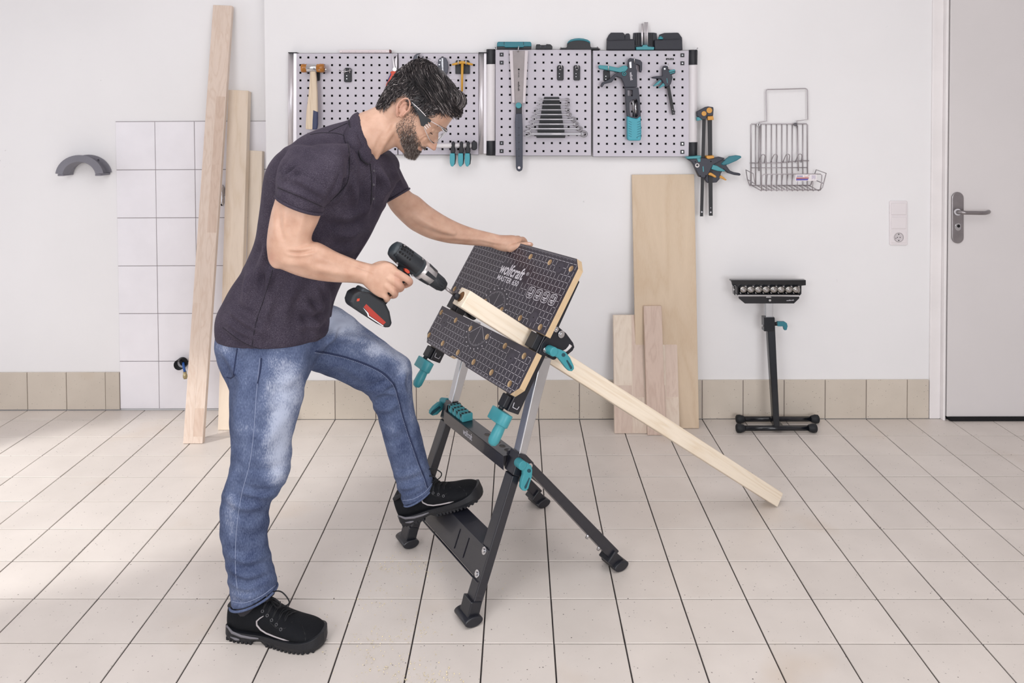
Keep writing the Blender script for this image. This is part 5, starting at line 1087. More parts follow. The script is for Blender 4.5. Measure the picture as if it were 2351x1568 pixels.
def rtube(mb, pts, rad, n=14, k=4):
    """round ended limb segment through world points"""
    Q = catmull([tuple(p) + (r,) for p, r in zip(pts, rad)], k); P = list(Q[:, :3]); R_ = list(Q[:, 3])
    d0 = unit(P[0] - P[1]); d1 = unit(P[-1] - P[-2]); a, b_ = P[0], P[-1]; ra, rb = R_[0], R_[-1]
    for f in (.55, .87, .995): P.insert(0, a + d0 * ra * f); R_.insert(0, ra * math.sqrt(1 - f * f)); P.append(b_ + d1 * rb * f); R_.append(rb * math.sqrt(1 - f * f))
    return mb.tube(P, R_, n)
def voxel(mb, size):
    o = mb.build('tmp', [WHITEP]); md = o.modifiers.new('r', 'REMESH'); md.mode = 'VOXEL'; md.voxel_size = size
    bpy.context.view_layer.update(); dg = bpy.context.evaluated_depsgraph_get(); me = bpy.data.meshes.new_from_object(o.evaluated_get(dg)); bpy.data.objects.remove(o)
    return me
def getco(me): a = np.zeros(len(me.vertices) * 3); me.vertices.foreach_get('co', a); return a.reshape(-1, 3)
def setco(me, a): me.vertices.foreach_set('co', a.ravel()); me.update()
def getno(me): a = np.zeros(len(me.vertices) * 3); me.vertices.foreach_get('normal', a); return a.reshape(-1, 3)
def relax(me, iters, w=None, keep=.0):
    e = np.zeros(len(me.edges) * 2, int); me.edges.foreach_get('vertices', e); e = e.reshape(-1, 2); n = len(me.vertices)
    deg = np.bincount(e.ravel(), minlength=n).astype(float); deg[deg == 0] = 1; a = getco(me)
    w = np.full(n, .5) if w is None else w * .5
    for it in range(iters):
        s_ = np.stack([np.bincount(e[:, 0], a[e[:, 1], k], n) + np.bincount(e[:, 1], a[e[:, 0], k], n) for k in range(3)], 1) / deg[:, None]
        a = a + (s_ - a) * w[:, None]
    setco(me, a)
def topx(a):
    c = (a - CAMP) @ RC.T; return np.stack([PX + FPX * c[:, 0] / c[:, 2], PY + FPX * c[:, 1] / c[:, 2]], 1)
def folds(me, lines, near=None):
    """cloth folds: (px polyline, amplitude m, width px, Ymax) - a ridge with shallow grooves beside it"""
    a = getco(me); nrm = getno(me); P_ = topx(a); d_ = np.zeros(len(a))
    for pts, amp, wd_, ymax in lines:
        q = catmull(pts, 6); best = np.full(len(a), 1e9); tt = np.zeros(len(a)); K = len(q) - 1
        bb = (P_[:, 0] > q[:, 0].min() - 4 * wd_) & (P_[:, 0] < q[:, 0].max() + 4 * wd_) & (P_[:, 1] > q[:, 1].min() - 4 * wd_) & (P_[:, 1] < q[:, 1].max() + 4 * wd_) & (a[:, 1] < ymax)
        ix = np.where(bb)[0]
        for i in range(K):
            v = q[i + 1] - q[i]; L2 = (v @ v) + 1e-9; t = np.clip(((P_[ix] - q[i]) @ v) / L2, 0, 1); dd_ = np.linalg.norm(P_[ix] - q[i] - t[:, None] * v, axis=1)
            up = dd_ < best[ix]; best[ix[up]] = dd_[up]; tt[ix[up]] = (i + t[up]) / K
        x = best[ix] / wd_; d_[ix] += amp * (np.exp(-x * x) - .55 * np.exp(-(x - 1.7) ** 2)) * np.sin(np.pi * np.clip(tt[ix], .04, .96)) ** .7
    setco(me, a + nrm * d_[:, None])
def ripple(me, amp, scale, stretch=(1, 1, 1), mask=None):
    a = getco(me); nrm = getno(me); s_ = np.array(stretch) * scale
    d_ = np.array([mn.noise(Vector(v * s_)) for v in a]) * amp
    if mask is not None: d_ = d_ * mask(a)
    setco(me, a + nrm * d_[:, None])
def part(me, name, mats, parent, label=None, cols=None, smooth=True):
    a = getco(me) - org(parent); setco(me, a); me.materials.clear(); [me.materials.append(m) for m in mats]
    if smooth: me.polygons.foreach_set('use_smooth', [True] * len(me.polygons))
    me.name = name; o = bpy.data.objects.new(name, me); COL.objects.link(o); o.parent = parent; o['_org'] = [float(c) for c in org(parent)]
    if label: o['label'] = label
    return o
def vcol(me, name, val):
    at_ = me.attributes.new(name, 'FLOAT', 'POINT'); at_.data.foreach_set('value', np.asarray(val, np.float32))
class Pick:
    """points on a garment under a photo pixel, for seams, buttons and stitches"""
    def __init__(s, me): s.t = BVHTree.FromPolygons([tuple(v) for v in getco(me)], [tuple(p.vertices) for p in me.polygons])
    def __call__(s, x, y, off=.0008):
        d = unit(ray(x, y)); h = s.t.ray_cast(Vector(CAMP), Vector(d))
        if h[0] is None: return None
        n = V3(*h[1]); n = n if n @ d < 0 else -n
        return V3(*h[0]) + n * off
    def line(s, pts, off=.0008, k=5):
        r = [s(x, y, off) for x, y in catmull(pts, k)]; return [p for p in r if p is not None]
# ---------------------------------------------------------------- head frame (face bowed towards the work)
HY = .155; HC = at(962, 245, HY); HS = ppm(HY)
fw = unit((.70, -.045, -.714)); upv = unit(V3(.714, 0, .70)); sd_ = np.cross(upv, fw)            # sd_ points to his left (away)
if sd_[1] < 0: sd_ = -sd_
upv = unit(np.cross(fw, sd_)); upv = upv if upv[2] > 0 else -upv
def H(f, u, s): return HC + fw * f + upv * u + sd_ * s
def hf(x, y):
    d = at(x, y, HY) - HC; return d @ fw, d @ upv
front = [(.114, -.010), (.106, .030), (.094, .055), (.078, .076), (.060, .088), (.042, .096), (.026, .0985), (.012, .1005), (.002, .1000), (-.008, .0955), (-.014, .0945), (-.022, .0995), (-.034, .1010), (-.048, .1010), (-.058, .1000), (-.064, .0985), (-.070, .0995), (-.0755, .1025), (-.0795, .0965), (-.084, .0995), (-.0885, .0985), (-.094, .0925), (-.102, .0930), (-.111, .0945), (-.119, .0900), (-.126, .0800), (-.131, .062)]
back = [(.114, -.035), (.106, -.066), (.094, -.082), (.075, -.094), (.050, -.103), (.020, -.106), (-.010, -.104), (-.035, -.099), (-.055, -.095), (-.075, -.091), (-.095, -.084), (-.115, -.045), (-.131, .01)]
wid = [(.114, .008), (.106, .034), (.094, .050), (.075, .064), (.050, .0725), (.025, .0755), (.0, .0755), (-.02, .0735), (-.045, .0695), (-.07, .0625), (-.09, .0555), (-.105, .047), (-.118, .034), (-.126, .022), (-.131, .008)]
ci = lambda tab, u: float(np.interp(-u, [-a for a, b_ in tab], [b_ for a, b_ in tab]))
G = lambda x, c, w: math.exp(-((x - c) / w) ** 2)
def headpt(u, ph, off=0.):
    """ph 0 = face front, pi = back of the head; off = lift off the skin"""
    F_, B_, W_ = ci(front, u), ci(back, u), ci(wid, u); f0 = (-.012 if u > -.09 else -.012 + (-.09 - u) * 1.4)
    c, s = math.cos(ph), math.sin(ph)
    pf = 2.35; cc = math.copysign(abs(c) ** (2 / pf), c); ss = math.copysign(abs(s) ** (2 / pf), s)
    f = f0 + ((F_ - f0) if c > 0 else (f0 - B_)) * cc; w = W_ * ss
    a = abs(w)
    if c > 0:
        f -= .010 * G(u, -.020, .014) * G(a, .031, .013)                       # eye sockets
        f += .0055 * G(u, -.019, .008) * G(a, .031, .010)                      # eyeball under the lid
        f += .005 * G(u, .004, .008) * G(a, .026, .020)                        # brow ridge
        f += .005 * G(u, -.050, .016) * G(a, .042, .016)                       # cheekbone
        f -= .006 * G(u, -.078, .016) * G(a, .048, .014)
        nose = np.interp(-u, [.010, .018, .032, .046, .056, .0615, .066], [0, .004, .0125, .0215, .0285, .0245, 0])
        nw = np.interp(-u, [.0, .02, .04, .052, .06], [.008, .008, .010, .012, .0135])
        f += nose * math.exp(-(a / nw) ** 2.4)
        f += .006 * G(u, -.056, .005) * G(a, .014, .0055)                      # nostril wings
        f -= .004 * G(u, -.0795, .0025) * (a < .024)                            # mouth line
    r = np.array([f - f0, w]); L_ = np.linalg.norm(r) + 1e-6; r = r * (1 + off / L_)
    return H(f0 + r[0], u, r[1])
def nose_off(u, ph): return 0
mb = MB()
NU, NP = 110, 128; us = np.linspace(.1139, -.1309, NU); vs = [headpt(u, 2 * math.pi * j / NP) for u in us for j in range(NP)]
fs = [(i * NP + j, (i + 1) * NP + j, (i + 1) * NP + (j + 1) % NP, i * NP + (j + 1) % NP) for i in range(NU - 1) for j in range(NP)]
vs += [H(-.022, .1155, 0), H(.035, -.133, 0)]; fs += [(len(vs) - 2, j, (j + 1) % NP) for j in range(NP)] + [(len(vs) - 1, (NU - 1) * NP + (j + 1) % NP, (NU - 1) * NP + j) for j in range(NP)]
mb.add(vs, fs, 0, True)
# ears
for sg in (-1, 1):
    e = MB(); c = V3(-.016, -.028, .0745 * sg)
    ax_u = unit(V3(-.32, .95)); ax_f = V3(ax_u[1], -ax_u[0])
    def E_(a, b_, d): return H(c[0] + ax_f[0] * a + ax_u[0] * b_, c[1] + ax_f[1] * a + ax_u[1] * b_, c[2] + d * sg)
    rim = []
    for k in range(15):
        t = math.radians(-40 + 292 * k / 14); rim.append(E_(math.cos(t) * (.0165 if math.sin(t) > -.3 else .0125) - .001, math.sin(t) * .030, .006 + .008 * max(0, -math.cos(t)) + .004))
    rtube(mb, [p for p in rim], [.0034 + .001 * (k > 10) for k in range(15)], 8, 2)
    for (a, b_, d, r) in ((-.004, -.004, .003, .0125), (-.004, .010, .003, .0115), (.002, -.020, .004, .0085)): mb.ball(E_(a, b_, d), r, 8, sc=(1, .5, 1.2))
    rtube(mb, [E_(-.006, -.014, .008), E_(-.0095, .0, .010), E_(-.006, .013, .010), E_(.001, .018, .007)], [.003, .0035, .003, .0025], 8, 2)
    mb.ball(E_(.0085, -.006, .006), .0045, 6)
# neck, trunk, pelvis
loft(mb, [(892, 222, 935, 318, HY, .050), (870, 240, 905, 338, HY, .057), (846, 252, 880, 352, HY, .060), (818, 264, 856, 372, HY, .064), (800, 290, 846, 388, HY, .060, .1), (780, 320, 840, 410, .16, .06, .2)], 44, 5)
# muscles of the neck
rtube(mb, [at(905, 290, HY - .050), at(880, 325, HY - .045), at(862, 362, HY - .030)], [.012, .013, .010], 12)
TR = [(530, 740, 734, 745, .165, .105, .1), (556, 690, 732, 700, .165, .095, .15), (614, 575, 780, 590, .165, .095, .25), (650, 480, 832, 490, .165, .10, .38), (668, 410, 852, 418, .165, .105, .42), (700, 362, 855, 385, .165, .11, .42), (770, 330, 840, 390, .16, .07, .3)]
loft(mb, TR, 40, 4)
# right arm (near), upper arm, elbow, forearm, wrist
YA = -.075
loft(mb, [(682, 352, 775, 362, .0, .045), (650, 390, 765, 420, -.05, .056), (636, 448, 738, 488, YA, .056), (624, 490, 729, 512, YA - .006, .054), (615.5, 535, 716, 540, YA - .012, .050), (614, 572, 716, 556, YA - .014, .047), (622, 604, 728, 556, YA - .014, .046), (652, 620, 750, 566, YA - .010, .046), (692, 634.5, 774, 580, YA, .043), (732, 643.5, 794, 588, YA + .010, .039), (770, 648, 815, 597, YA + .02, .033), (806, 649.5, 836, 602, YA + .03, .028), (836, 652, 856, 607, YA + .037, .025)], 40, 5)
rtube(mb, [at(634, 588, YA - .024), at(638, 598, YA - .024)], [.023, .023], 14)                    # point of the elbow
rtube(mb, [at(672, 470, YA - .02), at(668, 510, YA - .028), at(672, 540, YA - .02)], [.030, .035, .026], 14)   # biceps / triceps relief
rtube(mb, [at(690, 590, YA - .030), at(735, 608, YA - .020), at(790, 620, YA + .005)], [.020, .022, .014], 14)  # forearm extensor relief
# left arm (far)
loft(mb, [(845, 360, 880, 350, .36, .05), (868, 410, 915, 392, .385, .052), (887, 462, 939, 437, .40, .050), (905, 490, 962, 452, .42, .047), (936, 521, 988, 474, .44, .046), (975, 543, 1022, 496, .455, .044), (1020, 556.5, 1056, 513, .475, .038), (1066, 562, 1090, 525, .495, .030), (1104, 565, 1122, 533, .51, .024), (1134, 569, 1146, 539, .525, .025)], 36, 5)
rtube(mb, [at(940, 488, .40), at(985, 512, .415), at(1040, 532, .445)], [.018, .022, .014], 14)
# ---- right hand closed round the drill grip
def wp(x, y, Y): return at(x, y, Y)
loft(mb, [(834, 652, 854, 606, -.040, .024), (842, 661, 866, 605, -.048, .0215), (857, 674, 884, 601, -.054, .019), (872, 683, 901, 606, -.056, .016), (882, 685, 914, 618, -.056, .0125)], 30, 5, 2.3)
FR = .0098
fing = [([(899, 620, -.058), (924, 634, -.0585), (939, 644, -.048), (940, 650, -.024), (930, 656, -.006)], [.0112, .0102, .0098, .0090, .0080]),
        ([(893, 637, -.062), (913, 651, -.0625), (921, 659, -.046), (917, 664, -.020), (904, 663, -.002)], [.0118, .0108, .0100, .0092, .0080]),
        ([(885, 653, -.062), (901, 667, -.0620), (907, 675, -.046), (902, 679, -.022), (890, 676, -.004)], [.0114, .0102, .0096, .0088, .0078]),
        ([(875, 668, -.058), (885, 680, -.0575), (889, 686, -.044), (885, 688, -.024), (875, 684, -.008)], [.0104, .0092, .0086, .0080, .0072])]
for pts, rad in fing: rtube(mb, [wp(*p) for p in pts], rad, 14)
rtube(mb, [wp(852, 622, -.030), wp(876, 612, -.012), wp(896, 614, .010), wp(911, 624, .018), wp(920, 634, .018)], [.017, .0165, .0135, .0115, .0090], 14)   # thumb on the far side
for (x0, y0, x1, y1) in ((858, 628, 897, 622), (856, 636, 890, 640), (852, 645, 882, 656)): rtube(mb, [wp(x0, y0, -.0655), wp((x0 + x1) / 2, (y0 + y1) / 2, -.069), wp(x1, y1, -.066)], [.002, .0026, .0024], 6)
# ---- left hand over the top edge of the wide board
loft(mb, [(1132, 570, 1142, 539, .522, .022), (1146, 575, 1158, 540, .520, .024), (1163, 578, 1176, 540, .522, .025), (1180, 577, 1190, 543, .526, .024), (1190, 572, 1200, 546, .530, .018)], 30, 5, 2.3)
ed = lambda w: J(w, .297)
for k, (x, y, Y) in enumerate(((1200, 549, .548), (1190, 546, .560), (1178, 545, .570), (1166, 546, .578))):      # fingers bent down behind the board
    r = .0098 - .0006 * k; p0 = wp(x - 12, y + 5, Y - .028); p1 = wp(x, y + 1, Y); p2 = wp(x + 7, y + 12, Y + .016); p3 = wp(x + 8, y + 36, Y + .014); p4 = wp(x + 5, y + 52, Y + .006)
    rtube(mb, [p0, p1, p2, p3, p4], [r * 1.15, r * 1.08, r, r * .92, r * .8], 14)
rtube(mb, [wp(1172, 570, .503), wp(1190, 565, .494), wp(1206, 561.5, .492), wp(1219, 561.5, .494)], [.0150, .0110, .0096, .0082], 14)              # thumb along the edge
# hidden legs keep the body one piece
loft(mb, [(530, 730, 735, 735, .165, .115, .1), (535, 790, 720, 790, .165, .11), (545, 840, 690, 840, .12, .07), (548, 900, 670, 900, .09, .065), (550, 1000, 650, 1000, .06, .055), (545, 1080, 645, 1075, .052, .05), (530, 1180, 600, 1180, .045, .042), (536, 1290, 602, 1290, .04, .034), (552, 1370, 602, 1365, .038, .026), (556, 1412, 606, 1402, .038, .024)], 30, 3)
loft(mb, [(700, 800, 750, 715, .24, .09), (765, 848, 815, 745, .29, .075), (835, 886, 885, 800, .33, .062), (868, 905, 930, 840, .35, .055), (878, 950, 940, 915, .36, .05), (900, 1040, 955, 1025, .365, .045), (925, 1110, 975, 1095, .37, .036), (940, 1148, 980, 1130, .37, .028), (948, 1160, 986, 1142, .37, .026)], 30, 3)
me = voxel(mb, .0026); a = getco(me); P_ = topx(a)
hand1 = ((P_[:, 0] > 850) & (P_[:, 0] < 960) & (P_[:, 1] > 590) & (P_[:, 1] < 700)); hand2 = (P_[:, 0] > 1150) & (P_[:, 1] < 640)
loc = a - HC; face = (loc @ fw > .045) & (np.linalg.norm(loc, axis=1) < .17)
earm = (np.abs(loc @ fw + .016) < .035) & (np.abs(loc @ upv + .028) < .045) & (np.abs(loc @ sd_) > .068)
w_ = np.ones(len(a)); w_[hand1 | hand2] = .18; w_[face] = .25; w_[earm] = .22
relax(me, 14, w_)
SK, N, L, b = node_mat('skin'); g = N.new('ShaderNodeNewGeometry')
n1 = N.new('ShaderNodeTexNoise'); n1.inputs['Scale'].default_value = 22; n1.inputs['Detail'].default_value = 5; L.new(g.outputs['Position'], n1.inputs[0])
r = ramp(N, [(.3, srgb(190, 148, 125)), (.7, srgb(211, 173, 151))]); L.new(n1.outputs[0], r.inputs[0])
av = N.new('ShaderNodeAttribute'); av.attribute_name = 'flush'; mx = N.new('ShaderNodeMix'); mx.data_type = 'RGBA'; L.new(av.outputs['Fac'], mx.inputs['Factor']); L.new(r.outputs[0], mx.inputs['A']); mx.inputs['B'].default_value = srgb(168, 104, 92)
L.new(mx.outputs['Result'], b.inputs['Base Color']); b.inputs['Roughness'].default_value = .46; b.inputs['Subsurface Weight'].default_value = .12; b.inputs['Subsurface Radius'].default_value = (.9, .35, .2); b.inputs['Subsurface Scale'].default_value = .008
n2 = N.new('ShaderNodeTexNoise'); n2.inputs['Scale'].default_value = 420; n2.inputs['Detail'].default_value = 3; L.new(g.outputs['Position'], n2.inputs[0])
bp = N.new('ShaderNodeBump'); bp.inputs['Strength'].default_value = .22; bp.inputs['Distance'].default_value = .0012; L.new(n2.outputs[0], bp.inputs['Height']); L.new(bp.outputs[0], b.inputs['Normal'])
folds(me, [([(990, 317), (976, 315), (966, 324), (962, 330)], -.0022, 2.6, .15), ([(992, 309), (976, 309), (964, 316)], -.0014, 2.2, .15), ([(998, 303), (990, 305), (984, 312)], -.0012, 2, .15), ([(986, 294), (978, 300), (972, 306)], -.0009, 2, .15),
           ([(662, 579), (690, 580), (722, 574)], -.0050, 4, .1), ([(735, 568), (790, 592), (846, 612)], .0026, 6, .1), ([(700, 612), (760, 624), (830, 632)], .0030, 8, .1), ([(640, 470), (642, 520), (650, 556)], -.0030, 7, .1), ([(700, 480), (690, 520), (680, 548)], .0026, 10, .1), ([(640, 600), (680, 606), (720, 604)], .0026, 8, .1),
           ([(800, 604), (830, 616), (858, 626)], .0018, 3, .1), ([(960, 500), (1010, 528), (1070, 548)], .0026, 6, .6), ([(1000, 545), (1060, 548), (1120, 552)], .0018, 4, .6), ([(905, 480), (930, 500), (950, 520)], .003, 9, .6), ([(1090, 545), (1130, 556), (1160, 560)], .0016, 3, .6), ([(870, 300), (858, 330), (850, 350)], .0030, 7, .15), ([(905, 268), (890, 300), (872, 335)], -.0020, 7, .15)])
a = getco(me); loc = a - HC; f_, u_, s_ = loc @ fw, loc @ upv, loc @ sd_; P_ = topx(a)
fl = np.zeros(len(a)); inh = np.linalg.norm(loc, axis=1) < .18
fl += inh * .55 * np.exp(-((u_ + .080) / .006) ** 2) * (f_ > .075) * (np.abs(s_) < .026)       # lips
fl += inh * .35 * np.exp(-((u_ + .055) / .012) ** 2) * np.exp(-(s_ / .014) ** 2) * (f_ > .10)  # nose tip
fl += inh * .30 * (np.abs(f_ + .016) < .022) * (np.abs(u_ + .028) < .035) * (np.abs(s_) > .076)
fl += .22 * ((P_[:, 0] > 905) & (P_[:, 0] < 950) & (P_[:, 1] > 625) & (P_[:, 1] < 690) & (a[:, 1] < 0))
fl += .28 * np.exp(-(((P_[:, 0] - 622) / 14) ** 2 + ((P_[:, 1] - 595) / 16) ** 2)) * (a[:, 1] < 0)
body_pick = Pick(me); vcol(me, 'flush', np.clip(fl, 0, 1)); body_me = me
body = part(me, 'body', [SK], man)
# nails and eye
nm = MB()
p = wp(1215, 560.5, .4845); nm.ball(p, .0055, 8, sc=(1.15, .35, .8)); nm.build('thumb_nail', mat('nail', (226, 190, 178), .3), body)
for sg in (-1, 1):
    e = MB(); e.ball(H(.0755, -.0205, .030 * sg), .0118, 12); e.build('eyeball', mat('eye_white', (200, 188, 182), .2, coat=.5), body)
    e = MB(); e.ball(H(.0758, -.0188, .030 * sg), .0131, 12, sc=(1, 1, .98)); e.build('eyelid', SK, body)
    e = MB(); e.tube([H(.0765 + .0130 * math.cos(t), -.0262, .030 * sg + .0125 * math.sin(t)) for t in np.linspace(-1.1, 1.1, 9)], .0011, 6); e.build('lash_line', mat('lash', (40, 30, 30), .6), body)
# ---------------------------------------------------------------- hair, beard and brows: many short tapered strands
HM, N, L, b = node_mat('salt_and_pepper_hair'); av = N.new('ShaderNodeAttribute'); av.attribute_name = 'tint'
r = ramp(N, [(0., srgb(20, 18, 22)), (.4, srgb(42, 36, 38)), (.68, srgb(96, 87, 86)), (1., srgb(186, 178, 176))]); L.new(av.outputs['Fac'], r.inputs[0]); L.new(r.outputs[0], b.inputs['Base Color'])
b.inputs['Roughness'].default_value = .42; b.inputs['Specular IOR Level'].default_value = .45
def strands(name, roots, mat_, parent, label=None):
    """roots: list of (points, radius, tint)"""
    V_ = []; F_ = []; T_ = []
    for pts, r, tint in roots:
        K = len(pts); b0 = len(V_); t0 = unit(pts[-1] - pts[0]); a_ = unit(np.cross(t0, V3(.3, .5, .8))); b__ = np.cross(t0, a_)
        for k, p in enumerate(pts[:-1]):
            rr = r * (1 - .55 * k / (K - 1))
            for j in range(3): t = 2.094 * j; V_.append(p + (a_ * math.cos(t) + b__ * math.sin(t)) * rr); T_.append(tint)
        V_.append(pts[-1]); T_.append(tint)
        for k in range(K - 2):
            for j in range(3): F_.append((b0 + k * 3 + j, b0 + k * 3 + (j + 1) % 3, b0 + (k + 1) * 3 + (j + 1) % 3, b0 + (k + 1) * 3 + j))
        e = b0 + (K - 2) * 3
        for j in range(3): F_.append((e + j, e + (j + 1) % 3, b0 + (K - 1) * 3))
    me = bpy.data.meshes.new(name); me.from_pydata([tuple(v) for v in V_], [], F_); vcol(me, 'tint', T_); return part(me, name, [mat_], parent, label)
def hairline(u, ph):
    """is this scalp point covered by hair?  ph folded to 0..pi"""
    ph = abs((ph + math.pi) % (2 * math.pi) - math.pi); d = math.degrees(ph)
    lim = np.interp(d, [0, 25, 45, 58, 68, 80, 92, 104, 118, 140, 180], [.066, .060, .046, .012, -.004, -.022, .000, .004, -.064, -.094, -.102])
    return u > lim
def hthick(u, ph):
    ph = abs((ph + math.pi) % (2 * math.pi) - math.pi); d = math.degrees(ph)
    top = np.interp(u, [-.09, -.04, .02, .07, .11], [.003, .006, .010, .015, .017]); fr_ = np.interp(d, [0, 40, 70], [1.45, 1.15, 1.0]); return top * (fr_ if u > .04 else 1)
# underlying cap
cap = MB(); NUc, NPc = 60, 96; idx = {}; cv = []
us2 = np.linspace(.1138, -.103, NUc)
cf = []; 
for i, u in enumerate(us2):
    for j in range(NPc):
        ph = 2 * math.pi * j / NPc
        if hairline(u, ph):
            wob = .0012 * mn.noise(Vector((u * 60, math.cos(ph) * 5, math.sin(ph) * 5)))
            idx[(i, j)] = len(cv); cv.append(headpt(u, ph, hthick(u, ph) * .58 + wob) + upv * (.010 if u > .09 else .010 * max(0, (u - .03) / .06)))
for i in range(NUc - 1):
    for j in range(NPc):
        q = [(i, j), (i + 1, j), (i + 1, (j + 1) % NPc), (i, (j + 1) % NPc)]
        if all(t in idx for t in q): cf.append(tuple(idx[t] for t in q))
cv.append(H(-.022, .1155 + .011, 0)); cf += [(len(cv) - 1, idx[(0, j)], idx[(0, (j + 1) % NPc)]) for j in range(NPc)]
cme = bpy.data.meshes.new('hair'); cme.from_pydata([tuple(v) for v in cv], [], cf); vcol(cme, 'tint', [.12] * len(cv)); hair = part(cme, 'hair', [HM], body, 'short wavy hair, dark with grey')
R2 = np.random.default_rng(3); roots = []
for _ in range(14500):
    u = R2.uniform(-.103, .1135); ph = R2.uniform(0, 2 * math.pi)
    if R2.random() > .35 + .65 * (ci(wid, u) / .0755): continue
    if not hairline(u, ph + R2.normal() * .03): continue
    pd = abs((ph + math.pi) % (2 * math.pi) - math.pi); sgn = 1 if (ph % (2 * math.pi)) < math.pi else -1; d = math.degrees(pd)
    th_ = hthick(u, ph); lift = upv * (.010 if u > .09 else .010 * max(0, (u - .03) / .06))
    base = headpt(u, ph, th_ * .35) + lift
    # combing: top hair forwards and a little to the side, sides downwards and back
    if u > .045: du, dp = -.016 + .012 * (d < 60), -.55
    elif d > 95: du, dp = -.026, -.02
    else: du, dp = -.020, .10
    cl_ = mn.noise(Vector((u * 55 + 3, ph * 4, 1))) ; cl2 = mn.noise(Vector((u * 40 + 9, ph * 5, 7)))
    L_ = R2.uniform(.5, .95) * (1.0 if u > .03 else .75); pts = [base]
    for k in range(1, 5):
        t = k / 4; uu = u + du * t * L_ + .006 * cl_ * t; pp = ph + sgn * dp * t * L_ * (1 if u > .045 else .6) + .26 * cl2 * t
        uu = max(min(uu, .1135), -.1)
        pts.append(headpt(uu, pp, th_ * (.62 + .55 * math.sin(t * 2.2) + .28 * cl_)) + lift * (1 if k < 3 else .9) + V3(*R2.normal(size=3)) * .0007)
    grey = .32 + .30 * (u < .02) + .22 * (d < 80 and u < .06)
    tint = min(1, R2.beta(1.1, 2.2) * .72 + (R2.random() < grey * .55) * R2.uniform(.3, .6)); roots.append((pts, R2.uniform(.0005, .0011), tint))
# the curl over the forehead
for _ in range(2200):
    s0 = R2.uniform(-.048, .050); a0 = R2.uniform(0, 1); gq = mn.noise(Vector((s0 * 70, 3, 1))); c_ = H(.068 - abs(s0) * .28 + .004 * gq, .093 - abs(s0) * .16 + .004 * mn.noise(Vector((s0 * 50, 9, 2))), s0); a1_ = R2.uniform(80, 135); pts = []
    for k in range(8):
        t = math.radians(a1_ - 27 * k); rr = .020 + .010 * a0 + .005 * gq - .0012 * k; pts.append(c_ + fw * math.cos(t) * rr * 1.1 + upv * math.sin(t) * rr + sd_ * (.0022 * k * math.sin(s0 * 130 + a0)) + V3(*R2.normal(size=3)) * .0006)
    roots.append((pts, R2.uniform(.0004, .0009), min(1, R2.beta(1.1, 1.6) * .9 + (R2.random() < .3) * .3)))
for _ in range(60):      # a few stray hairs on the crown
    ph = R2.uniform(1.0, 5.2); u = R2.uniform(.08, .11); p = headpt(u, ph, .012) + upv * .010; d_ = unit(upv * .8 + fw * R2.uniform(-.6, .6) + sd_ * R2.normal() * .4)
    roots.append(([p, p + d_ * .008, p + d_ * .014 + fw * .004, p + d_ * .018 + fw * .010], .0004, .35))
hs = strands('hair_strands', roots, HM, hair); hs['kind'] = 'stuff'
BM_, N, L, b = node_mat('beard_hair'); av = N.new('ShaderNodeAttribute'); av.attribute_name = 'tint'
r = ramp(N, [(0., srgb(50, 43, 44)), (.4, srgb(94, 80, 74)), (.7, srgb(160, 146, 138)), (1., srgb(220, 212, 206))]); L.new(av.outputs['Fac'], r.inputs[0]); L.new(r.outputs[0], b.inputs['Base Color']); b.inputs['Roughness'].default_value = .5
def beardy(u, d):
    """density of the beard; d degrees from the face front"""
    lim = np.interp(d, [0, 14, 26, 40, 52, 64, 72, 80, 84], [-.066, -.066, -.067, -.064, -.056, -.040, -.020, .0, .006])
    if u > lim or d > 86: return 0
    if d < 27 and -.088 < u < -.0765: return 0        # lips
    low = np.interp(d, [0, 40, 70, 86], [-.131, -.128, -.112, -.075])
    if u < low: return 0
    dens = 1. if d < 60 else (.7 if d < 72 else .45)
    return dens * min(1, .12 + (lim - u) / .022)
roots = []
for _ in range(26000):
    u = R2.uniform(-.131, .006); d = R2.uniform(0, 88); sg = R2.choice((-1, 1))
    if R2.random() > beardy(u, d): continue
    ph = sg * math.radians(d); p = headpt(u, ph, -.001); q = headpt(u, ph, .01); n = unit(q - p); long_ = np.interp(-u, [0, .06, .10, .13], [.35, .7, 1.15, 1.25]) * (1 if d < 60 else .75)
    dr = unit(n * .62 - upv * (.75 if u > -.115 else .25) + fw * (.12 if u < -.1 else -.05) + V3(*R2.normal(size=3)) * .22); Lb = R2.uniform(.006, .0115) * long_ * (.62 if (d < 34 and u > -.092) else 1)
    if d < 34 and u > -.092: dr = unit(n * .35 - upv * .9 + sd_ * sg * .35)
    t = R2.beta(1.1, 1.7) * .85 + (R2.random() < (.22 + .25 * (u < -.1))) * .3
    roots.append(([p, p + n * Lb * .35 + dr * Lb * .25, p + n * Lb * .35 + dr * Lb], R2.uniform(.00035, .00062), min(1, t)))
bs = strands('beard', roots, BM_, body, 'short greying beard and moustache'); bs['kind'] = 'stuff'
roots = []
for _ in range(500):
    sg = R2.choice((-1, 1)); a = R2.uniform(.010, .046); ph_ = 0; u = .004 + .004 * math.sin((a - .01) / .036 * math.pi) + R2.normal() * .0016
    s0 = a * sg; lo, hi = 0, 1.3
    for it in range(14):
        mid = (lo + hi) / 2; w = abs((headpt(u, mid) - HC) @ sd_); lo, hi = (mid, hi) if w < a else (lo, mid)
    p = headpt(u, sg * lo, -.0005); n = unit(headpt(u, sg * lo, .01) - p); dr = unit(sd_ * sg * .8 + n * .5 + upv * R2.uniform(-.1, .35)); roots.append(([p, p + dr * .004, p + dr * .008 + n * -.001], .0006, R2.uniform(0, .45)))
strands('eyebrow', roots, BM_, body)['kind'] = 'stuff'
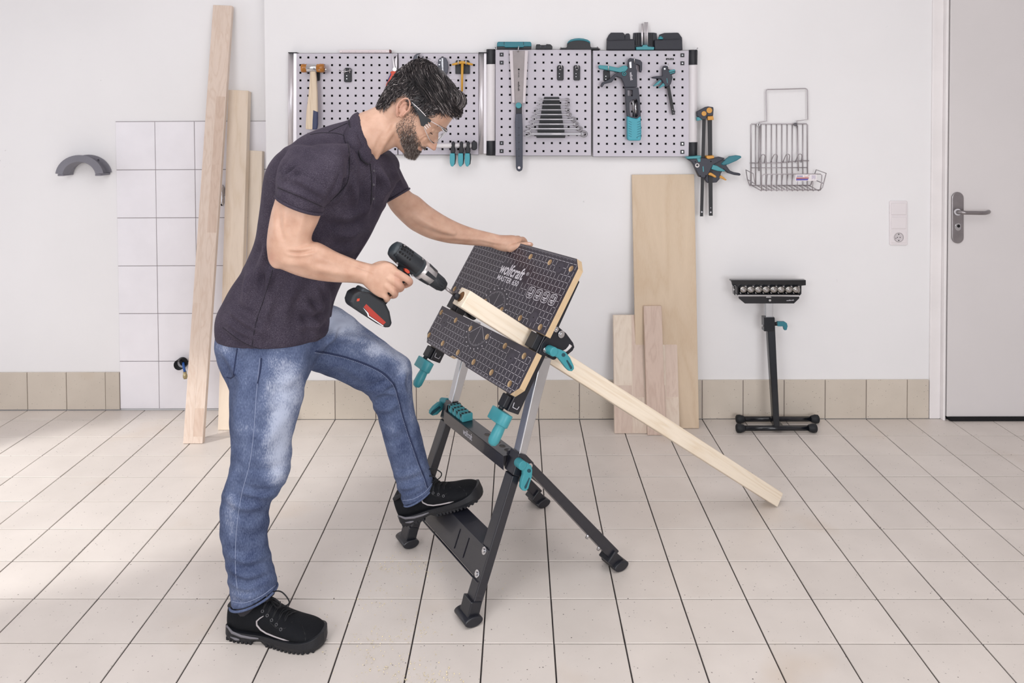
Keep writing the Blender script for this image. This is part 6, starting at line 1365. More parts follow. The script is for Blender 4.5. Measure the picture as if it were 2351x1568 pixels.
# ---------------------------------------------------------------- polo shirt
mb = MB()
HYs = .168
loft(mb, [(508, 768, 752, 772, .168, .158, .08), (506.5, 748, 754, 752, .168, .158, .08), (507.5, 728, 756, 730, .168, .157, .1), (514, 705, 760, 706, .168, .155, .12), (534, 668, 774, 668, .168, .150, .15), (560, 624, 793, 630, .168, .146, .2), (586, 578, 815, 592, .168, .150, .26), (603, 540, 838, 552, .168, .158, .32), (613, 500, 860, 508, .168, .170, .38), (622, 458, 884, 466, .168, .185, .42), (629, 418, 901, 430, .168, .196, .45), (637, 384, 908, 398, .168, .198, .46), (654, 355, 905, 374, .168, .190, .46), (684, 328, 892, 356, .166, .170, .45), (722, 303, 874, 352, .164, .135, .4), (764, 287, 858, 356, .160, .098, .3), (797, 276, 851, 366, .157, .074, .15), (812, 268, 853, 362, HY, .069, 0), (823, 262, 854, 358, HY, .067, 0)], 72, 5)
loft(mb, [(672, 335, 800, 330, .0, .06), (652, 356, 800, 352, -.028, .072), (639, 382, 795, 392, -.055, .076), (633.5, 412, 778, 432, -.070, .076), (634.5, 434, 757, 462, -.076, .073), (636, 449, 739.5, 493, -.078, .070)], 48, 5)
loft(mb, [(840, 350, 896, 345, .30, .07), (862, 400, 914, 376, .36, .068), (876, 436, 927, 405, .388, .064), (886.5, 464, 940, 434, .40, .061)], 36, 5)
me = voxel(mb, .0045); a = getco(me); P_ = topx(a)
relax(me, 10)
F_ = [([(655, 345), (690, 340), (730, 352)], .003, 6, .1), ([(800, 330), (812, 370), (820, 420)], .003, 7, .1), ([(812, 600), (790, 620), (770, 600)], .003, 8, .2), ([(742, 700), (720, 712), (690, 705)], .004, 7, .2), ([(748, 730), (722, 745), (690, 748)], .004, 7, .2), ([(668, 372), (655, 392), (645, 402)], .006, 4, .1), ([(690, 385), (668, 398), (650, 412)], .005, 4, .1), ([(760, 470), (788, 440), (798, 400)], .005, 5, .1), ([(752, 466), (775, 432), (786, 398)], .004, 4, .1), ([(640, 424), (690, 446), (742, 468)], .003, 4, .1), ([(655, 405), (700, 420), (745, 450)], .004, 6, .1),
      ([(612, 560), (606, 600), (612, 650)], .006, 7, .2), ([(628, 610), (616, 650), (606, 690)], .006, 8, .2), ([(596, 590), (590, 630), (584, 668)], .006, 7, .2), ([(640, 640), (620, 700), (600, 760)], .004, 10, .2), ([(575, 620), (566, 660), (560, 700)], .006, 8, .2),
      ([(520, 735), (545, 758), (590, 782)], .007, 7, .2), ([(515, 752), (540, 775), (580, 795)], .005, 5, .2), ([(530, 712), (560, 740), (610, 770)], .006, 9, .2), ([(725, 660), (735, 700), (740, 740)], .005, 8, .2), ([(700, 690), (720, 730), (724, 775)], .005, 9, .2), ([(740, 650), (752, 680), (754, 720)], .004, 6, .2), ([(690, 640), (660, 690), (650, 740)], .004, 12, .2),
      ([(860, 400), (850, 450), (838, 500)], .005, 8, .3), ([(880, 400), (885, 430), (872, 470)], .006, 8, .3), ([(868, 380), (880, 410), (888, 440)], .004, 6, .3), ([(840, 480), (800, 500), (760, 495)], .004, 10, .2), ([(838, 520), (805, 540), (765, 535)], .005, 11, .2), ([(820, 560), (800, 575), (770, 572)], .004, 9, .2), ([(800, 400), (815, 440), (818, 480)], .004, 8, .2), ([(905, 380), (912, 400), (924, 425)], .003, 4, .6)]
folds(me, [(p_, a_ * 2.6, w__ * 1.2, y_) for p_, a_, w__, y_ in F_])
ripple(me, .005, 8, (1, 1, .5)); relax(me, 2)
SH, N, L, b = node_mat('heather_charcoal_jersey'); g = N.new('ShaderNodeNewGeometry')
n1 = N.new('ShaderNodeTexNoise'); n1.inputs['Scale'].default_value = 900; n1.inputs['Detail'].default_value = 2
n2 = N.new('ShaderNodeTexNoise'); n2.inputs['Scale'].default_value = 14; n2.inputs['Detail'].default_value = 4; L.new(g.outputs['Position'], n2.inputs[0])
mp = N.new('ShaderNodeMapping'); mp.inputs['Scale'].default_value = (1, 1, .45); L.new(g.outputs['Position'], mp.inputs['Vector']); L.new(mp.outputs[0], n1.inputs[0])
ad = N.new('ShaderNodeMath'); ad.operation = 'MULTIPLY_ADD'; ad.inputs[1].default_value = .35; L.new(n2.outputs[0], ad.inputs[0]); L.new(n1.outputs[0], ad.inputs[2])
r = ramp(N, [(.48, srgb(46, 41, 53)), (.7, srgb(62, 56, 68)), (.9, srgb(90, 83, 95))]); L.new(ad.outputs[0], r.inputs[0]); L.new(r.outputs[0], b.inputs['Base Color'])
b.inputs['Roughness'].default_value = .85; b.inputs['Specular IOR Level'].default_value = .15; b.inputs['Sheen Weight'].default_value = .15; b.inputs['Sheen Roughness'].default_value = .5; b.inputs['Sheen Tint'].default_value = srgb(150, 138, 156)
bp = N.new('ShaderNodeBump'); bp.inputs['Strength'].default_value = .25; bp.inputs['Distance'].default_value = .001; L.new(n1.outputs[0], bp.inputs['Height']); L.new(bp.outputs[0], b.inputs['Normal'])
pk = Pick(me); shirt = part(me, 'polo_shirt', [SH], man, 'charcoal heather polo shirt with short sleeves')
SEAM_SHADE = mat('seam_and_shade_charcoal', (30, 27, 36), .9)  # charcoal for seams and for the shade line painted under the collar
def seam(pick, pts, name, m, par, r=.0012, off=.0004, k=5):
    q = pick.line(pts, off, k)
    if len(q) > 2: mb = MB(); mb.tube(q, r, 6); return mb.build(name, m, par)
seam(pk, [(712, 309), (745, 305), (790, 312), (801, 350), (802, 385), (797, 420), (776, 446), (758, 462)], 'sleeve_seam', SEAM_SHADE, shirt)
seam(pk, [(638, 431), (690, 452), (745, 477)], 'cuff_seam', SEAM_SHADE, shirt); seam(pk, [(755, 303), (775, 293), (797, 283)], 'shoulder_seam', SEAM_SHADE, shirt)
seam(pk, [(626, 620), (608, 680), (588, 740), (578, 800)], 'side_seam', SEAM_SHADE, shirt, .0009); seam(pk, [(512, 752), (560, 787), (620, 806), (680, 806), (735, 776)], 'hem_seam', SEAM_SHADE, shirt, .0009)
# sleeve and hem edges: rolled bands
def band(secs, name, par, r, m):
    xl, yl, xr, yr, Y, hy, rho = secs; L_, R_ = at(xl, yl, Y), at(xr, yr, Y); c = (L_ + R_) / 2; a = (R_ - L_) / 2; mb = MB()
    mb.tube([c + a * math.cos(t) + V3(0, hy * (rho * math.cos(t) + math.sqrt(1 - rho * rho) * math.sin(t)), 0) for t in np.linspace(0, 2 * math.pi, 48, endpoint=False)], r, 8, closed=True); return mb.build(name, m, par)
band((636.5, 447.5, 738.5, 491, -.078, .069, 0), 'sleeve_cuff', shirt, .0042, SH); band((888, 462.5, 939, 433.5, .40, .060, 0), 'sleeve_cuff', shirt, .004, SH)
# collar leaf, placket, buttons
cl_ = MB(); NC = 64; rings = []
for (xl, yl, xr, yr, Y, hy, t_) in ((814, 272, 846, 374, HY, .064, 0), (822, 262, 853, 362, HY, .067, 0), (825, 262, 855.5, 363, HY, .0715, 0), (814, 270, 851, 376, HY, .087, 0), (796, 286, 838, 390, HY, .105, 0)):
    L_, R_ = at(xl, yl, Y), at(xr, yr, Y); c = (L_ + R_) / 2; a = (R_ - L_) / 2
    rings.append([c + a * math.cos(t) + V3(0, hy * math.sin(t), 0) for t in np.linspace(math.radians(14), math.radians(346), NC)])
rings += [[p - (unit(p - (rings[4][0] + rings[4][NC // 2]) / 2)) * .003 for p in rings[4]], [p - unit(p - (rings[3][0] + rings[3][NC // 2]) / 2) * .003 for p in rings[3]]]
vs = [p for rg_ in rings for p in rg_]; K = len(rings)
fs = [(i * NC + j, ((i + 1) % K) * NC + j, ((i + 1) % K) * NC + j + 1, i * NC + j + 1) for i in range(K) for j in range(NC - 1)] + [tuple(i * NC for i in range(K)), tuple(i * NC + NC - 1 for i in range(K))[::-1]]
cl_.add(vs, fs, 0, True); collar = cl_.build('collar', SH, shirt)
oe = catmull([(803, 280), (806, 300), (812, 322), (818, 345), (826, 364), (842, 377)], 5); ie = catmull([(823, 264), (829, 277), (834, 291), (838, 306), (842, 326), (847, 363)], 5)
lf_ = []; NR = 7
for (ox, oy), (ix_, iy_) in zip(oe, ie):
    row = []; last = None
    for k in range(NR):
        t = k / (NR - 1); p = pk(ox + (ix_ - ox) * t, oy + (iy_ - oy) * t, .0075 + .005 * math.sin(min(1, t * 1.4) * math.pi * .6)); row.append(p)
    for k in range(NR):
        if row[k] is None: row[k] = next((row[j] + (at(*[ox + (ix_ - ox) * k / (NR - 1), oy + (iy_ - oy) * k / (NR - 1)], row[j][1] + .012) - row[j]) * 1.0 for j in list(range(k, -1, -1)) + list(range(k, NR)) if row[j] is not None), None)
    if all(p is not None for p in row): lf_.append(row)
if len(lf_) > 3:
    n_ = len(lf_); top_ = [p for r_ in lf_ for p in r_]; bot_ = [p + V3(0, .0035, 0) for p in top_]; Nn_ = n_ * NR
    fs = [(i * NR + j, (i + 1) * NR + j, (i + 1) * NR + j + 1, i * NR + j + 1) for i in range(n_ - 1) for j in range(NR - 1)]; fs += [tuple(x + Nn_ for x in f[::-1]) for f in fs]
    rim_ = [i * NR for i in range(n_)] + [(n_ - 1) * NR + j for j in range(1, NR)] + [i * NR + NR - 1 for i in range(n_ - 2, -1, -1)] + list(range(NR - 2, 0, -1))
    fs += [(rim_[i], rim_[(i + 1) % len(rim_)], rim_[(i + 1) % len(rim_)] + Nn_, rim_[i] + Nn_) for i in range(len(rim_))]
    MB().add(top_ + bot_, fs, 0, True).build('collar_leaf', SH, shirt)
    mb = MB(); mb.tube([r_[0] + V3(-.0008, .001, -.0012) for r_ in lf_], .0022, 6); mb.build('collar_shade_line', SEAM_SHADE, shirt)  # dark tube under the leaf, a painted shadow edge rather than a seam

q = pk.line([(849, 376), (853, 410), (853, 440), (851, 470)], .0012, 5)
if len(q) > 3: mb = MB(); mb.tube(q, [.0016] * (len(q) - 1) + [.0005], 6); mb.build('placket_slit', SEAM_SHADE, shirt)
q = pk.line([(858, 378), (861, 410), (860, 440), (858, 472)], .0006, 5)
if len(q) > 3: mb = MB(); mb.tube(q, .0007, 6); mb.build('placket_stitch', mat('stitch_mauve', (92, 84, 100), .8), shirt)
for x, y in ((857, 392), (857, 424), (856, 456)):
    p = pk(x, y, .0012)
    if p is not None: mb = MB(); mb.lathe(p, unit(CAMP - p), [(-.001, .0045), (.001, .0045), (.0016, .0036), (.0017, 0)], 14); mb.build('button', mat('dark_button', (58, 52, 62), .35), shirt)
# ---------------------------------------------------------------- jeans
mb = MB()
loft(mb, [(514, 735, 738, 735, .165, .140, .06), (506, 765, 745, 762, .165, .146, .06), (504.5, 795, 742, 792, .165, .146, .05), (510, 825, 728, 822, .160, .142, 0), (524, 862, 712, 852, .145, .125, 0), (532, 890, 700, 880, .13, .10, 0)], 60, 5)
loft(mb, [(508, 790, 712, 800, .105, .085), (517, 828, 708, 838, .095, .090), (527, 868, 703, 872, .088, .092), (527, 916, 696, 916, .078, .092), (528.5, 962, 682, 962, .068, .086), (532.5, 1007, 668, 1007, .06, .078), (533.5, 1043, 666, 1043, .055, .073), (528, 1075, 663, 1078, .052, .071), (518, 1111, 655, 1114, .048, .069), (510.5, 1143, 631, 1148, .046, .067), (507, 1179, 615, 1182, .045, .065), (507.5, 1224, 611.5, 1226, .043, .063), (515, 1270, 614.5, 1268, .041, .061), (522, 1315, 626, 1308, .040, .061), (526, 1350, 633, 1330, .039, .062), (530, 1386, 635, 1350, .038, .062)], 52, 5)
loft(mb, [(690, 815, 742, 700, .22, .105), (716, 842, 770, 705, .245, .100), (750, 858, 803, 724, .275, .092), (788, 875, 836, 748, .30, .086), (824, 893, 872, 776, .325, .080), (846, 905, 910, 806, .342, .075), (850, 914, 943, 829, .352, .073), (855, 924, 949, 862, .358, .072), (862, 946, 950, 906, .362, .069), (870, 972, 953.5, 942, .364, .066), (881, 1007, 963, 985, .366, .062), (892, 1044, 973, 1030, .368, .058), (903, 1082, 983, 1070, .369, .055), (911, 1112, 991, 1096, .37, .053), (919, 1138, 995, 1108, .37, .053), (927, 1156, 995, 1117, .37, .053)], 48, 5)
me = voxel(mb, .0042); relax(me, 9)
Z = .5; N_ = .17
JF = [([(845, 902), (880, 893), (905, 880)], .007, 6, Z), ([(852, 915), (880, 905), (912, 903)], .006, 5, Z), ([(860, 938), (890, 940), (915, 925)], .005, 7, Z), ([(735, 780), (790, 775), (850, 790)], .006, 8, Z), ([(730, 800), (765, 760), (810, 735)], .006, 8, Z), ([(725, 812), (755, 780), (775, 740)], .005, 6, Z), ([(740, 830), (800, 845), (850, 880)], .004, 9, Z), ([(800, 760), (860, 790), (910, 830)], .005, 10, Z), ([(935, 850), (925, 880), (938, 910)], .005, 6, Z), ([(905, 1095), (940, 1088), (975, 1075)], .004, 6, Z), ([(912, 1120), (945, 1118), (985, 1098)], .005, 5, Z), ([(925, 1140), (955, 1128), (988, 1108)], .004, 4, Z), ([(885, 1000), (910, 990), (940, 960)], .003, 8, Z),
      ([(700, 865), (650, 880), (600, 870)], .005, 10, N_), ([(704, 840), (660, 862), (620, 850)], .004, 9, N_), ([(665, 1075), (620, 1100), (565, 1092)], .006, 8, N_), ([(660, 1100), (615, 1118), (560, 1110)], .006, 7, N_), ([(640, 1130), (600, 1140), (545, 1128)], .006, 7, N_), ([(540, 1080), (530, 1110), (515, 1135)], .005, 7, N_), ([(520, 1140), (560, 1165), (610, 1160)], .005, 8, N_), ([(515, 1270), (560, 1290), (615, 1275)], .005, 8, N_), ([(520, 1300), (565, 1322), (622, 1305)], .006, 8, N_), ([(525, 1335), (570, 1352), (630, 1325)], .006, 7, N_), ([(530, 1362), (570, 1372), (620, 1350)], .005, 6, N_), ([(612, 830), (608, 900), (600, 960)], .004, 12, N_), ([(560, 850), (548, 930), (545, 1000)], .006, 11, N_), ([(510, 800), (530, 830), (545, 870)], .006, 7, N_), ([(640, 1180), (580, 1210), (530, 1200)], .003, 10, N_), ([(655, 960), (620, 1000), (600, 1050)], .003, 12, N_)]
folds(me, [(p_, a_ * 1.6, w__ * 1.35, y_) for p_, a_, w__, y_ in JF]); ripple(me, .006, 8, (1, 1, .55)); ripple(me, .0022, 24, (1, 1, 1.2)); relax(me, 1)
JM, N, L, b = node_mat('faded_blue_denim'); g = N.new('ShaderNodeNewGeometry'); av = N.new('ShaderNodeAttribute'); av.attribute_name = 'fade'
n1 = N.new('ShaderNodeTexNoise'); n1.inputs['Scale'].default_value = 420; n1.inputs['Detail'].default_value = 3; mp = N.new('ShaderNodeMapping'); mp.inputs['Scale'].default_value = (1, 1, .3); L.new(g.outputs['Position'], mp.inputs['Vector']); L.new(mp.outputs[0], n1.inputs[0])
n2 = N.new('ShaderNodeTexNoise'); n2.inputs['Scale'].default_value = 24; n2.inputs['Detail'].default_value = 6; L.new(g.outputs['Position'], n2.inputs[0])
a1 = N.new('ShaderNodeMath'); a1.operation = 'MULTIPLY_ADD'; a1.inputs[1].default_value = .55; L.new(n1.outputs[0], a1.inputs[0]); L.new(av.outputs['Fac'], a1.inputs[2])
a2 = N.new('ShaderNodeMath'); a2.operation = 'MULTIPLY_ADD'; a2.inputs[1].default_value = .45; L.new(n2.outputs[0], a2.inputs[0]); L.new(a1.outputs[0], a2.inputs[2])
r = ramp(N, [(.40, srgb(52, 62, 92)), (.72, srgb(98, 110, 140)), (1.0, srgb(172, 180, 200))]); sb = N.new('ShaderNodeMath'); sb.operation = 'SUBTRACT'; sb.inputs[1].default_value = .0; L.new(a2.outputs[0], sb.inputs[0]); L.new(sb.outputs[0], r.inputs[0]); L.new(r.outputs[0], b.inputs['Base Color'])
b.inputs['Roughness'].default_value = .85; b.inputs['Specular IOR Level'].default_value = .15
bp = N.new('ShaderNodeBump'); bp.inputs['Strength'].default_value = .3; bp.inputs['Distance'].default_value = .001; L.new(n1.outputs[0], bp.inputs['Height']); L.new(bp.outputs[0], b.inputs['Normal'])
a = getco(me); P_ = topx(a); near_ = a[:, 1] < .17
fd = np.full(len(a), .05)
for x, y, rx, ry, amp, which in ((655, 900, 50, 90, .42, 1), (640, 1010, 34, 70, .36, 1), (640, 1080, 28, 45, .30, 1), (560, 1000, 22, 150, .12, 1), (530, 1180, 18, 60, .22, 1), (560, 1360, 60, 30, .16, 1), (790, 745, 60, 34, .46, 2), (880, 800, 60, 26, .40, 2), (930, 840, 24, 40, .34, 2), (945, 940, 14, 60, .18, 2), (900, 990, 16, 70, .12, 2), (950, 1090, 46, 30, .16, 2), (520, 800, 30, 30, .22, 1), (760, 725, 30, 30, .30, 2)):
    m_ = near_ if which == 1 else (a[:, 1] > .12); fd += amp * np.exp(-((P_[:, 0] - x) / rx) ** 2 - ((P_[:, 1] - y) / ry) ** 2) * m_
vcol(me, 'fade', fd); pj = Pick(me); jeans = part(me, 'jeans', [JM], man, 'faded blue jeans, paler on thighs and knees')
ST_D = mat('dark_denim_seam', (40, 50, 82), .9); ST_L = mat('pale_stitch', (150, 160, 188), .8)
seam(pj, [(597, 822), (592, 870), (588, 915), (582, 1000), (572, 1070), (556, 1130), (546, 1190), (541, 1250), (541, 1310), (545, 1352)], 'side_seam', ST_L, jeans, .0008, k=8)
seam(pj, [(600, 822), (598, 850), (592, 880)], 'pocket_seam', ST_D, jeans, .0022); seam(pj, [(545, 800), (540, 830), (536, 862)], 'pocket_seam', ST_D, jeans, .002)
seam(pj, [(540, 860), (530, 868), (521, 866)], 'pocket_seam', ST_D, jeans, .002)
inner = [(724, 806), (760, 812), (800, 822), (845, 838), (882, 858), (905, 884), (915, 915), (924, 950), (936, 990), (950, 1030), (962, 1065), (974, 1095), (981, 1118)]
seam(pj, inner, 'inner_seam', ST_D, jeans, .0026, k=8)
il = pj.line([(x - 2.2, y + 2.6) for x, y in inner], .0022, 22)
for o_ in (0,):
    mb = MB()
    for i in range(0, len(il) - 2, 2): mb.tube([il[i], (il[i] + il[i + 1]) / 2, il[i + 1]], .0009, 5)
    s_ = mb.build('stitching', ST_L, jeans); s_['kind'] = 'stuff'
seam(pj, [(528, 1379), (560, 1384), (600, 1368), (632, 1344)], 'hem_seam', ST_L, jeans, .0007); seam(pj, [(924, 1149), (950, 1145), (975, 1130), (992, 1110)], 'hem_seam', ST_L, jeans, .0007)
band((530.5, 1386, 634.5, 1350.5, .038, .0615, 0), 'trouser_hem', jeans, .0035, JM); band((927.5, 1155.5, 994.5, 1117, .37, .0525, 0), 'trouser_hem', jeans, .0032, JM)
for o in jeans.children:
    if o.name.startswith('trouser_hem'): vcol(o.data, 'fade', [.12] * len(o.data.vertices))
# ---------------------------------------------------------------- safety shoes
NUB = mat('black_nubuck', (15, 17, 22), .8, spec=.25, bump=.25, bscale=260, var=.15, vscale=20); SOLE = mat('black_sole', (20, 22, 28), .5, bump=.1, bscale=300); GREYT = mat('grey_trim', (112, 110, 116), .4); LACE = mat('black_lace', (16, 18, 22), .7)
def shoe(heel, fwd, up, label):
    fwd = unit(fwd); up = unit(V3(*up) - fwd * (V3(*up) @ fwd)); lat = np.cross(up, fwd)
    if lat[1] > 0: lat = -lat                       # lat points to the camera side
    LS = .288
    def Q(s, l, h): return V3(*heel) + fwd * s * LS + lat * l + up * h
    tab = [(0, .018, .088, .004), (.02, .028, .092, 0), (.06, .0355, .098, -.002), (.15, .0405, .102, 0), (.28, .041, .106, 0), (.40, .0415, .108, 0), (.48, .044, .096, 0), (.58, .048, .080, .001), (.70, .0515, .067, .002), (.82, .051, .060, .002), (.90, .044, .053, 0), (.96, .031, .044, -.002), (.99, .016, .034, -.002), (1.0, .004, .028, -.002)]
    S_ = catmull(tab, 4); n = 32; vs = []
    for s, w, h, c in S_:
        for j in range(n):
            t = 2 * math.pi * j / n; ct, st = math.cos(t), math.sin(t)
            l = w * math.copysign(abs(ct) ** .75, ct); zz = .020 + (h - .020) * (.5 + .5 * math.copysign(abs(st) ** .9, st))
            top = max(0, (zz - .03) / (h + .001)); l *= 1 - (.52 if s < .5 else .42) * top ** 1.5; vs.append(Q(s, l + c, zz))
    K = len(S_); fs = [(i * n + j, (i + 1) * n + j, (i + 1) * n + (j + 1) % n, i * n + (j + 1) % n) for i in range(K - 1) for j in range(n)] + [tuple(range(n))[::-1], tuple((K - 1) * n + j for j in range(n))]
    sh = thing_part = MB().add(vs, fs, 0, True).build('shoe', NUB, man, label=label)
    # sole with lugs
    plan = [(0, .024), (.03, .034), (.10, .0405), (.25, .041), (.38, .039), (.50, .043), (.62, .050), (.74, .0545), (.85, .0525), (.93, .043), (.98, .028), (1.005, .008)]
    Pn = catmull(plan, 4); lo = [(s, w) for s, w in Pn] + [(s, -w) for s, w in Pn[::-1]]
    hz = lambda s: .010 if .30 < s < .44 else 0
    def wall_(s): return .034 - .006 * math.sin(min(s, 1) * math.pi) + .009 * max(0, (s - .84) / .16) ** 1.5 * (1 if s < .99 else .8) + (.004 if s < .05 else 0)
    m_ = MB(); k = len(lo); lv = []
    for (f, zf) in ((.93, lambda s: max(.0015, hz(s))), (1.0, lambda s: .006 + hz(s) * .8), (1.05, lambda s: .016 + hz(s) * .3), (1.03, lambda s: wall_(s))): lv.append([Q(.5 + (s - .5) * (1 + (f - 1) * .3), w * f, zf(s)) for s, w in lo])
    vs = [p for r_ in lv for p in r_]; fs = [(i * k + j, i * k + (j + 1) % k, (i + 1) * k + (j + 1) % k, (i + 1) * k + j) for i in range(3) for j in range(k)] + [tuple(range(k))[::-1], tuple(3 * k + j for j in range(k))]
    so_ = m_.add(vs, fs, 0, False).build('outsole', SOLE, sh, bevel=.001)
    m_ = MB()
    for i in range(22):
        s = .03 + i * .0435
        if .31 < s < .43: continue
        w = float(np.interp(s, [a_[0] for a_ in plan], [a_[1] for a_ in plan]))
        for sg in (-1, 1): m_.box(Q(s, sg * (w - .005), .005 + hz(s)), (.007, .013, .0095), fwd, lat, up)
    lg = m_.build('tread_lug', SOLE, sh, bevel=.001); lg['kind'] = 'stuff'
    wl = lambda s: float(np.interp(s, [a_[0] for a_ in tab], [a_[1] for a_ in tab]))
    ws_ = lambda s: float(np.interp(s, [a_[0] for a_ in plan], [a_[1] for a_ in plan]))
    m_ = MB(); m_.tube([Q(s, ws_(s) * 1.045, h) for s, h in ((.02, .040), (.10, .030), (.20, .023), (.30, .021), (.38, .021))], [.003, .0042, .004, .0035, .002], 8, asp=.7, up=lat); m_.build('grey_trim', GREYT, sh)
    m_ = MB(); m_.tube([Q(s, ws_(s) * 1.05, h) for s, h in ((.08, .016), (.14, .013), (.18, .012))], [.002, .004, .002], 8); m_.build('grey_trim', GREYT, sh)
    def US(s, h):  # point on the near upper surface
        w = wl(s); H_ = float(np.interp(s, [a_[0] for a_ in tab], [a_[2] for a_ in tab])); t_ = np.clip((h - .020) / (H_ - .020), 0, 1); st = 2 * t_ - 1; st = math.copysign(abs(st) ** (1 / .9), st)
        l = w * math.cos(math.asin(np.clip(st, -1, 1))) ** .75; l *= 1 - (.52 if s < .5 else .42) * max(0, (h - .03) / (H_ + .001)) ** 1.5; return Q(s, l + .001, h)
    m_ = MB(); m_.tube([US(s, h) for s, h in ((.42, .082), (.385, .076), (.355, .068), (.36, .058), (.40, .046), (.46, .038), (.55, .035), (.66, .034), (.74, .034))], [.001, .0018, .0024, .0024, .0022, .0022, .0026, .0032, .001], 8); m_.build('reflective_piping', mat('pale_piping', (176, 170, 172), .35), sh)
    m_ = MB(); m_.tube([US(s, h) for s, h in ((.47, .085), (.50, .070), (.57, .060), (.66, .060), (.70, .066))], .0012, 6); m_.build('panel_seam', LACE, sh)
    m_ = MB(); m_.tube([US(s, h) for s, h in ((.80, .060), (.86, .050), (.88, .040), (.87, .032))], .0016, 6); m_.build('toe_cap_seam', LACE, sh)
    for i in range(5):
        s, h = .40 + i * .055, .094 - i * .0085; c_ = US(s, h - .002); nrm_ = unit(c_ - Q(s, 0, h - .02)); a_ = unit(np.cross(nrm_, up)); b_ = np.cross(nrm_, a_)
        m_ = MB(); m_.tube([c_ + (a_ * math.cos(t) + b_ * math.sin(t)) * .0036 for t in np.linspace(0, 2 * math.pi, 12, endpoint=False)], .001, 6, closed=True); m_.build('eyelet', mat('eyelet_grey', (104, 104, 108), .3, .6), sh)
        Hh = float(np.interp(s + .01, [a_2[0] for a_2 in tab], [a_2[2] for a_2 in tab]))
        for dlt in (0, .045):
            m_ = MB(); m_.tube([c_, Q(s + dlt * .4, .012, Hh + .003), Q(s + dlt, -.004, Hh + .002), Q(s + dlt, -.022, Hh - .008)], .0017, 6); m_.build('lace', LACE, sh)
    # bow
    for (dl, dh, df) in ((.012, .030, .075), (.020, .012, .055)):
        m_ = MB(); c_ = Q(.40, 0, .112); m_.tube(list(catmull([c_, c_ + up * dh * .8 + fwd * df * .3 + lat * dl * .4, c_ + up * dh + fwd * df * .7 + lat * dl, c_ + fwd * df + lat * dl * 1.2 + up * dh * .2, c_ + fwd * df * .7 + lat * dl - up * .010, c_ + fwd * .01 - up * .004], 6)), .0019, 6); m_.build('lace_loop', LACE, sh)
    m_ = MB(); m_.tube([Q(.02, .0, .088), Q(.04, .024, .094), Q(.15, .032, .103), Q(.30, .030, .112), Q(.42, .014, .118), Q(.43, -.014, .118), Q(.30, -.030, .112), Q(.15, -.032, .103), Q(.04, -.024, .094)], .0065, 10, closed=True); m_.build('padded_collar', mat('collar_black', (32, 32, 38), .75), sh)
    m_ = MB(); m_.prism([Q(.33, -.020, .10), Q(.33, .020, .10), Q(.37, .020, .135), Q(.37, -.020, .135)], fwd * .006); m_.build('tongue', NUB, sh, bevel=.003)
    m_ = MB()
    m_.tube([Q(.17, 0, .05), Q(.22, 0, .11), Q(.24, 0, .15)], [.034, .036, .037], 20); m_.build('sock', mat('dark_sock', (48, 46, 52), .9, bump=.3, bscale=200), sh)
    return sh
hl = onz(533, 1447); h0 = V3(-.930, .048, .0)
shoe(h0, V3(.286, -.052, 0), V3(0, 0, 1), 'black lace-up safety shoe flat on the tiles')
# raised shoe: sole rests across the top of the step plate
t0_ = at(928, 1199, .385); t1_ = at(1092, 1142, .355)
shoe(t0_, t1_ - t0_, V3(-.28, 0, 1), 'black lace-up safety shoe on the bench step')
# ---------------------------------------------------------------- safety glasses
gl = thing('safety_glasses', H(.10, -.02, 0), 'clear safety glasses with black temples worn by the man', 'glasses')
for sg in (-1, 1):
    sx = .081 * sg; m_ = MB()
    out = [hf(x, y) for x, y in ((944, 226), (952, 229), (974, 256), (987, 270), (997, 275), (1000, 279), (996, 284), (992, 281), (993, 287), (988, 286), (983, 292), (977, 290), (974, 277), (969, 262), (960, 248), (948, 234))]
    m_.prism([H(f, u, sx) for f, u in out], sd_ * (.003 * sg)); m_.build('temple_arm', mat('glasses_black', (16, 18, 22), .25), gl, bevel=.0008)
    m_ = MB(); m_.tube([H(*hf(945, 228), sx + .002 * sg), H(*hf(974, 254), sx + .003 * sg), H(*hf(988, 269), sx + .003 * sg)], .0011, 6); m_.build('temple_edge', WHITEP, gl)
    for x0, y0, x1, y1 in ((990, 282, 998, 292), (986, 285, 994, 295), (982, 288, 990, 298)): m_ = MB(); m_.tube([H(*hf(x0, y0), sx), H(*hf(x1, y1), sx * .985)], .0012, 6); m_.build('hinge_tooth', WHITEP, gl)
LENS, N, L, b = node_mat('clear_lens'); b.inputs['Base Color'].default_value = (1, 1, 1, 1); b.inputs['Transmission Weight'].default_value = 1; b.inputs['Roughness'].default_value = .02; b.inputs['IOR'].default_value = 1.12
m_ = MB(); NA_, NB_ = 36, 8; vs = []
for lay in (0, .0016):
    for i in range(NA_):
        t = math.radians(-72 + 144 * i / (NA_ - 1)); f = .031 + (.0785 + lay) * math.cos(t) ** .8; s = (.0825 + lay) * math.sin(t)
        for j in range(NB_):
            k = j / (NB_ - 1); low = -.043 + .012 * math.exp(-(s / .012) ** 2) + .022 * abs(math.sin(t)) ** 5; hi = .010 - .012 * abs(math.sin(t)) ** 5; vs.append(H(f - .004 * k + .004, low + (hi - low) * k, s))
n_ = NA_ * NB_; fs = []
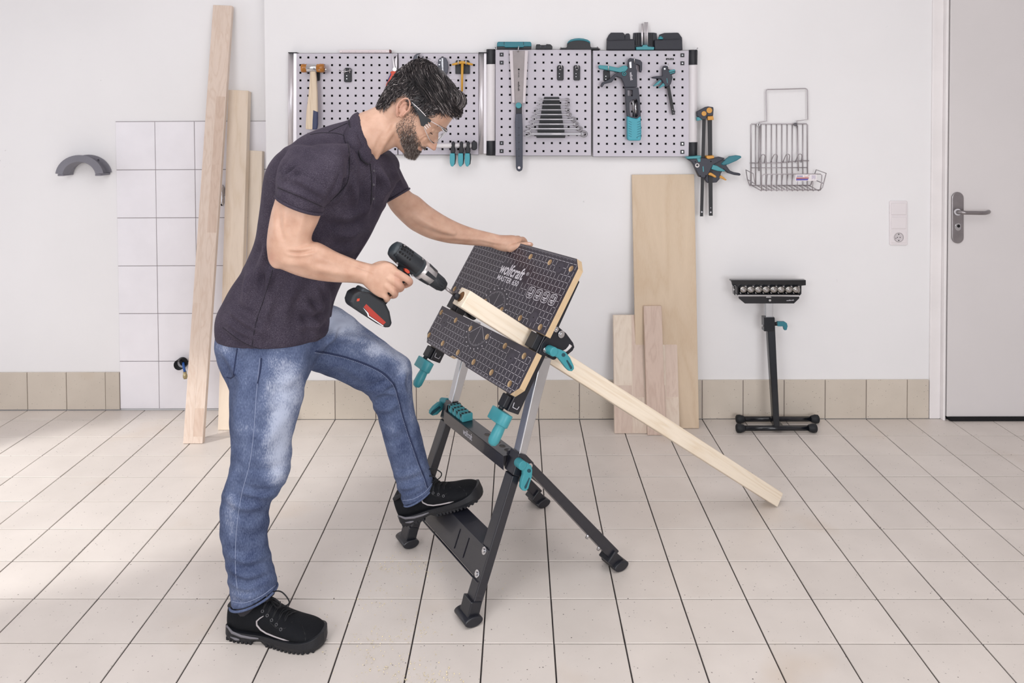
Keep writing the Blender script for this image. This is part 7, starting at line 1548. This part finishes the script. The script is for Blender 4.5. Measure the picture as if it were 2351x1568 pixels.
for i in range(NA_ - 1):
    for j in range(NB_ - 1): q = (i * NB_ + j, (i + 1) * NB_ + j, (i + 1) * NB_ + j + 1, i * NB_ + j + 1); fs += [q, tuple(x + n_ for x in q[::-1])]
    fs += [(i * NB_, (i + 1) * NB_, (i + 1) * NB_ + n_, i * NB_ + n_), (i * NB_ + NB_ - 1, (i + 1) * NB_ + NB_ - 1, (i + 1) * NB_ + NB_ - 1 + n_, i * NB_ + NB_ - 1 + n_)]
for i in (0, NA_ - 1):
    for j in range(NB_ - 1): fs.append((i * NB_ + j, i * NB_ + j + 1, i * NB_ + j + 1 + n_, i * NB_ + j + n_))
m_.add(vs, fs, 0, True); lens = m_.build('lens', LENS, gl)
for row, nm_ in ((0, 'lens_edge'), (NB_ - 1, 'lens_edge')):
    m_ = MB(); m_.tube([vs[i * NB_ + row] for i in range(NA_)], .0010, 6); m_.build(nm_, mat('clear_edge', (216, 212, 214), .15, spec=.8), gl)
# ---------------------------------------------------------------- wood shavings on the floor
sh_ = MB(); R3 = np.random.default_rng(11)
for cx, cy, sx, sy, n in ((905, 1300, 40, 14, 90), (985, 1295, 25, 12, 50), (880, 1370, 40, 25, 60), (860, 1480, 40, 22, 90), (960, 1440, 30, 20, 45), (905, 1540, 60, 22, 110), (1000, 1555, 40, 14, 50), (1110, 1330, 60, 30, 16), (760, 1420, 40, 40, 14), (690, 1480, 40, 10, 10)):
    for _ in range(n):
        x, y = cx + R3.normal() * sx, cy + R3.normal() * sy
        if y > 1600: continue
        p = onz(x, y, .0015); a_ = R3.uniform(0, 6.28); L_ = R3.uniform(.0015, .0048); d_ = V3(math.cos(a_), math.sin(a_), R3.uniform(-.15, .5)); w_ = V3(-math.sin(a_), math.cos(a_), .2) * L_ * .28
        q = [p, p + d_ * L_ * .5 + V3(0, 0, L_ * .35), p + d_ * L_]
        sh_.add([q[0] - w_, q[0] + w_, q[1] - w_, q[1] + w_, q[2] - w_, q[2] + w_], [(0, 1, 3, 2), (2, 3, 5, 4)])
so = sh_.build('wood_shavings', mat('fresh_shavings', (228, 214, 178), .8)); tag(so, 'pale wood shavings scattered on the tiles between the man and bench', 'shavings', kind='stuff')
